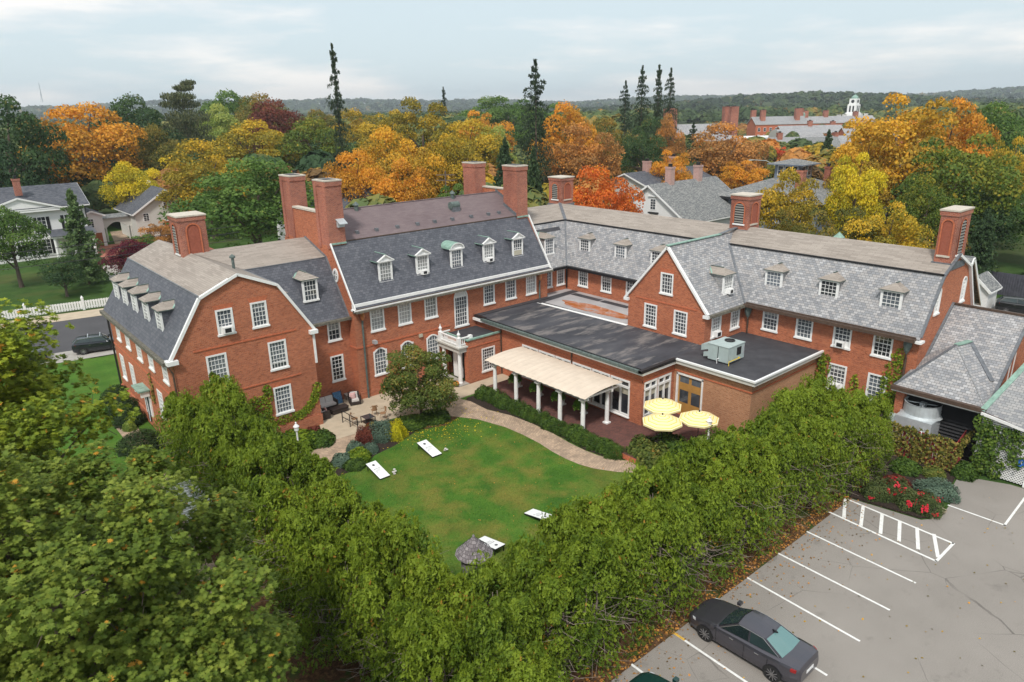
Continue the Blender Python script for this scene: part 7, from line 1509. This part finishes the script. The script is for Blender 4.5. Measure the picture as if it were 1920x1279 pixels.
for x in (21.52, 22.23): m.tube([(x, 45.98, Z0), (x, 46.32, Z0 + .95)], .02, 'dark', 6)
m.build('leg', t)
t = thing('stone_planter', 'low grey block by the wall between sofa and armchair', 'planter', (22.9, 46.2, Z0)); m = MB(); m.box(22.6, 23.3, 46.1, 46.5, Z0, Z0 + .4, 'concrete_grey'); m.box(22.55, 23.35, 46.05, 46.55, Z0 + .4, Z0 + .46, 'concrete_grey'); m.build('planter_body', t)
t = thing('square_table', 'dark square patio table with a glass top and lower shelf', 'table', (21.75, 41.45, Z0)); x, y = 21.75, 41.45; m = MB(); m.box(x - .36, x + .36, y - .36, y + .36, Z0 + .48, Z0 + .51, 'glass_dark'); m.build('tabletop', t); m = MB()
for a, c in ((-1, -1), (1, -1), (1, 1), (-1, 1)): l = MB(); l.box(x + a * .36 - .025, x + a * .36 + .025, y + c * .36 - .025, y + c * .36 + .025, Z0, Z0 + .5, 'dark'); l.build('leg', t)
m.box(x - .34, x + .34, y - .34, y + .34, Z0 + .13, Z0 + .16, 'wicker'); m.build('shelf', t)
def bistro(x, y, rz, label):
    t = thing('bistro_chair', label, 'chair', (0, 0, 0), 'tan woven bistro chairs'); m = MB(); m.lathe(0, 0, [(.2, .42), (.23, .44), (.23, .46)], 'wicker_tan', 14); m.build('seat', t); m = MB(); pts = [(.25 * math.sin(a), -.25 * math.cos(a)) for a in [R(-95 + 19 * i) + math.pi for i in range(11)]]
    for i in range(3, 7): (a, b_), (c, d) = pts[i], pts[i + 1]; m.poly([(a, b_, .48), (c, d, .48), (c * 1.1, d * 1.1, .84), (a * 1.1, b_ * 1.1, .84)], 'wicker_tan')
    m.build('backrest', t); m = MB(); m.tube([(a * 1.12, b_ * 1.12, .68 + (.18 if 3 <= i <= 7 else 0)) for i, (a, b_) in enumerate(pts)], .016, 'wicker_tan', 6); m.build('arm_rail', t)
    for i in range(4): a = R(45 + 90 * i); l = MB(); l.tube([(.17 * math.cos(a), .17 * math.sin(a), .42), (.26 * math.cos(a), .26 * math.sin(a), 0)], .014, 'wicker_tan', 6); l.build('leg', t)
    place(t, x, y, rz)
bistro(22.75, 42.3, R(160), 'tan bistro chair behind the square table'); bistro(22.9, 41.35, R(-100), 'tan bistro chair right of the square table'); bistro(20.95, 41.9, R(60), 'tan bistro chair behind the black railing')
t = thing('handrail', 'black metal handrail at the patio edge', 'railing', (20.6, 41.5, Z0)); m = MB(); a, c = (20.45, 42.75), (20.55, 40.75)
for h in (.45, .92): m.beam((*a, Z0 + h), (*c, Z0 + h), .04, .04, 'dark')
m.build('rail', t)
for u in (0, .5, 1): l = MB(); x, y = a[0] + (c[0] - a[0]) * u, a[1] + (c[1] - a[1]) * u; l.box(x - .025, x + .025, y - .025, y + .025, 0, Z0 + .94, 'dark'); l.build('post', t)
t = thing('pumpkin', 'orange pumpkin beside the entrance column', 'pumpkin', (30.3, 42.7, .12)); m = MB()
for i in range(24): 
    for j in range(8):
        def P_(i, j): a = i * math.pi / 12; b_ = -math.pi / 2 + j * math.pi / 8; r = .26 * math.cos(b_) * (1 + .07 * math.cos(a * 8)); return (30.3 + r * math.cos(a), 42.7 + r * math.sin(a), .32 + .2 * math.sin(b_))
        m.poly([P_(i, j), P_(i + 1, j), P_(i + 1, j + 1), P_(i, j + 1)], 'pumpkin' if 'pumpkin' in M else M.setdefault('pumpkin', plain('pumpkin_skin', (.6, .2, .02), .5)), smooth=True)
m.build('pumpkin_shell', t); m = MB(); m.tube([(30.3, 42.7, .5), (30.33, 42.7, .6)], .025, 'bark', 6); m.build('stem', t)
# ---------------------------------------------------------------- rooftop unit
HX, HY, HZ = 39.3, 25.0, 4.46; t = thing('rooftop_unit', 'grey-green rooftop air handling unit on the black flat roof', 'rooftop unit', (HX + .9, HY, HZ)); m = MB(); m.box(HX, HX + 1.9, HY - .6, HY + .95, HZ + .1, HZ + 1.15, 'hvac'); m.build('cabinet', t)
m = MB(); m.box(HX - .03, HX + 1.93, HY - .63, HY + .98, HZ + 1.15, HZ + 1.2, 'hvac'); m.build('lid', t); m = MB(); m.lathe(HX + 1.35, HY + .2, [(.34, HZ + 1.2), (.36, HZ + 1.27), (.30, HZ + 1.27), (.29, HZ + 1.22)], 'dark', 16); m.build('fan_guard', t)
m = MB(); m.prism([(HX, HY + .95, HZ + .75), (HX + 1.1, HY + .95, HZ + .75), (HX + 1.1, HY + 1.5, HZ + .55), (HX, HY + 1.5, HZ + .55)], (0, 0, .42), 'hvac'); m.prism([(HX, HY + .95, HZ + .25), (HX + 1.1, HY + .95, HZ + .25), (HX + 1.1, HY + 1.3, HZ + .15), (HX, HY + 1.3, HZ + .15)], (0, 0, .32), 'hvac'); m.build('intake_hood', t)
m = MB(); m.box(HX + 1.0, HX + 1.5, HY - .62, HY - .6, HZ + .45, HZ + 1.0, 'dark'); m.box(HX + 1.65, HX + 1.85, HY - .62, HY - .6, HZ + .4, HZ + 1.0, 'steel'); m.build('grille', t); m = MB(); m.box(HX - .01, HX + .0, HY + .15, HY + .2, HZ + .1, HZ + 1.1, 'dark'); m.build('panel_seam', t)
m = MB(); m.tube([(HX - .2, HY + .1, HZ), (HX - .2, HY + .1, HZ + .3), (HX, HY + .1, HZ + .3)], .035, 'pipe', 6); m.build('drain_pipe', t); m = MB(); m.tube([(HX - .1, HY - .75, HZ), (HX - .1, HY - .75, HZ + .28), (HX + 1.2, HY - .75, HZ + .28), (HX + 1.2, HY - .6, HZ + .28)], .03, 'yellowp', 6); m.build('gas_pipe', t)
m = MB(); m.box(HX + .1, HX + 1.8, HY - .5, HY + .85, HZ, HZ + .1, 'dark'); m.build('base', t)
# cooling tower behind the vine fence
t = thing('cooling_unit', 'big galvanised cooling unit with an open fan cylinder behind the vine fence', 'cooling unit', (45.6, 14.4, 0)); m = MB(); m.box(44.35, 47.0, 13.4, 15.5, .1, 2.3, 'steel'); m.build('cabinet', t); m = MB(); m.lathe(45.6, 14.45, [(1.2, 2.3), (1.05, 2.42), (1.02, 3.1), (1.06, 3.12), (1.0, 3.12), (.98, 2.45)], 'steel', 28); m.build('fan_cylinder', t)
m = MB()
for a in (.3, .3 + math.pi / 2): m.beam((45.6 - math.cos(a), 14.45 - math.sin(a), 3.0), (45.6 + math.cos(a), 14.45 + math.sin(a), 3.0), .06, .05, 'steel')
m.box(45.45, 45.8, 14.3, 14.6, 2.7, 3.05, 'steel'); m.build('fan_brace', t); m = MB()
for i in range(5): a = i * 1.257; m.poly([(45.6 + .15 * math.cos(a), 14.45 + .15 * math.sin(a), 2.78), (45.6 + .95 * math.cos(a - .2), 14.45 + .95 * math.sin(a - .2), 2.72), (45.6 + .95 * math.cos(a + .25), 14.45 + .95 * math.sin(a + .25), 2.84)], 'steel')
m.build('fan_blade', t); m = MB(); m.tube([(44.3, 13.9, 1.6), (43.95, 13.9, 1.6), (43.9, 13.4, 1.5), (44.1, 13.0, 1.0)], .12, 'pipe', 10); m.build('water_pipe', t); m = MB(); m.box(44.4, 45.0, 15.5, 16.0, 1.5, 2.1, 'hvac'); m.build('control_box', t)
# board fence with vines
t = thing('red_board_fence', 'red board fence overgrown with turning vines around the cooling unit', 'fence', (43.7, 13.8, 0))
def boards(p0, p1, h, mat, nm='board_panel'):
    b = MB(); d = Vector((p1[0] - p0[0], p1[1] - p0[1], 0)); L_ = d.length; d.normalize(); s = 0
    while s < L_: a = Vector((*p0, h / 2)) + d * (s + .08); b.beam(a - d * .075, a + d * .075, .025, h, mat); s += .2
    for z in (.4, h - .3): b.beam(Vector((*p0, z)) + Vector((-d.y, d.x, 0)) * .04, Vector((*p1, z)) + Vector((-d.y, d.x, 0)) * .04, .04, .09, mat)
    b.build(nm, t)
boards((43.55, 16.4), (43.55, 11.7), 2.0, 'red_board'); boards((43.55, 11.7), (46.2, 12.0), 2.0, 'red_board'); boards((43.6, 16.4), (46.2, 16.9), 2.0, 'grey_wood')
vp = Pl('y', 43.5); ivy_on(vp, [(15.6, 1.2, 1.0, 1.0), (14.2, 1.0, 1.1, 1.15), (12.9, .9, 1.1, 1.2), (12.0, 1.1, .5, 1.0), (13.5, 2.0, 2.0, .25), (15.6, 2.0, .9, .3)], 1900, 'vine', 'thick', 'vine', .15, .2, seed=12, parent=t)
ivy_on(Pl('x', 11.65), [(43.9, 1.6, .5, .6), (44.6, 1.9, .8, .3), (45.6, 2.0, .6, .2)], 500, 'vine', 'x', 'vine', .14, .2, seed=13, parent=t)
ivy_on(Pl('y', 44.72), [(10.6, 1.6, .6, 1.6), (9.9, 2.6, 1.2, .7), (10.2, .8, .8, .9), (8.9, 3.1, 1.0, .3), (10.9, 3.2, .5, .5), (9.0, 1.6, .5, .6)], 1700, 'vine', 'leafy green vine sprawling over the white lattice screen', 'hedge', .15, .3, 'vine', 14)
bush('corner_shrub', 'dark leafy plant at the corner of the red board fence', 'plant', 43.7, 11.1, 0, .7, .9, 'hedge', BU[0]); bush('corner_shrub', 'green bush inside the fence behind the cooling unit', 'plant', 46.6, 12.9, 0, .7, 2.6, 'hedge', BU[1])
t = thing('blue_sign', 'small blue parking sign on the lattice', 'sign', (44.6, 8.7, 1.5)); m = MB(); m.box(44.58, 44.62, 8.55, 8.85, 1.25, 1.7, M.setdefault('sign_blue', plain('sign_blue', (.02, .16, .6), .4, .03))); m.build('sign_face', t); m = MB(); m.lathe(44.55, 8.7, [(.035, 1.56), (.035, 1.62)], 'white', 8); m.box(44.565, 44.578, 8.67, 8.73, 1.42, 1.55, 'white'); m.build('wheelchair_symbol', t)
# street light and wires behind
t = thing('street_light', 'grey street light with a curved arm behind the clapboard house', 'street light', (124, 70, 0)); m = MB(); m.tube([(124, 70, 0), (124, 70, 10.5)], [.16, .1], 'hvac', 8); m.build('pole', t); m = MB(); m.tube([(124, 70, 9.5), (122.5, 71.5, 10.6), (120.6, 73.2, 10.8)], .07, 'hvac', 6); m.box(119.9, 120.7, 73.0, 73.5, 10.7, 10.85, 'hvac'); m.build('lamp_arm', t)
t = thing('utility_pole', 'wooden utility pole with crossarms behind the purple-brown roof', 'utility pole', (63, 89, 0)); m = MB(); m.tube([(63, 89, 0), (63, 89, 12)], [.16, .11], 'bark', 8); m.build('pole', t)
for z in (11.4, 10.6): m = MB(); m.beam((62, 90, z), (64, 88, z), .12, .14, 'bark'); m.build('crossarm', t)
t = thing('utility_wire', 'thin overhead wires along the street at left', 'wire', (-20, 90, 7)); 
for i, (o_, z) in enumerate(((1.0, 6.6), (1.3, 7.4), (1.0, 8.2))):
    m = MB(); pts = []
    for k_ in range(13): u = k_ / 12; a = st(-45 + 75 * u, o_); pts.append((a[0], a[1], z - 1.2 * 4 * u * (1 - u) * .6))
    m.tube(pts, .03, 'dark', 4); m.build('wire_strand', t)
# ---------------------------------------------------------------- cars
def car(label, kind, paint, x, y, rz, L_=4.85, Wd=1.84, Hh=1.43, name=None, group=None, z=0.0):
    t = thing(name or 'parked_car', label, 'car', (0, 0, 0), group); hl, hw = L_ / 2, Wd / 2
    if kind == 'sedan': S = [(1, .62, .34, .52), (.975, .78, .24, .66), (.90, .91, .18, .75), (.72, .98, .17, .84), (.45, 1, .17, .93), (0, 1, .17, .97), (-.4, 1, .18, .99), (-.68, .98, .2, 1.03), (-.86, .93, .23, 1.05), (-.97, .82, .3, 1.02), (-1, .72, .42, .86)]; G = (.44, .12, -.38, -.72, .94, 1.04)
    else: S = [(1, .66, .34, .56), (.975, .82, .24, .72), (.90, .93, .2, .82), (.72, .98, .19, .92), (.45, 1, .19, 1.0), (0, 1, .19, 1.03), (-.4, 1, .2, 1.05), (-.7, .99, .22, 1.08), (-.88, .96, .25, 1.1), (-.97, .9, .32, 1.05), (-1, .82, .45, .9)]; G = (.46, .2, -.78, -.95, 1.0, 1.1)
    ks = Hh / 1.43
    def sec(s):
        x_, w_, zl, zb = s[0] * hl, s[1] * hw, s[2], s[3] * ks; half = [(w_ * .86, zl), (w_ * .97, zl + .1), (w_, zl + (zb - zl) * .45), (w_ * .975, zb - .12), (w_ * .93, zb - .03), (w_ * .78, zb + .012), (w_ * .4, zb + .035)]
        return [Vector((x_, a, b_)) for a, b_ in half] + [Vector((x_, 0, zb + .042))] + [Vector((x_, -a, b_)) for a, b_ in half[::-1]]
    m = MB(); R_ = [sec(s) for s in S]
    for i in range(len(R_) - 1):
        for j in range(len(R_[0]) - 1): m.poly([R_[i][j], R_[i][j + 1], R_[i + 1][j + 1], R_[i + 1][j]], paint, smooth=True)
    for r_ in (R_[0], R_[-1]): m.poly(r_, paint)
    m.poly([r_[0] for r_ in R_] + [r_[-1] for r_ in R_[::-1]], 'black')
    x0, x1, x2, x3 = (g * hl for g in G[:4]); z0, z3 = G[4] * ks - .02, G[5] * ks - .02; bw, rw = hw * .86, hw * .62
    def ring(x_, w_, z_, cr): return [Vector((x_ - .05 * abs(u) * (1 if x_ > 0 else -1), u * w_, z_ + cr * (1 - u * u))) for u in (-1, -.7, -.35, 0, .35, .7, 1)]
    A, B_, C_, D_ = ring(x0, bw, z0, .03), ring(x1, rw, Hh - .04, .04), ring(x2, rw * .97, Hh - .06, .04), ring(x3, bw * .9, z3, .02); Mm = ring((x1 + x2) / 2, rw * 1.02, Hh - .02, .03)
    for P_, Q_ in ((B_, Mm), (Mm, C_)):
        for j in range(6): m.poly([P_[j], P_[j + 1], Q_[j + 1], Q_[j]], paint, smooth=True)
    for sg in (0, -1): m.poly([A[sg], B_[sg], Mm[sg], C_[sg], D_[sg]], paint)
    for P_, Q_ in ((A, B_), (C_, D_)):
        for j in range(6): m.poly([P_[j] - Vector((0, 0, .01)), P_[j + 1] - Vector((0, 0, .01)), Q_[j + 1] - Vector((0, 0, .01)), Q_[j] - Vector((0, 0, .01))], paint)
    m.build('body', t, off=(0, 0, 0))
    for nm, P_, Q_, gm in (('windscreen', A, B_, 'glass_car'), ('rear_window', D_, C_, 'glass_teal' if kind == 'sedan' else 'glass_car')):
        g = MB(); n_ = (P_[3] - P_[0]).cross(Q_[0] - P_[0]); n_.normalize(); n_ = n_ if n_.z > 0 else -n_
        ins = lambda V, o, u: [(V[j].lerp(o[j], u)) * 1.0 for j in range(7)]
        a_, b_ = ins(P_, Q_, .06), ins(P_, Q_, .95)
        for j in range(6):
            q = [a_[j], a_[j + 1], b_[j + 1], b_[j]]
            if j == 0: q[0] = a_[0].lerp(a_[1], .22); q[3] = b_[0].lerp(b_[1], .22)
            if j == 5: q[1] = a_[6].lerp(a_[5], .22); q[2] = b_[6].lerp(b_[5], .22)
            g.poly([v + n_ * .012 for v in q], gm, smooth=True)
        g.build(nm, t, off=(0, 0, 0))
    for sg in (0, -1):
        a_, b_, mm, c_, d_ = A[sg], B_[sg], Mm[sg], C_[sg], D_[sg]; cen = (a_ + b_ + mm + c_ + d_) / 5; o = Vector((0, -.012 if a_.y < 0 else .012, .004)); poly = [v.lerp(cen, .11) + o for v in (a_, b_, mm, c_, d_)]
        mid_b, mid_t = poly[0].lerp(poly[4], .5), poly[2]; e_ = Vector((.04, 0, 0))
        for q in ([poly[0], poly[1], mid_t + e_, mid_b + e_], [mid_b - e_, mid_t - e_, poly[3], poly[4]]): g = MB(); g.poly(q, 'glass_car'); g.build('side_window', t, off=(0, 0, 0))
        ch = MB()
        for u, v in zip([poly[0], poly[1], poly[2], poly[3]], [poly[1], poly[2], poly[3], poly[4]]): ch.beam(u + o, v + o, .012, .022, 'chrome')
        ch.build('window_trim', t, off=(0, 0, 0))
    for sx in (.60, -.60):
        for sy in (-1, 1):
            wx, wy, wr = sx * hl * 1.0, sy * (hw - .10), .335; w_ = MB(); ring_ = lambda r, y_: [Vector((wx + r * math.cos(k_ * .3142), y_, .335 + r * math.sin(k_ * .3142))) for k_ in range(20)]
            yo, yi = sy * (hw + .008), sy * (hw - .2); T1_, T2_, T3_ = ring_(wr, yo), ring_(wr, yi), ring_(wr * .74, yo)
            for k_ in range(20): w_.poly([T1_[k_], T1_[(k_ + 1) % 20], T2_[(k_ + 1) % 20], T2_[k_]], 'tyre', smooth=True); w_.poly([T1_[k_], T1_[(k_ + 1) % 20], T3_[(k_ + 1) % 20], T3_[k_]], 'tyre')
            wo = w_.build('wheel', t, off=(0, 0, 0)); r_ = MB(); r_.poly([v - Vector((0, sy * .02, 0)) for v in T3_], 'black')
            for k_ in range(10): a = k_ * .6283; r_.beam((wx, yo - sy * .01, .335), (wx + wr * .72 * math.cos(a), yo - sy * .005, .335 + wr * .72 * math.sin(a)), .03, .03, 'rim', up=(0, 1, 0))
            r_.build('rim', wo, off=(0, 0, 0)); k2 = MB(); AR = [Vector((wx + .40 * math.cos(a), sy * (hw + .002), .335 + .40 * math.sin(a))) for a in [math.pi * i / 12 for i in range(13)]]; k2.poly(AR, 'black'); k2.build('wheel_arch', t, off=(0, 0, 0))
    for sy in (-1, 1):
        q = MB(); q.box(hl * .455 - .1, hl * .455 + .06, min(sy * hw * .93, sy * (hw + .14)), max(sy * hw * .93, sy * (hw + .14)), G[4] * ks + .0, G[4] * ks + .13, paint); q.build('mirror', t, off=(0, 0, 0))
        q = MB(); q.prism([(hl * .93, sy * hw * .60, .62 * ks), (hl * .86, sy * hw * .90, .64 * ks), (hl * .80, sy * hw * .93, .66 * ks), (hl * .90, sy * hw * .58, .66 * ks)], (.02, 0, .1 * ks), 'lamp_lens'); q.build('headlight', t, off=(0, 0, 0))
        q = MB(); q.prism([(-hl * .985, sy * hw * .45, .84 * ks), (-hl * .93, sy * hw * .88, .84 * ks), (-hl * .86, sy * hw * .955, .86 * ks), (-hl * .90, sy * hw * .45, .9 * ks)], (0, 0, .12 * ks), 'redl'); q.build('taillight', t, off=(0, 0, 0))
        for hx in (.12, -.32): q = MB(); q.box(hl * hx - .09, hl * hx + .09, min(sy * hw * .985, sy * hw * 1.015), max(sy * hw * .985, sy * hw * 1.015), .82 * ks, .85 * ks, 'chrome'); q.build('door_handle', t, off=(0, 0, 0))
        for hx in (.40, -.10, -.50): q = MB(); q.box(hl * hx - .006, hl * hx + .006, min(sy * hw * .99, sy * hw * 1.004), max(sy * hw * .99, sy * hw * 1.004), .3, .9 * ks, 'black'); q.build('door_seam', t, off=(0, 0, 0))
    q = MB(); q.box(-hl - .01, -hl + .03, -.26, .26, .62, .75, 'white_metal'); q.build('number_plate', t, off=(0, 0, 0)); q = MB(); q.prism([(-hl * .34, -.02, Hh + .0), (-hl * .40, -.05, Hh - .01), (-hl * .44, 0, Hh - .01), (-hl * .40, .05, Hh - .01)], (-.03, 0, .05), 'black'); q.build('antenna_fin', t, off=(0, 0, 0))
    q = MB(); q.box(hl * .975, hl + .005, -.5, .5, .32, .5, 'black'); q.build('grille', t, off=(0, 0, 0))
    t.location = (x, y, z); t.rotation_euler = (0, 0, rz); return t
car('dark grey sedan parked nose to the hedge in the marked bay', 'sedan', 'car_grey', 22.2, 11.75, R(91), 4.95, 1.9, 1.45); car('dark green car whose roof just shows at the bottom edge of the lot', 'sedan', 'car_green', 16.8, 11.0, R(90))
t = car('black hatchback with a roof rack parked on the street behind the left wing', 'hatch', 'car_dark', 11.4, 73.2, R(-12), 4.25, 1.79, 1.47); q = MB()
for x in (-.75, .25): q.beam((x, -.62, 1.53), (x, .62, 1.53), .06, .05, 'steel')
q.build('roof_rack', t, off=(0, 0, 0)); car('black car half hidden by the maple leaves on the street', 'hatch', 'car_black', 5.2, 74.2, R(-10), 4.4, 1.8, 1.5); car('black car parked by the small shed beyond the slate annex roof', 'hatch', 'car_black', 84.3, 19.2, R(-75), 4.8, 1.9, 1.6)
# ---------------------------------------------------------------- air
b = MB(); b.box(-4300, 4300, -4300, 4300, -1.2, 125, 'white'); hz = b.build('haze'); hz['kind'] = 'stuff'
hm = bpy.data.materials.new('haze'); hm.use_nodes = True; t_ = hm.node_tree; t_.nodes.clear(); ho = t_.nodes.new('ShaderNodeOutputMaterial'); hv = t_.nodes.new('ShaderNodeVolumePrincipled')
hv.inputs['Color'].default_value = (.84, .92, 1.0, 1); hv.inputs['Density'].default_value = 0.00018; hv.inputs['Anisotropy'].default_value = .2
t_.links.new(hv.outputs[0], ho.inputs['Volume']); hz.data.materials.clear(); hz.data.materials.append(hm)
